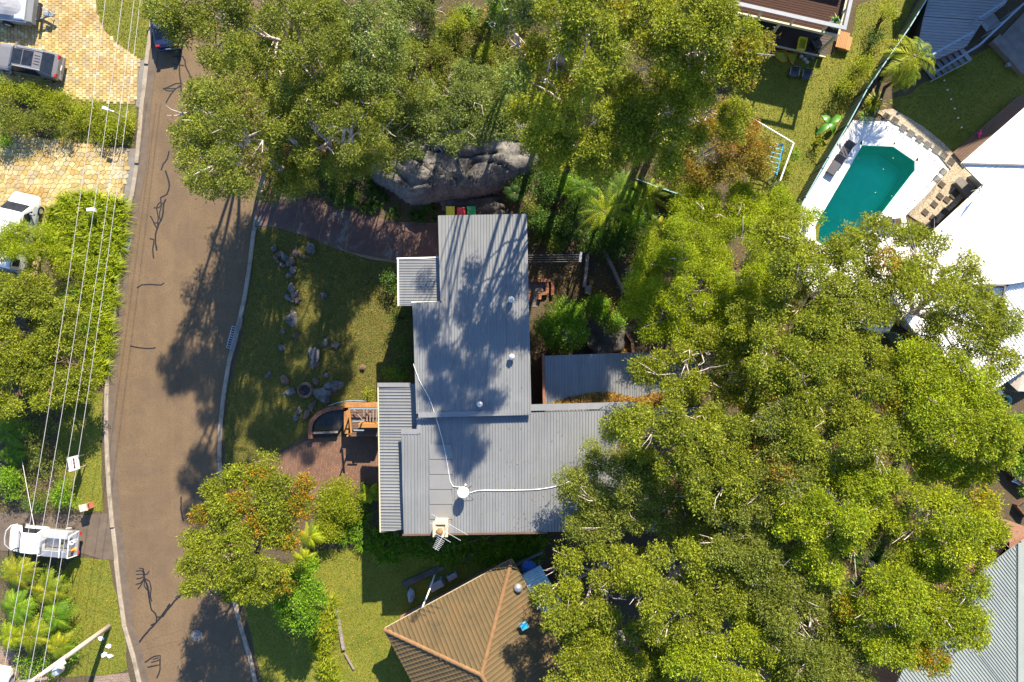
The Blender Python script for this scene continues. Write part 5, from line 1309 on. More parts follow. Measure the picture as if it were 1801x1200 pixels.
# middle bushland
tree('tea_tree', 'grey-green leafy tree partly covering the huge boulder', [(690, 190), (740, 160), (800, 120), (860, 135), (915, 165), (935, 222), (900, 246), (860, 255), (800, 265), (740, 288), (700, 262)], (800, 215), 6.5, 3.8, 'grey', 106, spacing=1.1, gap=0.16, tr=0.14)
tree('bush_tree', 'shady dark tree between the bushland and the tall gold eucalypts', [(860, -20), (930, -20), (940, 60), (925, 150), (915, 200), (880, 190), (890, 110), (870, 60)], (915, 110), 18, 13, 'grey', 107, fill=0.80, spacing=1.25, gap=0.1, tr=0.16)
tree('bush_tree', 'small tree with twiggy grey crown behind the sandstone outcrop', [(690, -20), (790, -20), (800, 20), (760, 35), (740, 70), (760, 140), (720, 160), (690, 110)], (740, 70), 5.0, 2.8, 'grey', 108, spacing=1.1, gap=0.2, tr=0.14)
for i, (x, y, r, h, st, lb) in enumerate([(800, 45, 1.0, 1.4, 'lime', 'bright green bush beside the sandstone outcrop'), (850, 90, 0.9, 1.0, 'lime', 'lime green bush near the white ring'), (770, 100, 1.0, 1.2, 'olive', 'olive bush below the sandstone outcrop'), (880, 140, 0.9, 1.0, 'lime', 'lime green bush at the foot of the gold eucalypt'), (640, 300, 1.0, 1.0, 'dark', 'dark shrub at the western foot of the boulder'), (590, 310, 1.1, 1.2, 'dark', 'dark shrub above the red driveway'), (545, 322, 1.0, 0.9, 'olive', 'olive shrub spilling over the red driveway edge'), (610, 345, 0.9, 0.6, 'dark', 'low dark shrub between boulder and red driveway'), (870, 20, 1.0, 1.2, 'green', 'green bush north of the white ring')]):
    shrub('shrub', lb, x, y, r, h, st, 200+i)
for i, (x, y, L, st, lb) in enumerate([(785, 62, 1.1, 'dark', 'spiky grass tree beside the lime bush'), (690, 290, 1.0, 'dark', 'spiky grass tree in the cleft of the huge boulder'), (820, 30, 1.1, 'green', 'spiky grass clump between the lime bush and the white ring')]):
    strap_plant('grass_tree', lb, x, y, L, st, 220+i, 90, rise=0.5)
strap_mass('undergrowth', 'leafy undergrowth below the bushland trees', [(480, 100), (920, 0), (930, 200), (860, 220), (700, 235), (640, 250), (600, 330), (470, 325), (480, 200)], 'olive', 230, 0.75, 0.7)
strap_mass('undergrowth', 'weedy undergrowth along the edge of the red driveway', [(560, 330), (650, 318), (700, 362), (770, 360), (770, 385), (700, 385), (620, 365), (560, 350)], 'dark', 231, 0.55, 0.5)
bush_mass('undergrowth', 'green ground shrubs below the northern gold eucalypts', [(930, 0), (1270, 0), (1290, 180), (1250, 330), (1150, 320), (960, 290)], 'olive', 234, 1.0, 0.9, dens=0.6)
bush_mass('undergrowth', 'low shrubby undergrowth across the bushland floor', [(640, 0), (940, 0), (940, 200), (800, 230), (690, 230), (640, 120)], 'olive', 232, 0.9, 0.85, dens=0.6)
litter('fallen_leaves', 'brown leaf litter on the bushland floor', [(470, 60), (930, 0), (930, 220), (640, 250), (470, 330)], 9000, 0.02, 233, size=0.12)
# bushland going on beyond the northern edge
for i, (wx, wy, r) in enumerate([(-9, 31, 3.6), (0.5, 30, 3.4), (9, 33, 3.8)]):
    zc = 10.5; k = PXM*CAM_H/(CAM_H-zc); poly = [(900.5+(wx+r*math.cos(a)*1.1)*k, 600-(wy+r*math.sin(a))*k) for a in np.linspace(0, 5.6, 9)]
    tree('eucalypt', ['eucalypt standing north of the boulder in the bushland', 'eucalypt standing north of the white ring', 'eucalypt standing north of the gold eucalypts', 'eucalypt standing north of the navy car'][i], poly, (900.5+wx*PXM, 600-wy*PXM), 13, 9, 'olive', 170+i, dens=0.5, gap=0.1)
litter('fallen_leaves', 'scattered fallen leaves over the worn front lawn', [(452, 402), (650, 458), (722, 470), (725, 680), (560, 720), (400, 820), (410, 650)], 1500, 0.03, 239, size=0.07)
litter('roof_leaves', 'stray fallen leaves on the long grey roof', [(735, 535), (925, 400), (930, 710), (740, 720)], 120, lambda x, y: zfA(x, y)+0.05, 240, size=0.05)
litter('roof_leaves', 'stray fallen leaves on the southern grey roof', [(760, 750), (1100, 735), (1100, 930), (760, 935)], 150, lambda x, y: zfB(x, y)+0.05, 241, size=0.05)
# north gold eucalypts
gb = ((0.20, 0.14, 0.01), 0.06)
tree('eucalypt', 'gold-green eucalypt beside the bushland with branching pale limbs', [(925, -20), (1070, -20), (1085, 60), (1080, 140), (1040, 190), (960, 190), (922, 140), (930, 60)], (985, 110), 20, 15, 'euc', 111, deep=0.3, fill=0.84, spacing=1.2, gap=0.16, bare=0.4, accent=gb)
tree('eucalypt', 'gold-green eucalypt whose crown touches the dark balcony', [(1070, -20), (1275, -20), (1295, 50), (1332, 88), (1335, 118), (1312, 145), (1316, 180), (1290, 195), (1220, 200), (1170, 150), (1120, 140), (1085, 90)], (1180, 130), 17, 12.5, 'euc', 112, grow=1.0, fill=0.96, spacing=1.2, gap=0.09, bare=0.45, tr=0.32, accent=gb)
tree('eucalypt', 'gold-green eucalypt leaning over the tree ferns', [(918, 140), (1000, 165), (1085, 130), (1130, 190), (1125, 275), (1070, 312), (990, 300), (940, 275), (912, 220)], (1010, 270), 14, 9.5, 'euc', 113, deep=0.5, fill=0.96, spacing=1.2, gap=0.10, bare=0.4)
tree('eucalypt', 'eucalypt with dark central gap and white forked branches', [(1100, 130), (1190, 140), (1250, 175), (1300, 185), (1290, 240), (1210, 262), (1180, 305), (1120, 300), (1085, 225)], (1160, 240), 14.5, 10.5, 'euc', 114, deep=0.4, fill=0.96, spacing=1.2, gap=0.12, bare=0.7)
tree('red_leafed_tree', 'reddish-brown leafed tree beside the white goal frame', [(1180, 235), (1240, 205), (1295, 196), (1320, 235), (1345, 270), (1350, 300), (1310, 330), (1250, 325), (1190, 310), (1160, 285)], (1260, 290), 7.0, 4.0, 'red', 115, spacing=1.2, gap=0.05, tr=0.16, accent=((0.28, 0.10, 0.03), 0.05))
# wattles
tree('wattle', 'bright lime wattle behind the tree ferns', [(1190, 350), (1260, 330), (1350, 335), (1400, 360), (1400, 400), (1350, 420), (1290, 400), (1240, 410), (1180, 395)], (1280, 410), 6.0, 3.5, 'wattle', 121, spacing=1.15, gap=0.04, tr=0.14)
tree('wattle', 'bright lime wattle spreading above the rear retaining walls', [(1130, 425), (1180, 390), (1250, 395), (1330, 395), (1350, 470), (1345, 560), (1280, 600), (1200, 600), (1130, 590), (1100, 530), (1095, 490)], (1200, 520), 7.5, 4.2, 'wattle', 122, spacing=1.25, gap=0.04, tr=0.18)
# the big eastern canopy
acc = ((0.34, 0.15, 0.012), 0.010)
tree('eucalypt', 'open-crowned eucalypt spreading over the white roof', [(1530, 392), (1590, 400), (1650, 425), (1690, 455), (1720, 500), (1748, 545), (1762, 590), (1745, 640), (1680, 640), (1610, 610), (1560, 570), (1520, 500)], (1580, 560), 11.0, 8.0, 'euc', 131, gap=0.22, bare=0.5, tr=0.3, dens=0.75, accent=acc)
tree('eucalypt', 'eucalypt at the southern edge of the pool', [(1375, 408), (1430, 442), (1470, 412), (1530, 405), (1540, 480), (1560, 560), (1500, 590), (1430, 600), (1370, 560), (1350, 480)], (1430, 520), 11.6, 8.4, 'euc', 132, grow=1.0, gap=0.07, accent=acc)
tree('eucalypt', 'eucalypt between the lime wattle and the pool', [(1330, 400), (1380, 400), (1385, 480), (1375, 560), (1400, 630), (1370, 690), (1320, 660), (1300, 600), (1330, 540), (1335, 470)], (1330, 560), 11.2, 8.0, 'euc', 133, grow=1.14, gap=0.05)
tree('eucalypt', 'eucalypt covering the eastern end of the rear grey roof', [(1120, 645), (1170, 615), (1230, 590), (1300, 600), (1345, 640), (1340, 700), (1280, 720), (1220, 690), (1170, 700), (1135, 680)], (1240, 620), 9.0, 6.2, 'euc', 134, grow=1.14, gap=0.18, bare=0.8)
tree('eucalypt', 'eucalypt leaning across the southern grey roof', [(1090, 730), (1140, 715), (1220, 720), (1300, 730), (1345, 780), (1345, 860), (1280, 880), (1210, 870), (1170, 830), (1120, 790), (1085, 760)], (1260, 750), 11.0, 7.8, 'euc', 135, grow=1.14, gap=0.14, bare=0.4)
tree('eucalypt', 'drooping eucalypt with dim olive crown over the southern roof corner', [(1000, 830), (1070, 790), (1130, 800), (1190, 850), (1230, 900), (1240, 950), (1180, 950), (1110, 930), (1060, 950), (1010, 940), (985, 890)], (1140, 880), 8.5, 6.2, 'olive', 136, grow=1.14, gap=0.26, bare=0.7)
tree('eucalypt', 'dense eucalypt south of the short green fence', [(1570, 600), (1640, 620), (1740, 640), (1745, 700), (1775, 760), (1770, 830), (1700, 860), (1620, 840), (1570, 770), (1550, 680)], (1620, 740), 11.9, 8.7, 'gold', 137, grow=1.0, gap=0.06, accent=acc)
tree('eucalypt', 'dense eucalypt in the middle of the big eastern canopy', [(1380, 600), (1450, 590), (1540, 600), (1560, 680), (1560, 780), (1500, 830), (1420, 820), (1370, 760), (1350, 690)], (1430, 690), 11.9, 8.7, 'euc', 138, grow=1.14, gap=0.07, accent=acc)
tree('eucalypt', 'eucalypt west of the big canopy with orange dead sprigs', [(1300, 700), (1360, 690), (1400, 780), (1420, 860), (1380, 920), (1320, 930), (1280, 880), (1300, 800)], (1330, 790), 11.4, 8.2, 'olive', 139, grow=1.14, gap=0.08, accent=RU)
tree('eucalypt', 'broad gold eucalypt nearest the brown shed roofs', [(1560, 830), (1640, 850), (1720, 860), (1755, 880), (1740, 920), (1725, 990), (1725, 1060), (1660, 1060), (1580, 1000), (1540, 920)], (1600, 880), 12.1, 8.9, 'gold', 140, grow=1.0, gap=0.04, accent=acc, tr=0.34)
tree('eucalypt', 'broad gold eucalypt with orange tufts beside the green-grey roof', [(1500, 960), (1570, 990), (1660, 1050), (1722, 1050), (1715, 1110), (1670, 1150), (1640, 1165), (1560, 1170), (1490, 1130), (1460, 1050)], (1530, 990), 11.9, 8.7, 'gold', 141, grow=1.0, gap=0.07, accent=((0.38, 0.17, 0.01), 0.025))
tree('eucalypt', 'eucalypt with smooth rounded gold crown in mid canopy', [(1390, 830), (1470, 820), (1550, 830), (1550, 930), (1500, 980), (1440, 1000), (1380, 960), (1360, 890)], (1430, 830), 11.7, 8.5, 'gold', 142, grow=1.14, gap=0.05)
tree('eucalypt', 'dim olive eucalypt at the southern end of the canopy', [(1330, 960), (1440, 1000), (1480, 1070), (1500, 1150), (1540, 1230), (1400, 1230), (1340, 1150), (1320, 1050)], (1390, 1000), 11.2, 8.0, 'olive', 143, grow=1.14, gap=0.12)
tree('eucalypt', 'eucalypt beside the blue patio roof', [(955, 990), (1010, 965), (1080, 960), (1130, 990), (1120, 1060), (1060, 1080), (1040, 1130), (1005, 1110), (960, 1090), (950, 1040)], (1060, 980), 8.5, 5.5, 'euc', 144, grow=1.14, gap=0.12)
tree('eucalypt', 'rounded eucalypt south of the long grey roof', [(1130, 960), (1220, 955), (1270, 990), (1290, 1060), (1240, 1110), (1160, 1110), (1110, 1060)], (1180, 980), 11.0, 7.8, 'euc', 145, grow=1.14, gap=0.06, accent=acc)
tree('eucalypt', 'rounded eucalypt overhanging the tiled roof', [(980, 1150), (1030, 1110), (1110, 1080), (1170, 1120), (1180, 1230), (970, 1230)], (1080, 1090), 8.5, 5.5, 'euc', 146, grow=1.14, gap=0.05)
tree('eucalypt', 'eucalypt between the tiled house and the eastern canopy', [(1180, 1110), (1250, 1110), (1300, 1060), (1350, 1100), (1380, 1170), (1400, 1230), (1190, 1230)], (1240, 1090), 11.0, 7.8, 'gold', 147, grow=1.14, gap=0.06)
tree('eucalypt', 'slim eucalypt beside the southern roof end', [(1240, 880), (1330, 930), (1380, 950), (1360, 1050), (1310, 1080), (1270, 1000), (1230, 950)], (1270, 920), 10.9, 7.7, 'olive', 148, grow=1.14, gap=0.08)
tree('garden_tree', 'dark green garden tree above the brown shed roofs', [(1770, 740), (1850, 730), (1850, 880), (1800, 870), (1765, 830)], (1780, 800), 6.0, 3.5, 'green', 149, spacing=1.1, tr=0.15)
strap_mass('undergrowth', 'dim undergrowth on the ground below the big eastern canopy', [(1230, 450), (1420, 430), (1540, 600), (1640, 700), (1720, 820), (1700, 960), (1560, 1150), (1250, 1150), (1240, 760)], 'dark', 235, 1.1, 0.7)
litter('fallen_leaves', 'brown leaf litter below the big eastern canopy', [(1230, 450), (1420, 430), (1540, 600), (1640, 700), (1720, 820), (1700, 960), (1560, 1150), (1250, 1150), (1240, 760)], 9000, 0.02, 236, size=0.12)
litter('fallen_leaves', 'orange fallen leaves on the rear yard path', [(1030, 500), (1080, 520), (1110, 570), (1120, 640), (1100, 640), (1080, 560), (1050, 540)], 2200, 0.02, 237, size=0.09, heap=0.05)
litter('fallen_leaves', 'scattered leaves on the dark rear yard soil', [(930, 460), (1090, 460), (1110, 560), (1030, 560), (940, 520)], 900, 0.02, 238, size=0.08)
# south-west flowering tree
tree('flowering_tree', 'yellow-green tree with orange flowers beside the road', [(385, 830), (440, 815), (500, 812), (550, 840), (552, 890), (530, 940), (530, 990), (500, 1040), (450, 1045), (390, 1050), (335, 1035), (328, 985), (335, 930), (360, 880)], (455, 950), 8.0, 5.6, 'euc', 151, grow=1.0, spacing=1.1, gap=0.02, tr=0.2, accent=OR, bark='bark_brown')
tree('bush_tree', 'bushy tree below the flowering tree on the lower lawn', [(505, 1000), (540, 990), (560, 1020), (580, 1060), (560, 1100), (520, 1100), (490, 1070)], (540, 1050), 3.6, 2.0, 'green', 152, spacing=0.95, gap=0.04, tr=0.12, bark='bark_brown')
shrub('shrub', 'grassy green shrub beside the brick paved entry', 600, 880, 1.7, 1.5, 'lime', 241, n=22)
shrub('shrub', 'shrub between the flowering tree and the veranda', 570, 925, 1.3, 1.3, 'lime', 242, n=14)
shrub('shrub', 'dark shrub against the veranda corner', 645, 870, 1.0, 1.0, 'dark', 243)
strap_mass('undergrowth', 'strappy green leaves along the south wall', [(560, 930), (620, 890), (650, 920), (720, 950), (960, 945), (940, 985), (760, 990), (680, 985), (600, 950)], 'green', 244, 0.5, 0.8)
strap_mass('undergrowth', 'yellow-green strappy border down the lower lawn', [(545, 1060), (580, 1040), (592, 1100), (575, 1150), (600, 1200), (580, 1230), (560, 1180), (545, 1120)], 'lime', 245, 0.4, 0.7)
for i, (x, y, z, n, L, lb) in enumerate([(545, 945, 1.8, 12, 1.25, 'bright tree fern tucked under the flowering tree'), (535, 985, 1.6, 10, 1.2, 'bright tree fern beside the lower lawn'), (652, 868, 1.4, 9, 1.0, 'tree fern pressed against the veranda roof')]):
    frond_plant('tree_fern', lb, x, y, z, n, L, 'wattle', 250+i, 'fern')
# tree ferns and shade shrubs behind the house
for i, (x, y, z, n, L, lb, pl) in enumerate([(1062, 372, 4.2, 17, 2.3, 'large tree fern with bright lime fronds north of the yard', 'wattle'), (1090, 335, 3.4, 14, 2.0, 'tree fern behind the largest lime fern', 'green'), (1140, 345, 3.4, 14, 1.9, 'tree fern near the dark green steel fence', 'wattle'), (1028, 330, 3.2, 13, 1.7, 'dim tree fern west of the large lime fern', 'green'), (1160, 400, 2.0, 10, 1.2, 'small browning tree fern under the wattle', 'lime'), (1175, 425, 1.6, 10, 1.1, 'small tree fern at the wattle edge', 'green'), (1010, 400, 1.8, 10, 1.2, 'dark tree fern beside the shade shrubs', 'dark'), (905, 340, 1.5, 10, 1.1, 'dark tree fern at the boulder end', 'dark')]):
    frond_plant('tree_fern', lb, x, y, z, n, L, pl, 260+i, 'fern')
for i, (x, y, r, h, st, lb) in enumerate([(945, 385, 1.2, 2.4, 'dark', 'dark shade shrub beside the roof corner'), (970, 330, 1.4, 2.6, 'dark', 'dark shade shrub at the eastern boulder end'), (990, 385, 1.3, 2.2, 'dark', 'dark shade shrub in front of the tree ferns'), (1000, 325, 1.1, 3.0, 'green', 'leafy green shrub above the shade shrubs'), (930, 365, 0.8, 2.6, 'olive', 'olive shrub touching the roof gutter'), (1045, 425, 1.1, 2.0, 'dark', 'dark shrub at the head of the timber wall'), (1090, 430, 1.3, 2.0, 'dark', 'dark shrub above the sloping timber beam'), (970, 420, 1.0, 1.6, 'olive', 'olive shrub behind the clothesline'), (1115, 395, 1.1, 2.2, 'green', 'green shrub between the large lime fern and the wattle'), (910, 310, 1.0, 1.4, 'dark', 'dark shrub overhanging the boulder'), (1190, 330, 1.1, 1.6, 'lime', 'lime shrub outside the dark green steel fence'), (1230, 330, 1.2, 1.5, 'lime', 'lime shrub below the reddish tree')]):
    shrub('shrub', lb, x, y, r, h, st, 280+i)
shrub('round_shrub', 'round glossy green shrub with white buds beside the house', 985, 572, 2.0, 3.2, 'green', 300, n=44, accent=((0.6, 0.6, 0.5), 0.04), dens=1.15)
shrub('shrub', 'arching glossy shrub draped over the dark boulder', 1062, 552, 1.3, 2.2, 'green', 301, n=20, stretch=(1.5, 0.6), ang=-0.7)
bush_mass('undergrowth', 'dark leafy undergrowth filling the shady fern corner', [(930, 300), (1130, 310), (1160, 420), (1120, 450), (1060, 440), (940, 435)], 'dark', 302, 1.3, 0.85, dens=1.2)
# front hedge along the house wall
for i, (x, y, r, h, st, lb) in enumerate([(690, 490, 0.7, 1.2, 'dark', 'dark clipped shrub beside the small square roof'), (690, 515, 0.7, 1.1, 'dark', 'dark clipped shrub below the small square roof'), (706, 560, 0.85, 1.4, 'dark', 'round dark shrub under the house eave'), (716, 600, 0.8, 1.4, 'dark', 'round dark shrub midway along the house front'), (712, 632, 0.8, 1.4, 'dark', 'round dark shrub beside the cable end'), (700, 655, 0.75, 1.2, 'green', 'green shrub lit beside the veranda'), (680, 662, 0.6, 0.9, 'lime', 'small lime shrub at the veranda corner'), (645, 695, 0.6, 0.8, 'lime', 'lime shrub beside the brick porch wall')]):
    shrub('shrub', lb, x, y, r, h, st, 310+i)
# western gardens
tree('garden_tree', 'leafy lime tree in the western verge garden', [(0, 500), (60, 490), (110, 510), (150, 560), (160, 640), (130, 700), (60, 710), (-20, 730), (-20, 520)], (80, 610), 4.0, 2.0, 'euc', 161, spacing=1.0, gap=0.10, tr=0.14, bark='bark_brown')
tree('conifer', 'bright feathery green tree beside the white van', [(20, 400), (60, 388), (100, 400), (105, 430), (80, 455), (40, 462), (0, 450), (0, 420)], (72, 440), 3.6, 2.2, 'wattle', 162, spacing=0.85, gap=0.06, tr=0.10, bark='bark_brown')
hs = [(15, 160, 1.2, 1.2, 'lime', 'lime hedge shrub by the SUV driveway'), (60, 170, 1.2, 1.2, 'lime', 'lime hedge shrub below the SUV'), (105, 185, 1.2, 1.1, 'lime', 'lime hedge shrub at the cobble edge'), (30, 215, 1.4, 1.3, 'olive', 'greyish hedge shrub in the western garden strip'), (80, 215, 1.2, 1.2, 'olive', 'olive hedge shrub above the crazy paving'), (135, 205, 1.0, 0.9, 'lime', 'lime hedge shrub beside the garden lamp'), (120, 230, 0.9, 1.0, 'olive', 'olive hedge shrub with shaded side on paving'), (10, 250, 0.8, 0.9, 'green', 'broad leaved green shrub at the paving edge'), (160, 185, 0.8, 0.8, 'lime', 'small lime hedge shrub near the wires'), (180, 215, 1.1, 0.7, 'lime', 'low lime hedge mound under the garden lamp'), (215, 215, 1.1, 0.7, 'lime', 'low lime hedge mound near the kerb'), (195, 240, 0.9, 0.7, 'lime', 'low lime hedge mound above the crazy paving'), (225, 240, 0.6, 0.6, 'lime', 'small lime mound at the kerb end')]
for i, (x, y, r, h, st, lb) in enumerate(hs): shrub('hedge_shrub', lb, x, y, r, h, st, 330+i, 'western hedge shrubs')
strap_mass('strappy_border', 'dense bright strappy leaves along the western kerb', [(95, 360), (130, 342), (175, 342), (218, 362), (216, 410), (210, 470), (200, 560), (188, 660), (150, 680), (150, 560), (140, 480), (100, 470), (85, 420)], 'wattle', 345, 0.42, 0.85, dens=1.3)
bush_mass('undergrowth', 'mixed low greenery in the western verge garden', [(60, 450), (150, 460), (165, 560), (160, 680), (120, 760), (100, 880), (0, 890), (0, 700), (60, 600)], 'olive', 346, 0.7, 0.8, dens=0.6)
for i, (x, y, r, h, st, lb) in enumerate([(110, 470, 0.9, 0.9, 'lime', 'lime shrub behind the boat trailer'), (120, 520, 0.9, 0.8, 'green', 'green shrub inside the strappy border'), (145, 575, 0.8, 0.9, 'green', 'green shrub beside the leafy lime tree'), (110, 872, 1.1, 1.0, 'green', 'bright leafy shrub beside the clay mailbox'), (60, 880, 0.9, 0.8, 'dark', 'dark shrub above the dark driveway'), (20, 850, 1.2, 1.2, 'green', 'green shrub near the leaning stay wire'), (70, 800, 1.0, 0.7, 'grey', 'grey low shrub beside the white sign')]):
    shrub('shrub', lb, x, y, r, h, st, 350+i)
for i, (x, y, z, L, lb) in enumerate([(12, 760, 1.6, 1.6, 'dark green palm at the western edge'), (15, 800, 1.2, 1.3, 'smaller palm below the dark green palm')]):
    frond_plant('palm', lb, x, y, z, 14, L, 'green', 360+i, 'palm', wl=0.5, ww=0.03, droop=1.3)
for i, (x, y, z, L, pl) in enumerate([(30, 1010, 1.8, 1.7, 'lime'), (80, 1040, 1.7, 1.6, 'lime'), (25, 1070, 1.8, 1.7, 'green'), (95, 1085, 1.6, 1.5, 'green'), (55, 1120, 1.8, 1.8, 'lime'), (100, 1140, 1.5, 1.4, 'lime'), (20, 1120, 1.5, 1.5, 'wattle')]):
    frond_plant('cane_palm', 'feathery cane palm in the thicket below the white ute', x, y, z, 16, L, pl, 370+i, 'palm', wl=0.5, ww=0.035, droop=1.2, group='cane palm thicket')
bush_mass('undergrowth', 'greenery filling the cane palm thicket', [(-10, 985), (90, 985), (130, 1040), (130, 1150), (90, 1190), (40, 1180), (30, 1130), (-10, 1120)], 'green', 380, 0.8, 0.8, dens=0.7)
# north-east garden
frond_plant('palm', 'tall golden palm between the steel fence and the grey deck', 1608, 98, 4.2, 11, 2.4, 'lime', 390, 'palm', 0.14, droop=1.9, rise=0.9, wl=0.75, ww=0.05, nl=20, vee=0.6)
frond_plant('palm', 'second golden palm crown lower down near the steel fence', 1592, 130, 2.6, 9, 1.6, 'lime', 391, 'palm', 0.11, droop=1.3, wl=0.55, ww=0.045)
strap_plant('agave', 'pale spiky rosette plant beside the pool paving', 1535, 182, 0.95, 'lime', 392, 70, w=0.04, rise=0.5)
strap_plant('agave', 'small dark spiky plant below the pale rosette', 1522, 206, 0.6, 'green', 393, 40, w=0.03, rise=0.5)
for i, (x, y, r, h, st, lb) in enumerate([(1512, 122, 1.1, 1.6, 'lime', 'flowering shrub against the long steel fence'), (1484, 150, 0.9, 1.2, 'lime', 'shrub beside the flowering fence shrub'), (1560, 28, 0.9, 1.8, 'lime', 'shrub at the northern end of the long steel fence'), (1540, 70, 0.7, 1.4, 'dark', 'dark shrub shading the fence base'), (1378, 300, 0.8, 1.2, 'lime', 'lime shrub behind the goal frame'), (1392, 272, 0.6, 0.9, 'green', 'small green shrub at the lower fence'), (1362, 335, 0.8, 1.0, 'dark', 'dark shrub near the fence end'), (1425, 385, 0.9, 1.6, 'green', 'leafy shrub at the pool corner'), (1350, 355, 0.9, 1.3, 'lime', 'lime shrub at the foot of the wattle'), (1440, 250, 0.5, 0.8, 'lime', 'small lime shrub below the banana plant')]):
    shrub('shrub', lb, x, y, r, h, st, 400+i)
p = P(1452, 222); t = thing('banana_plant', 'banana plant with one broad curled leaf by the fence', 'plant', p)
for k, (a, L) in enumerate(((0.6, 1.1), (2.2, 0.8), (3.8, 1.2), (5.2, 0.8))):
    V = []; nseg = 8
    for i in range(nseg+1):
        s = i/nseg; w = 0.22*math.sin(math.pi*min(1, s*0.95+0.05))**0.7; c = Vector((math.cos(a), math.sin(a), 0))*L*s+Vector((0, 0, 0.6+0.7*s-0.9*s*s)); sd = Vector((-math.sin(a), math.cos(a), 0))*w
        V += [c-sd+Vector((0, 0, 0.06)), c, c+sd+Vector((0, 0, 0.06))]
    mb = MB(); mb.add(V, [(3*i+j, 3*i+3+j, 3*i+4+j, 3*i+1+j) for i in range(nseg) for j in range(2)]); mb.build('leaf', 'green_leaf', t, smooth=True) if 'green_leaf' in MAT else None
# ------------------------------------------------------------------ vehicles (local frame: x forward, y left)
def ring(x, hb, zb, hm, zm, ht, zt, nose=0.0):
    """cross-section of a car body, seen along x; half widths at sill, belt and roof"""
    return [Vector((x, -hb, zb)), Vector((x, -hm, zb+(zm-zb)*0.45)), Vector((x, -hm*0.985, zm)), Vector((x, -ht, zt-0.03)), Vector((x, -ht*0.82, zt)), Vector((x, 0, zt+0.015)),
            Vector((x, ht*0.82, zt)), Vector((x, ht, zt-0.03)), Vector((x, hm*0.985, zm)), Vector((x, hm, zb+(zm-zb)*0.45)), Vector((x, hb, zb))]
def shell(secs, name, mat, t):
    mb = MB(); mb.loft([list(reversed(ring(*s))) for s in secs]); return mb.build(name, mat, t, smooth=False)
def wheel(t, x, y, r=0.36, w=0.24):
    s = 1 if y > 0 else -1; mb = MB(); prof = [(0.62*r, -w/2), (0.93*r, -w/2), (r, -w*0.3), (r, w*0.3), (0.93*r, w/2), (0.62*r, w/2)]; V = []; F = []; n = 18
    for pr, pz in prof:
        for k in range(n): a = 2*math.pi*k/n; V.append((x+pr*math.cos(a), y+pz*s, r+pr*math.sin(a)))
    m_ = len(prof)
    for i in range(m_):
        for k in range(n): F.append((i*n+k, i*n+(k+1) % n, ((i+1) % m_)*n+(k+1) % n, ((i+1) % m_)*n+k))
    mb.add(V, F); wh = mb.build('wheel', 'rubber', t)
    d = MB(); V = []; 
    for pr, off in ((0.62*r, 0.02), (0.5*r, 0.05), (0.12*r, 0.04)):
        for k in range(n): a = 2*math.pi*k/n; V.append((x+pr*math.cos(a), y+s*(w/2-0.06+off), r+pr*math.sin(a)))
    F = [(i*n+k, i*n+(k+1) % n, (i+1)*n+(k+1) % n, (i+1)*n+k) for i in range(2) for k in range(n)]+[tuple(range(2*n, 3*n))]
    d.add(V, F); d.build('rim', 'aluminium', wh)
def quadp(t, pts, name, mat, th=0.012):
    a = [Vector(p) for p in pts]; nrm = (a[1]-a[0]).cross(a[2]-a[0]).normalized(); cc_ = sum(a, Vector())/len(a)-Vector((0, 0, .7)); nrm = nrm if nrm.dot(Vector((cc_.x*.4, cc_.y, cc_.z))) > 0 else -nrm
    mb = MB(); mb.loft([[p-nrm*0.03 for p in a], [p+nrm*th for p in a]]); return mb.build(name, mat, t)
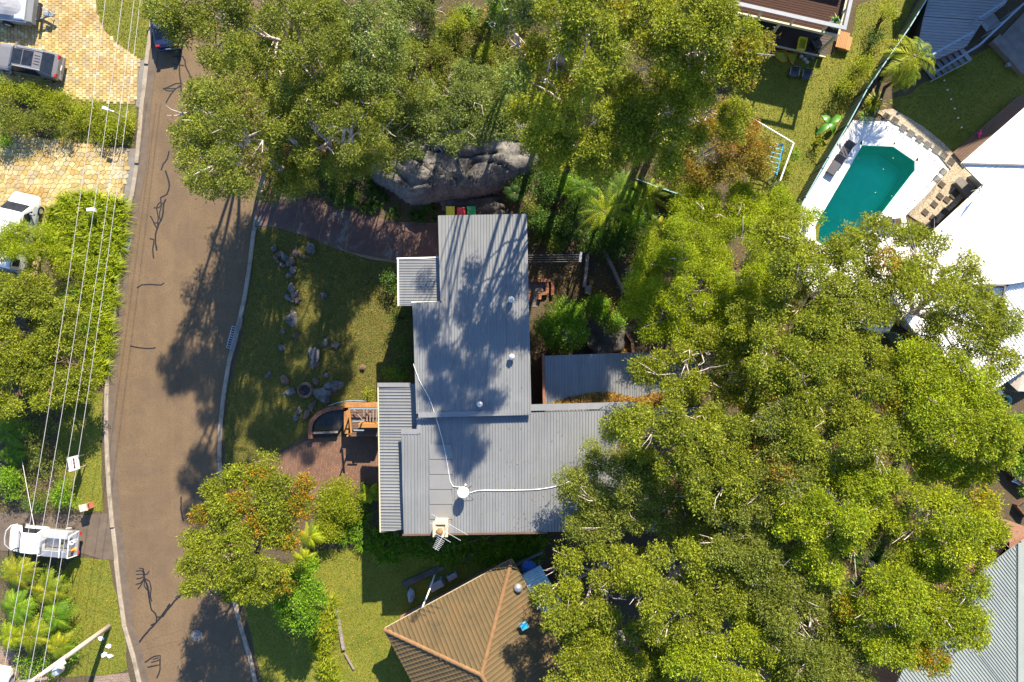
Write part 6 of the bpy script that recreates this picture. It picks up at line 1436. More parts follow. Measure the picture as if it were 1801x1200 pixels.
def car(name, label, cat, px, py, ang, L, W, Hh, mat, kind='suv', group=None):
    p = P(px, py, Hh*0.6); t = thing(name, label, cat, (p.x, p.y, 0.05), ang, group); h = W/2
    f = L/2
    rear_z = Hh*0.56; roofz = Hh
    if kind == 'suv':
        secs = [(-f, h*.80, .45, h*.84, .80, h*.80, .95), (-f+.12, h*.90, .32, h*.96, .95, h*.86, 1.08), (-f+.80, h*.95, .25, h, 1.02, h*.76, Hh-.03), (-f+1.5, h*.95, .25, h, 1.0, h*.76, Hh), (.35, h*.95, .25, h, .98, h*.75, Hh-.02), (1.02, h*.95, .25, h, .98, h*.80, 1.10), (1.25, h*.95, .25, h, .95, h*.86, 1.03), (f-.45, h*.92, .28, h*.95, .88, h*.84, .95), (f-.12, h*.84, .32, h*.88, .72, h*.76, .80), (f, h*.70, .38, h*.74, .62, h*.66, .68)]
    else:
        secs = [(-f, h*.80, .40, h*.84, .72, h*.78, .86), (-f+.15, h*.90, .28, h*.95, .85, h*.84, .98), (-f+.55, h*.94, .25, h, .92, h*.82, 1.02), (-f+1.15, h*.95, .22, h, .92, h*.70, Hh-.04), (-f+2.0, h*.95, .22, h, .90, h*.70, Hh), (.25, h*.95, .22, h, .90, h*.70, Hh-.03), (1.02, h*.95, .22, h, .90, h*.80, .98), (1.25, h*.95, .22, h, .87, h*.85, .93), (f-.45, h*.92, .25, h*.95, .80, h*.82, .85), (f-.12, h*.84, .30, h*.88, .66, h*.74, .73), (f, h*.70, .36, h*.74, .56, h*.64, .62)]
    shell(secs, 'body', mat, t)
    tz = Hh; x0, x1 = .38, 1.00
    zb_, ht_ = (1.09, h*.78) if kind == 'suv' else (.98, h*.77)
    quadp(t, [(x1-.02, -ht_*.92, zb_+.03), (x1-.02, ht_*.92, zb_+.03), (x0+.03, h*.66, tz-.06), (x0+.03, -h*.66, tz-.06)], 'windscreen', 'glass_dark', .05)
    if kind == 'suv': rw = [(-f+.74, -h*.66, tz-.08), (-f+.74, h*.66, tz-.08), (-f+.22, h*.76, 1.17), (-f+.22, -h*.76, 1.17)]
    else: rw = [(-f+1.12, -h*.60, tz-.07), (-f+1.12, h*.60, tz-.07), (-f+.60, h*.72, 1.05), (-f+.60, -h*.72, 1.05)]
    quadp(t, rw, 'rear_window', 'glass_dark', .05)
    for s in (-1, 1):
        xr = -f+.95 if kind == 'suv' else -f+1.3
        pts = [(xr, s*h*.965, 1.05 if kind == 'suv' else .95), (.85, s*h*.965, 1.03 if kind == 'suv' else .94), (.32, s*h*.775, tz-.12), (xr+.1, s*h*.79, tz-.12)]
        if s > 0: pts = pts[::-1]
        quadp(t, pts, 'side_window', 'glass_dark', .03)
        MB().box((.78, s*(h+.09), 1.02), (.12, .22, .14), ch=.02).build('mirror', mat, t)
        MB().box((-f+.06, s*h*.70, .92), (.12, .26, .22), ch=.02).build('tail_light', 'red_lens', t); MB().box((f-.10, s*h*.62, .66), (.22, .34, .12), ch=.02).build('headlight', 'aluminium', t)
        for x in (-f+.85, f-.88): wheel(t, x, s*(h-.10))
    MB().box((-f-.02, 0, .5), (.16, W*.86, .22), ch=.04).build('bumper', mat, t); MB().box((f-.02, 0, .45), (.16, W*.74, .2), ch=.04).build('bumper', mat, t)
    MB().box((-f-.105, 0, .72), (.02, .37, .12)).build('number_plate', 'white_paint', t)
    return t
suv = car('suv', 'silver-grey SUV with glass roof on the cobbled driveway', 'car', 44, 106, math.pi-0.19, 4.75, 1.92, 1.72, 'car_silver', 'suv')
MB().box((-.72, 0, 1.742), (.72, 1.02, .02)).build('roof_glass', 'glass_dark', suv); MB().box((.02, 0, 1.735), (.62, 1.02, .02)).build('roof_glass', 'glass_dark', suv)
for s in (-1, 1): MB().tube([(-1.7, s*.70, 1.72), (-1.6, s*.71, 1.80), (.1, s*.71, 1.80), (.25, s*.70, 1.72)], .022, 6).build('roof_rail', 'aluminium', suv)
for k in range(4): MB().box((-1.38, -.3+.2*k, 1.742), (.42, .035, .02)).build('roof_groove', 'car_silver', suv)
car('sedan', 'dark navy car parked at the kerb under the eucalypts', 'car', 288, 28, math.radians(97), 4.5, 1.8, 1.45, 'car_navy', 'sedan')
car('hatchback', 'white car at the edge of the mixed brick paving', 'car', -14, 1228, math.radians(80), 4.2, 1.78, 1.5, 'car_white', 'sedan')
def ute():
    p = P(76, 951, 0.9); t = thing('ute', 'white ute with steel tool boxes and ladder rack on the dark driveway', 'ute', (p.x, p.y, 0.04), math.radians(175)); W = 1.82; h = W/2; f = 2.5
    secs = [(-.15, h*.95, .45, h, 1.05, h*.76, 1.72), (.2, h*.95, .35, h, 1.05, h*.78, 1.78), (1.0, h*.95, .35, h, 1.05, h*.76, 1.76), (1.62, h*.95, .35, h, 1.04, h*.82, 1.12), (1.8, h*.95, .38, h, 1.0, h*.86, 1.06), (2.25, h*.90, .42, h*.95, .95, h*.80, 1.0), (2.42, h*.80, .48, h*.84, .8, h*.72, .86)]
    shell(secs, 'cab', 'car_white', t)
    quadp(t, [(1.60, -h*.76, 1.15), (1.60, h*.76, 1.15), (1.05, h*.68, 1.71), (1.05, -h*.68, 1.71)], 'windscreen', 'glass_dark', .05)
    for s in (-1, 1):
        pts = [(-.02, s*h*.95, 1.10), (1.42, s*h*.95, 1.08), (.98, s*h*.785, 1.66), (.02, s*h*.80, 1.66)]; quadp(t, pts if s < 0 else pts[::-1], 'side_window', 'glass_dark', .03)
        MB().box((1.3, s*(h+.12), 1.12), (.12, .22, .2), ch=.02).build('mirror', 'black_plastic', t)
        for x in (-1.45, 1.62): wheel(t, x, s*(h-.12), .38, .25)
        MB().box((-1.25, s*(h-.24), 1.22), (1.75, .46, .62), ch=.03).build('tool_box', 'steel' if s > 0 else 'aluminium', t)
        for x in (-2.45, -.35): MB().bar((x, s*(h-.03), .85), (x, s*(h-.14), 1.85), .05).build('rack_post', 'white_paint', t)
        MB().box((-2.52, s*.7, .68), (.06, .22, .12)).build('tail_light', 'red_lens', t)
    MB().box((-1.36, 0, .76), (2.3, W, .14)).build('tray', 'steel', t)
    for x in (-2.45, -.35, -1.85): MB().bar((x, -h+.14, 1.86), (x, h-.14, 1.86), .05).build('rack_bar', 'white_paint', t)
    bb = MB(); bb.tube([(2.1, -h-.02, .6), (2.48, -h+.08, .75), (2.66, -h*.55, .95), (2.7, 0, .98), (2.66, h*.55, .95), (2.48, h-.08, .75), (2.1, h+.02, .6)], .04, 7); bb.build('bull_bar', 'aluminium', t)
    MB().box((2.45, 0, .55), (.18, W*.86, .22), ch=.03).build('bumper', 'grey_paint', t)
    MB().tube([(1.75, .62, 1.05), (1.72, .66, 1.5), (1.5, .68, 1.72)], .04, 6).build('snorkel', 'black_plastic', t)
    cone = MB(); cone.lathe((-2.25, .45, .83), [(.17, 0), (.16, .03), (.10, .05), (.03, .45), (0, .46)], 12); o = cone.build('traffic_cone', 'orange_plastic'); o.matrix_world = t.matrix_basis; tag(o, 'orange traffic cone standing in the ute tray', 'cone')
    hose = MB(); hose.tube([Vector((-1.45+.14*math.cos(a), .02+.14*math.sin(a), .86+.006*a)) for a in np.linspace(0, 25, 70)], .02, 5); o = hose.build('hose_coil', 'yellow_plastic'); o.matrix_world = t.matrix_basis; tag(o, 'coiled yellow hose lying in the ute tray', 'hose')
    bkt = MB(); bkt.lathe((-2.2, -.1, .83), [(.13, 0), (.16, .3), (.14, .3), (.12, .05), (0, .05)], 14); o = bkt.build('bucket', 'white_paint'); o.matrix_world = t.matrix_basis; tag(o, 'white bucket at the back of the ute tray', 'bucket')
ute()
def van():
    p = P(27, 405, 1.1); t = thing('van', 'white van with awning arm parked on the crazy paving', 'van', (p.x, p.y, 0.05), math.radians(77)); W = 2.0; h = W/2; f = 2.75
    secs = [(-f, h*.92, .5, h*.95, 1.1, h*.88, 1.95), (-f+.1, h*.96, .4, h, 1.1, h*.92, 2.02), (.6, h*.96, .38, h, 1.1, h*.92, 2.05), (1.25, h*.96, .38, h, 1.1, h*.86, 1.95), (1.95, h*.95, .38, h, 1.08, h*.88, 1.22), (2.15, h*.94, .4, h*.98, 1.0, h*.88, 1.1), (2.6, h*.86, .45, h*.9, .85, h*.78, .92), (2.72, h*.76, .5, h*.8, .75, h*.7, .8)]
    shell(secs, 'body', 'car_white', t)
    quadp(t, [(1.90, -h*.82, 1.27), (1.90, h*.82, 1.27), (1.32, h*.78, 1.88), (1.32, -h*.78, 1.88)], 'windscreen', 'glass_dark', .05)
    for s in (-1, 1):
        pts = [(.75, s*h*.975, 1.2), (1.6, s*h*.96, 1.18), (1.2, s*h*.90, 1.78), (.75, s*h*.93, 1.82)]; quadp(t, pts if s < 0 else pts[::-1], 'side_window', 'glass_dark', .03)
        pts = [(-2.5, s*h*.975, 1.3), (-2.0, s*h*.975, 1.3), (-2.0, s*h*.93, 1.85), (-2.5, s*h*.93, 1.85)]; quadp(t, pts if s < 0 else pts[::-1], 'side_window', 'glass_dark', .03)
        MB().box((1.35, s*(h+.16), 1.35), (.12, .28, .22), ch=.02).build('mirror', 'grey_paint', t)
        for x in (-1.7, 1.75): wheel(t, x, s*(h-.1), .36, .24)
        MB().box((-f-.03, s*.75, .95), (.06, .22, .2)).build('tail_light', 'red_lens', t)
    MB().bar((-2.6, -h*.93, 2.03), (1.0, -h*.93, 2.05), .05, .04).build('roof_gutter', 'grey_paint', t)
    MB().bar((1.35, -h-.05, 1.45), (.35, -h-.22, .75), .07).build('awning_arm', 'grey_paint', t)
    MB().bar((.5, -h*.7, 2.075), (.5, h*.7, 2.075), .04, .02).build('roof_seam', 'grey_paint', t)
    MB().box((-f-.08, 0, .5), (.2, W*.9, .2), ch=.03).build('bumper', 'grey_blue_paint', t)
    p = P(28, 482, .5); q = thing('boat_trailer', 'small steel trailer frame behind the white van', 'trailer', (p.x, p.y, 0.05), math.radians(-40))
    MB().bar((-1.2, -.5, .45), (.6, 0, .45), .08).build('drawbar', 'grey_blue_paint', q); MB().bar((-1.2, .5, .45), (.6, 0, .45), .08).build('drawbar', 'grey_blue_paint', q); MB().bar((-1.2, -.75, .45), (-1.2, .75, .45), .08).build('axle', 'steel', q)
    for s in (-1, 1): wheel(q, -1.2, s*.75, .3, .2)
    MB().lathe((.62, 0, .4), [(.06, 0), (.07, .08), (.03, .12), (0, .12)], 10).build('coupling', 'steel', q)
van()
def camper():
    p = P(32, 16, .8); t = thing('camper_trailer', 'grey covered camper trailer beside the SUV on the cobbled driveway', 'trailer', (p.x, p.y, .05), math.radians(-7)); 
    mb = MB(); mb.box((-.9, 0, .62), (3.3, 1.9, .55), ch=.04); mb.build('body', 'steel', t)
    V = []; F = []; nx, ny = 14, 8
    for i in range(nx):
        for j in range(ny):
            x = -2.5+3.2*i/(nx-1); y = -.9+1.8*j/(ny-1); z = .92+.32*math.sin(math.pi*j/(ny-1))**.6*math.sin(math.pi*(i+.6)/(nx+.2))**.5+.05*mnoise.noise(Vector((x*2.2, y*2.2, 1))); V.append((x, y, z))
    F = [(i*ny+j, (i+1)*ny+j, (i+1)*ny+j+1, i*ny+j+1) for i in range(nx-1) for j in range(ny-1)]
    mb = MB(); mb.add(V, F); mb.build('canvas_cover', 'canvas_grey', t)
    MB().box((.98, 0, .72), (.42, 1.85, .5), ch=.05).build('front_box', 'roof_grey', t); MB().box((.35, 0, 1.0), (.75, 1.7, .2), ch=.06).build('stone_guard', 'aluminium', t)
    for s in (-1, 1): MB().bar((1.1, s*.55, .5), (2.5, 0, .5), .09).build('drawbar', 'grey_blue_paint', t); wheel(t, -.9, s*1.0, .36, .24)
    MB().box((1.45, 0, .62), (.16, 1.3, .3), ch=.03).build('gas_bracket', 'black_plastic', t)
    MB().tube([(2.2, .08, .2), (2.2, .08, .85)], .04, 8).build('jockey_wheel', 'steel', t); MB().box((2.0, -.05, .6), (.5, .3, .14), ch=.03).build('coupling', 'steel', t)
camper()

# ------------------------------------------------------------------ pool and its terrace
def pool():
    Pz = thing('swimming_pool', 'elongated swimming pool of teal water in white paving', 'pool', P(1525, 350)); org = P(1525, 350); n = len(pool_w)
    fl = []; V = []; F = []
    ring0 = [Vector((p.x, p.y, 0.06)) for p in pool_w]; c = sum(ring0, Vector())/n; ring1 = [Vector((p.x+(c.x-p.x)*.05, p.y+(c.y-p.y)*.05, -1.6 if p.y > c.y else -0.9)) for p in pool_w]
    V = ring0+ring1; ar = sum(V[i].x*V[(i+1) % n].y-V[(i+1) % n].x*V[i].y for i in range(n))
    F = [(i, i+n, (i+1) % n+n, (i+1) % n) for i in range(n)]+[tuple(range(n, 2*n))]
    if ar < 0: F = [tuple(reversed(f)) for f in F]
    mb = MB(); mb.add(V, F); mb.build('basin', 'pool_plaster', Pz, org)
    w = MB(); w.sheet([(p.x, p.y) for p in pool_w], -0.10); w.build('water', 'pool_water', Pz, org)
    for i in range(n):
        a, b = ring0[i], ring0[(i+1) % n]; d = (b-a).normalized(); sd = Vector((-d.y, d.x, 0)); out = sd if sd.dot(a-c) > 0 else -sd
        k = max(1, int((b-a).length/0.9)); 
        for j in range(k):
            q0 = a.lerp(b, (j+.01)/k)+out*.16; q1 = a.lerp(b, (j+.99)/k)+out*.16; MB().bar(Vector((q0.x, q0.y, .07)), Vector((q1.x, q1.y, .07)), .36, .06).build('coping_stone', 'concrete_white', Pz, org)
    rng = random.Random(4)
    o = MB()
    for k in range(14):
        x, y = rng.uniform(1440, 1590), rng.uniform(265, 410)
        q = P(x, y)
        if inside([(p.x, p.y) for p in pool_w], q.x, q.y): o.box((q.x, q.y, -.09), (.07, .04, .01), rng.uniform(0, 3))
    if o.v: tag(o.build('floating_leaves', 'straw_leaf'), 'small pale leaves floating on the teal pool', 'leaves'); 
simple('straw_leaf', (0.5, 0.42, 0.2), 0.8)
pool()
# white paving around the pool, with a hole for the pool
def terrace():
    outer = PP([(1500, 212), (1524, 214), (1562, 214), (1598, 236), (1640, 265), (1668, 300), (1650, 322), (1592, 380), (1600, 420), (1600, 520), (1560, 590), (1460, 560), (1400, 470), (1378, 400), (1440, 300), (1484, 236)])
    hole = [Vector((p.x, p.y, 0)) for p in pool_w]; c = sum(hole, Vector())/len(hole); hole = [p+(p-c).normalized()*.33 for p in hole]
    pts = [Vector((p.x, p.y, 0)) for p in outer]+hole; tris = tessellate_polygon([pts[:len(outer)], hole]); F = []
    for t in tris:
        a, b, d = [pts[i] for i in t]; F.append(t if (b-a).cross(d-a).z > 0 else (t[0], t[2], t[1]))
    mb = MB(); mb.add([(p.x, p.y, .05) for p in pts], F); struct(mb.build('terrace', 'concrete_white'))
terrace()
sheet('path', [(1535, 195), (1570, 192), (1625, 225), (1690, 280), (1722, 322), (1690, 352), (1640, 402), (1628, 400), (1596, 378), (1650, 318), (1672, 298), (1640, 262), (1600, 232), (1560, 210)], 'pebbles', .06, .03)
for i, (x, y) in enumerate([(1558, 206), (1573, 213), (1587, 227), (1601, 236), (1616, 246), (1630, 256), (1645, 265), (1659, 274), (1672, 285)]):
    p = P(x, y); o = MB().box((0, 0, 0), (.50, .46, .07), ch=.012).build('stepping_stone', 'stepping'); o.location = (p.x, p.y, .085); o.rotation_euler = (0, 0, -.6); tag(o, 'square brown stepping stone in the pebble path north of the pool', 'stepping stone', 'stepping stones north of the pool')
for i, (x, y) in enumerate([(1658, 302), (1647, 315), (1655, 325), (1652, 346), (1642, 360), (1626, 374), (1640, 384), (1660, 372), (1675, 345), (1682, 338), (1640, 395), (1664, 352)]):
    p = P(x, y); o = MB().box((0, 0, 0), (.46, .42, .07), ch=.012).build('stepping_stone', 'stepping'); o.location = (p.x, p.y, .085); o.rotation_euler = (0, 0, -.68); tag(o, 'square stepping stone in the pebble garden beside the white roof', 'stepping stone', 'stepping stones beside the white roof')
# pool fence of slim posts
Fo = P(1600, 310); PF = thing('pool_fence', 'slim glass pool fence with small black spigots', 'fence', Fo)
pf = [(1502, 214), (1565, 224), (1606, 250), (1640, 278), (1655, 300), (1590, 372)]
for i in range(len(pf)-1):
    a, b = P(*pf[i], 0), P(*pf[i+1], 0); n = max(1, round((b-a).length/1.3))
    for k in range(n):
        q0, q1 = a.lerp(b, (k+.03)/n), a.lerp(b, (k+.97)/n)
        MB().bar(Vector((q0.x-Fo.x, q0.y-Fo.y, .68)), Vector((q1.x-Fo.x, q1.y-Fo.y, .68)), .012, 1.1).build('glass_panel', 'fence_glass', PF)
        for f in (.2, .8):
            c = a.lerp(b, (k+f)/n); MB().box((c.x-Fo.x, c.y-Fo.y, .12), (.05, .05, .16)).build('spigot', 'black_plastic', PF)
# lounge in the shade of the fence
for i, (x, y, L) in enumerate([(1486, 268, 1.7), (1470, 290, 1.5)]):
    p = P(x, y, .4); t = thing('sun_lounge', 'dark cushioned sun lounge between the fence and the pool' if i == 0 else 'second dark lounge lower along the steel fence', 'lounge', (p.x, p.y, .05), math.radians(58))
    MB().box((0, 0, .28), (L, .66, .08), ch=.02).build('seat', 'chair_grey', t); MB().box((L/2-.25, 0, .42), (.6, .64, .08), tilt=Matrix.Rotation(math.radians(-30), 3, 'Y'), ch=.02).build('backrest', 'chair_grey', t)
    for sx in (-1, 1):
        for sy in (-1, 1): MB().box((sx*(L/2-.1), sy*.26, .12), (.05, .05, .25)).build('leg', 'black_plastic', t)
for i, (x, y) in enumerate([(1562, 388), (1578, 390)]):
    p = P(x, y, .5); t = thing('planter_box', 'dark planter box at the southern end of the pool' if i == 0 else 'grey planter box beside the dark one by the pool', 'planter', (p.x, p.y, .05), .1)
    MB().box((0, 0, .3), (.52, .5, .6), ch=.02).build('box', 'chair_grey' if i == 0 else 'grey_paint', t); MB().box((0, 0, .605), (.42, .40, .03)).build('soil', 'soil', t)
p = P(1698, 330, .5); o = MB(); o.box((0, 0, .25), (1.5, .62, .5), ch=.02); w_ = o.build('bench_box', 'concrete_grey'); w_.location = (p.x, p.y, .06); w_.rotation_euler = (0, 0, math.radians(-48)); tag(w_, 'grey storage bench at the corner of the pebble garden', 'bench')
# pink toy on the boardwalk
p = P(1722, 236, .3); t = thing('toy_flamingo', 'bright pink garden ornament on the dark boardwalk', 'ornament', (p.x, p.y, .22))
MB().lathe((0, 0, 0), [(.08, 0), (.14, .08), (.10, .2), (0, .24)], 10).build('body', 'pink_plastic', t, smooth=True); MB().tube([(0, .05, .15), (.02, .2, .3), (.02, .28, .22)], .035, 7).build('neck', 'pink_plastic', t); MB().lathe((.02, -.2, 0), [(.05, 0), (.08, .05), (0, .12)], 8).build('tail', 'pink_plastic', t, smooth=True)
# string of garden lights on the shaded lawn
for k in range(6):
    p = P(1660+6.2*k, 142+16.5*k, .1); o = MB().lathe((0, 0, 0), [(.03, 0), (.05, .06), (.06, .14), (.03, .2), (0, .21)], 8).build('garden_light', 'white_paint'); o.location = (p.x, p.y, .01); tag(o, 'small white path light in the row across the shaded lawn', 'garden light', 'path lights on the shaded lawn')
p = P(1776, 113, .3); t = thing('garden_tap_box', 'small pale blue box on the shaded lawn by the wall', 'box', (p.x, p.y, .01), .3); MB().box((0, 0, .15), (.34, .26, .3), ch=.02).build('case', 'grey_blue_paint', t); MB().box((0, 0, .315), (.38, .3, .03)).build('lid', 'grey_paint', t)

# ------------------------------------------------------------------ play yard
t = thing('goal_frame', 'white tubular goal frame standing on the lawn', 'goal', P(1362, 262)); og = P(1362, 262)
gp_ = [P(1326, 210, 1.9), P(1396, 252, 1.9), P(1372, 318, 1.9)]
for i, p in enumerate(gp_): MB().tube([Vector((p.x-og.x, p.y-og.y, 0)), Vector((p.x-og.x, p.y-og.y, 1.9))], .045, 7).build('post', 'white_paint', t)
for i in range(2): MB().tube([gp_[i]-og, gp_[i+1]-og], .05, 7).build('crossbar', 'white_paint', t)
oc = P(1360, 275); t = thing('climbing_ladder', 'blue monkey-bar ladder beside the white goal frame', 'play frame', oc)
a0, a1, b0, b1 = P(1354, 246, 1.6), P(1343, 302, 1.6), P(1378, 252, 1.6), P(1366, 308, 1.6)
for a, b in ((a0, a1), (b0, b1)):
    MB().tube([a-oc, b-oc], .04, 7).build('rail', 'blue_tube', t)
    for q in (a, b): MB().tube([Vector((q.x-oc.x, q.y-oc.y, 0)), q-oc], .035, 6).build('leg', 'blue_tube', t)
for k in range(7): f = (k+.5)/7; MB().tube([a0.lerp(a1, f)-oc, b0.lerp(b1, f)-oc], .03, 6).build('rung', 'blue_tube', t)
for i, (x, y) in enumerate([(1396, 128), (1418, 132)]):
    p = P(x, y, .4); t = thing('garden_chair', 'dark grey outdoor chair with single lawn view next to the brick stack' if i == 0 else 'dark grey outdoor chair beside the yellow pole', 'chair', (p.x, p.y, .02), -.2)
    t['label'] = 'dark grey outdoor armchair nearer the toys on the shaded lawn' if i == 0 else 'dark grey outdoor armchair beside the yellow pole on the lawn'
    MB().box((0, -.02, .40), (.60, .55, .07), ch=.02).build('seat', 'chair_grey', t); MB().box((0, .30, .66), (.60, .07, .50), tilt=Matrix.Rotation(.2, 3, 'X'), ch=.02).build('backrest', 'chair_grey', t)
    for s in (-1, 1):
        MB().box((s*.32, 0, .60), (.05, .55, .04)).build('armrest', 'grey_paint', t)
        for q in (-.24, .24): MB().box((s*.29, q, .2), (.04, .04, .4)).build('leg', 'black_plastic', t)
p = P(1412, 76, .75); t = thing('crate', 'yellow slatted plastic crate on the dark lower deck', 'crate', (p.x, p.y, .45), -.2)
MB().box((0, 0, .02), (.50, .80, .04)).build('floor', 'yellow_plastic', t)
for s in (-1, 1): MB().box((s*.26, 0, .16), (.04, .86, .28)).build('side', 'yellow_plastic', t); MB().box((0, s*.42, .16), (.50, .04, .28)).build('side', 'yellow_plastic', t)
for k in range(5): MB().box((0, -.30+.15*k, .05), (.48, .03, .03)).build('slat', 'lime_fabric', t)
p = P(1438, 76, .8); t = thing('basket', 'black slatted basket chair in the deck corner', 'basket', (p.x, p.y, .45), .5)
MB().box((0, 0, .2), (.62, .62, .4), ch=.08).build('body', 'black_plastic', t)
for k in range(4): MB().box((-.22+.15*k, 0, .41), (.04, .54, .03)).build('slat', 'chair_grey', t)
MB().box((.28, .3, .45), (.5, .08, .5), ch=.03).build('back', 'black_plastic', t)
def sailtoy(px, py, pts, mat, lab):
    p = P(px, py, .3); t = thing('play_tent', lab, 'toy', (p.x, p.y, .02)); n = len(pts)
    V = [(x, y, .05) for x, y in pts]+[(0, 0, .42)]; mb = MB(); mb.add(V, [(i, (i+1) % n, n) for i in range(n)]); mb.build('fabric', mat, t)
    for i in range(n): a, b = pts[i], pts[(i+1) % n]; MB().tube([(*a, .055), (*b, .055)], .03, 5).build('edge', 'orange_plastic' if mat == 'lime_fabric' else 'red_plastic', t)
sailtoy(1375, 95, [(-.45, .3), (.4, .35), (.45, -.45), (.15, -.5), (-.35, -.1)], 'lime_fabric', 'green play tent with orange edging folded beside the deck')
sailtoy(1394, 98, [(-.35, .3), (.42, .25), (.1, -.55)], 'lime_fabric', 'green triangular play tent with orange edges next to the grey blocks')
sailtoy(1348, 92, [(-.5, .25), (.5, .35), (.3, -.4), (-.2, -.25)], 'blue_plastic', 'blue crumpled play tent with red edges beside the deck')
sailtoy(1330, 92, [(-.4, -.3), (.35, .25), (.4, -.1), (.0, -.45)], 'lime_fabric', 'green leaf-shaped play tent at the foot of the gold eucalypt')
for i, (x, y, m_) in enumerate([(1421, 96, 'concrete_grey'), (1430, 100, 'concrete_grey'), (1410, 99, 'sail_fabric'), (1416, 104, 'sail_fabric'), (1420, 109, 'sail_fabric')]):
    p = P(x, y, .15); o = MB().box((0, 0, .1), (.36, .3, .2) if m_ == 'concrete_grey' else (.24, .2, .16), ch=.02).build('paving_block', m_); o.location = (p.x, p.y, .01); o.rotation_euler = (0, 0, -.5); tag(o, 'loose grey block lying by the deck edge' if m_ == 'concrete_grey' else 'loose tan block lying by the deck edge', 'block', 'grey blocks by the deck' if m_ == 'concrete_grey' else 'tan blocks by the deck')
a, b = P(1432, 130, .6), P(1439, 103, .6); o = MB().tube([Vector((a.x, a.y, .03)), Vector((b.x, b.y, .45))], .03, 6).build('sports_pole', 'yellow_plastic'); tag(o, 'thin yellow pole propped against the deck by the chairs', 'pole')
p = P(1468, 41, 3.4); t = thing('potted_plant', 'large grey pot with a green plant on the upper deck', 'pot plant', (p.x, p.y, 3.01)); MB().lathe((0, 0, 0), [(.2, 0), (.33, .3), (.36, .5), (.31, .5), (.28, .42), (0, .40)], 16).build('pot', 'grey_blue_paint', t, smooth=True)
rng = np.random.default_rng(9); V = []; Cc = []; strap_clump(V, Cc, (p.x, p.y, 3.42), rng, PAL['green'], 30, .5, .03); V = np.array(V); np_mesh('leaves', V, quads(V), 'leaf_glossy', np.array(Cc), t, (p.x, p.y, 3.01))
p = P(1320, 32, .9); o = MB().box((0, 0, 0), (.95, .35, .45), ch=.02).build('storage_chest', 'timber_orange'); o.location = (p.x, p.y, .68); o.rotation_euler = (0, 0, -.22); tag(o, 'orange timber chest on the dark lower deck', 'chest')
p = P(866, 43, 1.0); o = MB(); o.tube([Vector((.19*math.cos(a), .19*math.sin(a), 0)) for a in np.linspace(0, 2*math.pi, 20)], .035, 6); w_ = o.build('white_ring', 'white_paint'); w_.location = (p.x, p.y, 1.0); tag(w_, 'white ring lying on the bushland shrubs', 'ring')

# ------------------------------------------------------------------ rear yard
def path_wall(name, label, pts, w, h, mat, z0=0.0, pieces=None, cat='wall'):
    L = PP(pts, h); o0 = Vector((L[0].x, L[0].y, 0)); t = thing(name, label, cat, o0)
    for i in range(len(L)-1):
        a, b = L[i], L[i+1]; n = pieces or max(1, int((b-a).length/1.8))
        for k in range(n):
            q0, q1 = a.lerp(b, (k+.005)/n), a.lerp(b, (k+.995)/n); rows = max(1, round(h/.22))
            for r in range(rows):
                zc = z0+(r+.5)*h/rows; MB().bar(Vector((q0.x-o0.x, q0.y-o0.y, zc)), Vector((q1.x-o0.x, q1.y-o0.y, zc)), w*(1-.04*(r % 2)), h/rows*.96).build('sleeper', mat, t)
    return t
path_wall('sleeper_wall', 'grey timber sleeper retaining wall in the rear yard', [(1034, 446), (1031, 480), (1028, 505)], .22, .66, 'timber_grey')
path_wall('sleeper_wall', 'diagonal timber beam wall below the dark shrubs', [(1062, 438), (1080, 475), (1098, 515)], .24, .5, 'timber_grey')
path_wall('sleeper_wall', 'low timber wall at the leaf-covered path corner', [(1098, 580), (1112, 600), (1114, 622)], .2, .5, 'timber_brown')
p = P(1034, 510, .4); o = MB().box((0, 0, .3), (.45, .62, .6), ch=.03).build('concrete_block', 'concrete_grey'); o.location = (p.x, p.y, .0); tag(o, 'square concrete block at the end of the sleeper wall', 'block')
o_c = P(980, 457); t = thing('clothesline', 'wall-mounted clothesline with grey lines behind the house', 'clothesline', o_c)
for k in range(4):
    a, b = P(928, 449+4*k, 1.7), P(1022, 448+4*k, 1.7); MB().tube([a-o_c, b-o_c], .010, 4).build('line', 'grey_paint', t)
a, b = P(1022, 444, 1.7), P(1020, 461, 1.7); MB().bar(a-o_c, b-o_c, .16, .06).build('end_bar', 'aluminium', t)
for s in (446, 460): q = P(1021, s, 1.7); MB().box((q.x-o_c.x, q.y-o_c.y, .85), (.07, .07, 1.7)).build('post', 'steel', t)
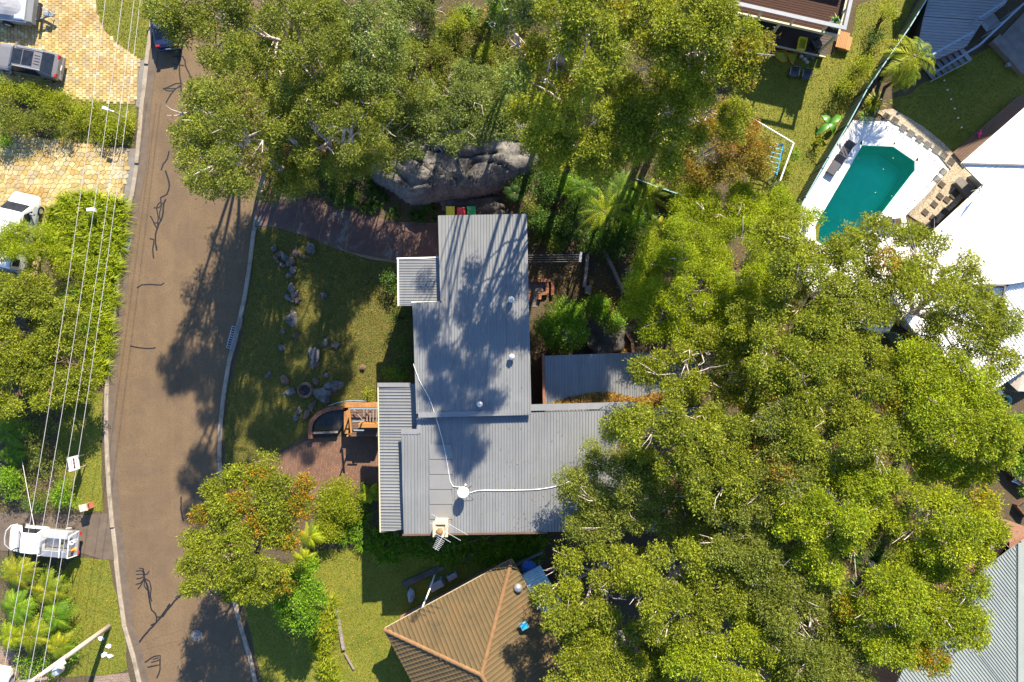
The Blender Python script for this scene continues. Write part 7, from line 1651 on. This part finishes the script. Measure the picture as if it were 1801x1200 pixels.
# brick edged garden beds: each coping brick its own piece
def brick_edge(name, label, pts, h=.35, w=.23, mat='brick', lay=.085, closed=False):
    L = smooth_line(PP(pts, h), .3) if len(pts) > 3 and not closed else PP(pts, h); o0 = Vector((L[0].x, L[0].y, 0)); t = thing(name, label, 'garden wall', o0)
    V0 = offset_line(L, w*.42); V1 = offset_line(L, -w*.42); n = len(L); mb = MB(); V = []
    for A_, B_ in zip(V0, V1): V += [(A_.x-o0.x, A_.y-o0.y, 0), (A_.x-o0.x, A_.y-o0.y, h-.07), (B_.x-o0.x, B_.y-o0.y, h-.07), (B_.x-o0.x, B_.y-o0.y, 0)]
    F = []
    for i in range(n-1):
        for k in range(4): F.append((4*i+k, 4*i+(k+1) % 4, 4*i+4+(k+1) % 4, 4*i+4+k))
    mb.add(V, F); mb.build('wall', 'brick_wall', t)
    d = [0]
    for i in range(1, n): d.append(d[-1]+(L[i]-L[i-1]).length)
    s = lay/2; j = 0; me = None
    while s < d[-1]:
        while j < n-2 and d[j+1] < s: j += 1
        p = L[j].lerp(L[j+1], (s-d[j])/max(1e-6, d[j+1]-d[j])); tg = L[j+1]-L[j]; a = math.atan2(tg.y, tg.x)
        if me is None:
            mb = MB(); mb.box((0, 0, 0), (lay*.86, w, .075), ch=.006); o = mb.build('brick', mat, t); me = o.data
        else:
            o = bpy.data.objects.new('brick', me); C.objects.link(o); o.parent = t
        o.location = (p.x-o0.x, p.y-o0.y, h-.03+random.Random(int(s*999)).uniform(-.004, .004)); o.rotation_euler = (0, 0, a)
        s += lay
    return t
brick_edge('brick_garden_bed', 'red brick edging of the small bed against the house', [(928, 494), (972, 493), (972, 518)], lay=.1)
brick_edge('brick_garden_bed', 'inner red brick step inside the small bed', [(962, 497), (962, 516), (950, 517), (949, 528)], lay=.1)
brick_edge('brick_garden_bed', 'short red brick pier against the house wall', [(933, 512), (933, 532)], lay=.1, w=.30)
sheet('path', [(928, 497), (960, 497), (958, 518), (950, 522), (945, 540), (928, 540)], 'concrete_grey', .03, 0)
t = thing('garden_rack', 'grey slatted rack half hidden under the wattle', 'rack', P(1108, 490)); o0 = P(1108, 490)
for k in range(4): a, b = P(1103+4*k, 472, .9), P(1100+5*k, 504, .9); MB().bar(a-o0, b-o0, .05, .05).build('slat', 'timber_grey', t)
a, b = P(1102, 474, .86), P(1120, 478, .86); MB().bar(a-o0, b-o0, .05, .05).build('rail', 'timber_grey', t)
for q in (a, b): MB().box((q.x-o0.x, q.y-o0.y, .43), (.05, .05, .86)).build('leg', 'timber_grey', t)
# wheelie bins beside the drive
for i, (x, m_, lab) in enumerate([(792, 'yellow_plastic', 'wheelie bin with yellow lid against the house end'), (811, 'red_plastic', 'wheelie bin with red lid between the other bins'), (829, 'green_plastic', 'wheelie bin with green lid against the house end')]):
    p = P(x, 374 if i != 1 else 376, 1.05); t = thing('wheelie_bin', lab, 'bin', (p.x, p.y+.1, 0), math.pi)
    MB().loft([[Vector((sx*.22, sy*.24, .05)) for sx, sy in ((-1, -1), (1, -1), (1, 1), (-1, 1))], [Vector((sx*.29, sy*.33, .98)) for sx, sy in ((-1, -1), (1, -1), (1, 1), (-1, 1))]]).build('body', 'green_steel', t)
    MB().box((0, 0, 1.02), (.62, .72, .07), ch=.03).build('lid', m_, t); MB().tube([(-.25, .38, .98), (.25, .38, .98)], .02, 6).build('handle', 'black_plastic', t)
    for s in (-1, 1): wheel(t, s*.0, s*.0+.0, .01, .01) if False else MB().tube([(s*.2, .3, .1), (s*.28, .3, .1)], .1, 10).build('wheel', 'rubber', t)

# ------------------------------------------------------------------ entry porch, pond, steps
brick_edge('pond_wall', 'curved brick wall around the small dark pond', [(546, 772), (545, 752), (552, 736), (566, 725), (584, 719), (606, 717)], h=.55, w=.3, lay=.1)
mb = MB(); mb.sheet(PP([(549, 758), (556, 740), (570, 728), (586, 723), (606, 721), (606, 744), (596, 760)]), .30); o = mb.build('pond', 'pond_water'); struct(o)
o = MB(); a, b = P(550, 762, .5), P(594, 760, .5); o.bar(Vector((a.x, a.y, .45)), Vector((b.x, b.y, .45)), .14, .14); w_ = o.build('pond_beam', 'timber_grey'); tag(w_, 'pale timber beam along the open side of the pond', 'beam')
brick_edge('porch_wall', 'low orange brick wall beside the timber landing', [(609, 724), (609, 744), (609, 763)], h=.9, w=.34, mat='brick_orange', lay=.1)
brick_edge('porch_wall', 'orange brick wall along the north side of the landing', [(604, 713), (636, 713), (668, 713)], h=1.0, w=.34, mat='brick_orange', lay=.1)
a = smooth_line([P(578, 714, .35), P(596, 708, .5), P(618, 705, .6), P(645, 706, .7)], .3); o = MB().tube(a, .035, 6).build('garden_hose', 'grey_blue_paint'); tag(o, 'pale blue hose curving past the porch wall', 'hose')
t = thing('entry_landing', 'timber entry landing with steel-blue rails and steps', 'landing', P(640, 742)); o0 = P(640, 742); zl = 1.5
lp = PP([(616, 719), (668, 719), (668, 768), (616, 768)], zl)
mb = MB(); mb.prism([Vector((p.x, p.y, 0)) for p in lp], .05, zl-.08); fr = mb.build('frame', 'timber_brown', t, o0); deck(fr, o0, lp, zl, math.pi/2, 'timber_brown', .19)
for k in range(5):
    a, b = P(640+5.5*k, 720, zl+.03+.17*k), P(640+5.5*k, 741, zl+.03+.17*k); MB().bar(a, b, .07, .05).build('stair_nosing', 'timber_grey', t, o0)
for a, b in (((614, 719), (668, 719)), ((620, 741), (640, 741)), ((622, 757), (640, 757))): MB().bar(P(*a, zl+.55), P(*b, zl+.55), .08, .06).build('rail', 'grey_blue_paint', t, o0)
MB().bar(P(614, 718, zl+.9), P(618, 762, zl+.9), .12, .07).build('rail', 'timber_orange', t, o0); MB().bar(P(622, 720, zl+.3), P(638, 739, zl+.3), .05, .05).build('brace', 'timber_grey', t, o0)
MB().box((P(648, 748, zl+.4).x-o0.x, P(648, 748, zl+.4).y-o0.y, zl+.3), (1.35, .34, .6), ch=.02).build('bench', 'timber_orange', t)
for x, y in ((616, 721), (616, 764), (640, 741)): q = P(x, y, zl); MB().box((q.x-o0.x, q.y-o0.y, zl/2+.45), (.09, .09, zl+.9)).build('post', 'timber_orange', t)
# ------------------------------------------------------------------ south yard
path_wall('stone_edging', 'long rough stone edging across the shaded south yard', [(708, 1030), (760, 1006), (842, 972)], .42, .3, 'rock_dark', pieces=3, cat='edging')
path_wall('log_edging', 'weathered log edging beside the strappy border', [(592, 1074), (597, 1105), (604, 1144)], .22, .22, 'timber_grey', pieces=1, cat='edging')
path_wall('log_edging', 'thin timber edging at the bottom of the strappy border', [(571, 1162), (586, 1180), (600, 1205)], .12, .18, 'timber_grey', pieces=1, cat='edging')
path_wall('log_edging', 'short thin timber edging below the weathered log', [(606, 1150), (622, 1178)], .10, .15, 'timber_grey', pieces=1, cat='edging')
wa = math.atan2(ue.y, ue.x)
for px, py, sz, lab in ((768, 1030, (1.0, .5, .95), 'large grey air conditioner unit against the tiled house'), (795, 1017, (.75, .38, .6), 'small grey air conditioner unit along the brick wall')):
    p = P(px, py, .8); t = thing('air_conditioner', lab, 'air conditioner', (p.x, p.y, .02), wa); MB().box((0, 0, sz[2]/2), sz, ch=.03).build('case', 'grey_blue_paint', t)
    MB().box((0, 0, sz[2]+.012), (sz[0]*.86, sz[1]*.8, .02)).build('top_panel', 'roof_flashing', t); MB().lathe((0, sz[1]/2+.01, sz[2]/2), [(.02, 0), (.02, .01)], 8).build('badge', 'grey_paint', t)
    for k in range(5): MB().box((0, sz[1]/2+.012, sz[2]*.25+k*.09), (sz[0]*.7, .02, .02)).build('grille_bar', 'chair_grey', t)
p = P(722, 1050, .6); t = thing('rubbish_bag', 'pale blue bundle beside the tiled house wall', 'bag', (p.x, p.y, .01)); o = MB(); V = []
bm = bmesh.new(); bmesh.ops.create_icosphere(bm, subdivisions=3, radius=1)
for v in bm.verts: k = 1+.3*mnoise.noise(v.co*2.3); v.co = Vector((v.co.x*.26*k, v.co.y*.5*k, max(0, .32+v.co.z*.33*k)))
me = bpy.data.meshes.new('bag'); bm.to_mesh(me); bm.free(); me.materials.append(MAT['grey_blue_paint']); o = bpy.data.objects.new('bag', me); C.objects.link(o); o.parent = t
MB().lathe((0, .1, .6), [(.05, 0), (.03, .06), (.07, .12), (0, .13)], 8).build('knot', 'grey_blue_paint', t)
a, b = P(742, 1070, 2.6), P(755, 1040, 2.6); o = MB().tube([Vector((a.x, a.y, 2.75)), Vector((b.x, b.y, 1.9)), Vector((b.x+.1, b.y+.3, .1))], .05, 8).build('downpipe', 'white_paint'); tag(o, 'white downpipe running from the tiled roof gutter', 'downpipe')
p = P(931, 1001, .5); t = thing('garden_umbrella', 'blue scalloped garden umbrella beside the patio roof', 'umbrella', (p.x, p.y, 0)); V = []; n = 12; F = []
for r, z in ((0.05, 2.15), (.28, 2.05), (.55, 1.85)):
    for k in range(24): a = 2*math.pi*k/24; rr2 = r*(1+(.04 if k % 2 else -.03)*(r/.55)); V.append((rr2*math.cos(a), rr2*math.sin(a), z+(.02 if k % 2 else 0)))
F = [(i*24+k, (i+1)*24+k, (i+1)*24+(k+1) % 24, i*24+(k+1) % 24) for i in range(2) for k in range(24)]
p2 = P(931, 1001, 2.0); t.location = (p2.x, p2.y, 0); mb = MB(); mb.add(V, F); mb.build('canopy', 'blue_plastic', t); MB().tube([(0, 0, 0), (0, 0, 2.2)], .025, 7).build('pole', 'timber_brown', t)
p = P(911, 1033, 3.3); t = thing('rotary_vent', 'domed metal vent at the corner of the tiled roof', 'roof vent', (p.x, p.y, 3.1)); MB().lathe((0, 0, 0), [(.2, 0), (.2, .2), (.32, .25), (.3, .42), (.18, .55), (0, .58)], 16).build('dome', 'steel', t, smooth=True); MB().lathe((0, 0, -.25), [(.14, 0), (.14, .27)], 12).build('collar', 'steel', t)
p = P(922, 1101, 4.2); t = thing('skylight', 'small square blue skylight on the shaded tiled slope', 'skylight', (p.x, p.y, 4.12), wa); MB().box((0, 0, .06), (.55, .5, .12), ch=.02).build('frame', 'teal_trim', t); MB().box((0, 0, .13), (.42, .38, .03)).build('pane', 'blue_tube', t)
path_wall('picket_rail', 'pale blue picket rail behind the blue umbrella', [(896, 1000), (914, 992), (955, 972)], .08, .9, 'grey_blue_paint', pieces=6, cat='fence')

# ------------------------------------------------------------------ western verge furniture, pole and wires
BZ = 9.5; pb = P(192, 1102); pole = thing('power_pole', 'tall leaning-looking timber power pole on the grass verge', 'power pole', pb); pole['label'] = 'tall pale timber power pole rising from the grass verge'
MB().tube([(0, 0, -.2), (0, 0, 3), (0, 0, BZ)], [.19, .17, .12], 12).build('shaft', 'timber_pole', pole, smooth=True)
wires_px = {0: [(175, 0), (112, 600), (75, 900), (28, 1200)], 1: [(208, 0), (135, 600), (98, 900), (48, 1200)], 2: [(228, 0), (167, 600), (128, 900), (72, 1190)], 3: [(240, 0), (183, 600), (143, 900), (92, 1180)]}
arm0, arm1 = P(20, 1216, 8.9), P(96, 1168, 8.6); arm0.z = arm1.z = 8.9
ad = Vector((1, 0.12, 0)).normalized()
MB().bar((-1.35*ad.x, -1.35*ad.y, 8.9), (1.35*ad.x, 1.35*ad.y, 8.9), .12, .14).build('crossarm', 'timber_grey', pole)
MB().bar((-.9*ad.x, -.9*ad.y, 7.9), (.9*ad.x, .9*ad.y, 7.9), .10, .12).build('crossarm', 'timber_grey', pole)
tops = []
for k, o_ in enumerate((-1.2, -.45, .45, 1.2)):
    q = Vector((ad.x*o_, ad.y*o_, 8.97)); MB().lathe(q, [(.05, 0), (.07, .06), (.05, .12), (0, .15)], 8).build('insulator', 'white_paint', pole); tops.append(pb+q+Vector((0, 0, .12)))
MB().bar((.1, 0, 7.0), (1.0, .55, 7.15), .06).build('lamp_arm', 'aluminium', pole); MB().box((1.15, .62, 7.15), (.62, .26, .14), rz=.5, ch=.03).build('lamp_head', 'white_paint', pole)
MB().lathe((.62, -.05, 6.2), [(.22, 0), (.25, .1), (.25, .6), (.2, .68), (0, .7)], 14).build('transformer', 'aluminium', pole, smooth=True)
far = [P(178, 0, 8.2), P(208, 0, 8.2), P(229, 0, 8.2), P(240, 0, 8.2)]
for k in range(4):
    a, b = tops[k], far[k]; b2 = a+(b-a)*1.18; pts = []
    for i in range(25):
        s = i/24; p = a.lerp(b2, s); p.z -= 0.75*4*s*(1-s); pts.append(p)
    o = MB().tube(pts, .014, 5).build('power_line', 'wire'); tag(o, 'pale overhead power line strung along the western verge', 'power line', 'overhead power lines')
    c = a+Vector((-1.0+.3*k, -14, -.3)); o = MB().tube([a, a.lerp(c, .5)-Vector((0, 0, .2)), c], .014, 5).build('power_line', 'wire'); tag(o, 'pale overhead power line strung along the western verge', 'power line', 'overhead power lines')
for (ax, ay, az, r, lab) in ((742, 1036, 3.0, 0.005, 'thin service wire from the pole across the road to the tiled house'), (930, 925, 5.6, 0.005, 'thin service wire crossing the road towards the grey roof')):
    a = pb+Vector((0, 0, 7.6)); b = P(ax, ay, az); pts = [a.lerp(b, s)-Vector((0, 0, .9*4*s*(1-s))) for s in np.linspace(0, 1, 20)]; o = MB().tube(pts, r, 4).build('service_wire', 'black_plastic'); tag(o, lab, 'wire')
a, b = P(35, 795, 2.0), P(58, 900, 5); o = MB().tube([P(36, 795, .1), P(46, 850, 2.5), P(60, 925, 5.5)], .02, 5).build('stay_wire', 'wire'); tag(o, 'thin stay wire rising from the western shrubs', 'wire')
# garden lamp, letterboxes, sign
p = P(200, 196, 2.2); t = thing('garden_lamp', 'white lamp head on a thin arm above the low hedge mounds', 'lamp', (p.x, p.y, 0)); MB().tube([(0, 0, 0), (0, 0, 2.2)], .03, 7).build('post', 'aluminium', t); MB().tube([(0, 0, 2.18), (-.2, .04, 2.25), (-.38, .12, 2.25)], .03, 6).build('arm', 'aluminium', t); MB().box((-.55, .18, 2.27), (.42, .2, .12), rz=-.3, ch=.03).build('lamp_head', 'white_paint', t)
p = P(162, 370, 1.0); t = thing('letterbox', 'white letterbox on a post among the strappy leaves', 'letterbox', (p.x, p.y, 0), .05); MB().box((0, 0, .5), (.08, .08, 1.0)).build('post', 'white_paint', t); MB().box((0, 0, 1.12), (.58, .26, .24), ch=.04).build('box', 'white_paint', t); MB().box((.27, 0, 1.13), (.04, .2, .14)).build('flap', 'grey_blue_paint', t)
p = P(148, 893, .8); t = thing('letterbox', 'clay red letterbox pillar beside the dark driveway', 'letterbox', (p.x, p.y, 0), .25); MB().box((0, 0, .42), (.42, .42, .84), ch=.02).build('pillar', 'pink_mailbox', t); MB().box((0, 0, .92), (.52, .5, .16), ch=.03).build('cap', 'sail_fabric', t); MB().box((.225, 0, .62), (.02, .26, .06)).build('slot', 'black_plastic', t)
p = P(130, 815, 1.35); t = thing('real_estate_sign', 'white board sign with small dark print standing on the verge', 'sign', (p.x, p.y, 0), math.radians(8))
for s in (-1, 1): MB().bar((-.06, s*.40, 0), (-.06, s*.40, 1.95), .06).build('post', 'timber_pole', t)
bd = MB().box((0, 0, 1.35), (.04, 1.0, 1.15)).build('board', 'sign_white', t)
for k, (y, w_, h_, m_) in enumerate(((-.30, .13, .16, 'print_blue'), (-.15, .13, .13, 'print_red'), (0, .12, .15, 'print_blue'), (.14, .13, .13, 'print_red'), (.29, .13, .16, 'print_blue'))):
    MB().box((.024, y, 1.37), (.012, w_, h_)).build('print', m_, bd)
for z in (1.08, 1.64): MB().box((.023, 0, z), (.01, .62, .05)).build('print', 'grey_paint', bd)
p = P(190, 1150, .03)
for i, (x, y) in enumerate([(178, 1122), (186, 1150), (194, 1153), (192, 1136), (182, 1152)]):
    p = P(x, y); mb = MB(); rng_ = random.Random(i); pts = [(rng_.uniform(.15, .3)*math.cos(a), rng_.uniform(.08, .2)*math.sin(a), .03+rng_.uniform(0, .05)) for a in np.linspace(0, 5.5, 7)]; mb.add(pts+[(0, 0, .08)], [(k, (k+1) % 7, 7) for k in range(7)]); o = mb.build('bark_scrap', 'white_paint'); o.location = (p.x, p.y, .02); tag(o, 'white scrap lying on the grass beside the power pole', 'scrap', 'white scraps on the verge grass')
# ------------------------------------------------------------------ sheds at the east edge
def shed(px, z, ang, mat, lab, wm='timber_brown', sl=(0, 0)):
    c = P(sum(a for a, b in px)/len(px), sum(b for a, b in px)/len(px)); t = thing('shed', lab, 'shed', c); walls(t, c, px, z, z-.12, wm, .15); roof(t, c, px, z, ang, mat, sl, pitch=.6, ribs=.2, rib_h=.03, rib_w=.06, fascia='timber_brown'); return t
shed([(1712, 922), (1745, 902), (1768, 935), (1722, 960)], 2.3, .6, 'timber_brown', 'dark brown shed roof beside the broad gold eucalypt')
shed([(1740, 962), (1768, 938), (1815, 950), (1740, 1000)], 2.0, .6, 'sail_fabric', 'pale ribbed lean-to roof below the dark brown shed')
t = thing('garden_bench', 'slatted grey bench on the dark yard soil', 'bench', P(1790, 847)); o0 = P(1790, 847)
for k in range(5): a = P(1780+2.2*k, 846-2.4*k, .45); b = P(1806+2.2*k, 858-2.4*k, .45); MB().bar(a-o0, b-o0, .09, .04).build('slat', 'aluminium', t)
for x, y in ((1783, 843), (1808, 853)): q = P(x, y, .4); MB().box((q.x-o0.x, q.y-o0.y, .2), (.08, .4, .42), rz=-.5).build('leg', 'timber_brown', t)
path_wall('timber_border', 'dark timber wall along the eastern yard edge', [(1768, 812), (1785, 835), (1815, 862)], .2, .7, 'timber_brown')
path_wall('timber_border', 'dark timber frame around the eastern garden bed', [(1815, 870), (1790, 890), (1808, 912)], .12, .5, 'timber_brown')
p = P(1757, 693, .5); t = thing('gas_bottle', 'red and white container beside the white house corner', 'container', (p.x, p.y, .01)); MB().lathe((0, 0, 0), [(.2, 0), (.2, .42), (.14, .5)], 14).build('drum', 'red_plastic', t, smooth=True); MB().lathe((.05, .12, 0), [(.2, 0), (.2, .5), (.1, .56), (0, .56)], 14).build('lid', 'white_paint', t)
p = P(1771, 704, .3); t = thing('tub', 'pale green round plastic tub on the bare soil', 'tub', (p.x, p.y, .01)); MB().lathe((0, 0, 0), [(.24, 0), (.32, .3), (.36, .32), (.34, .34), (.29, .3), (.22, .04), (0, .04)], 18).build('rim', 'teal_plastic', t, smooth=True); MB().lathe((0, 0, .05), [(.22, 0), (.2, .02), (0, .03)], 12).build('soil', 'soil', t)
mb = MB(); q = PP([(1768, 668), (1795, 648), (1830, 640), (1830, 690), (1790, 688)], 2.6); V = [(p.x, p.y, p.z+(.35 if i in (1, 3) else 0)) for i, p in enumerate(q)]; mb.add(V, [(0, 4, 3, 2, 1)]); mb2 = MB()
t = thing('shade_sail', 'pale brown shade sail beside the ribbed white roof', 'shade sail', P(1795, 670)); o0 = P(1795, 670)
mb.build('fabric', 'sail_fabric', t, o0)
for p in q[::2]: MB().tube([(p.x-o0.x, p.y-o0.y, 0), (p.x-o0.x, p.y-o0.y, 2.7)], .05, 8).build('post', 'steel', t)
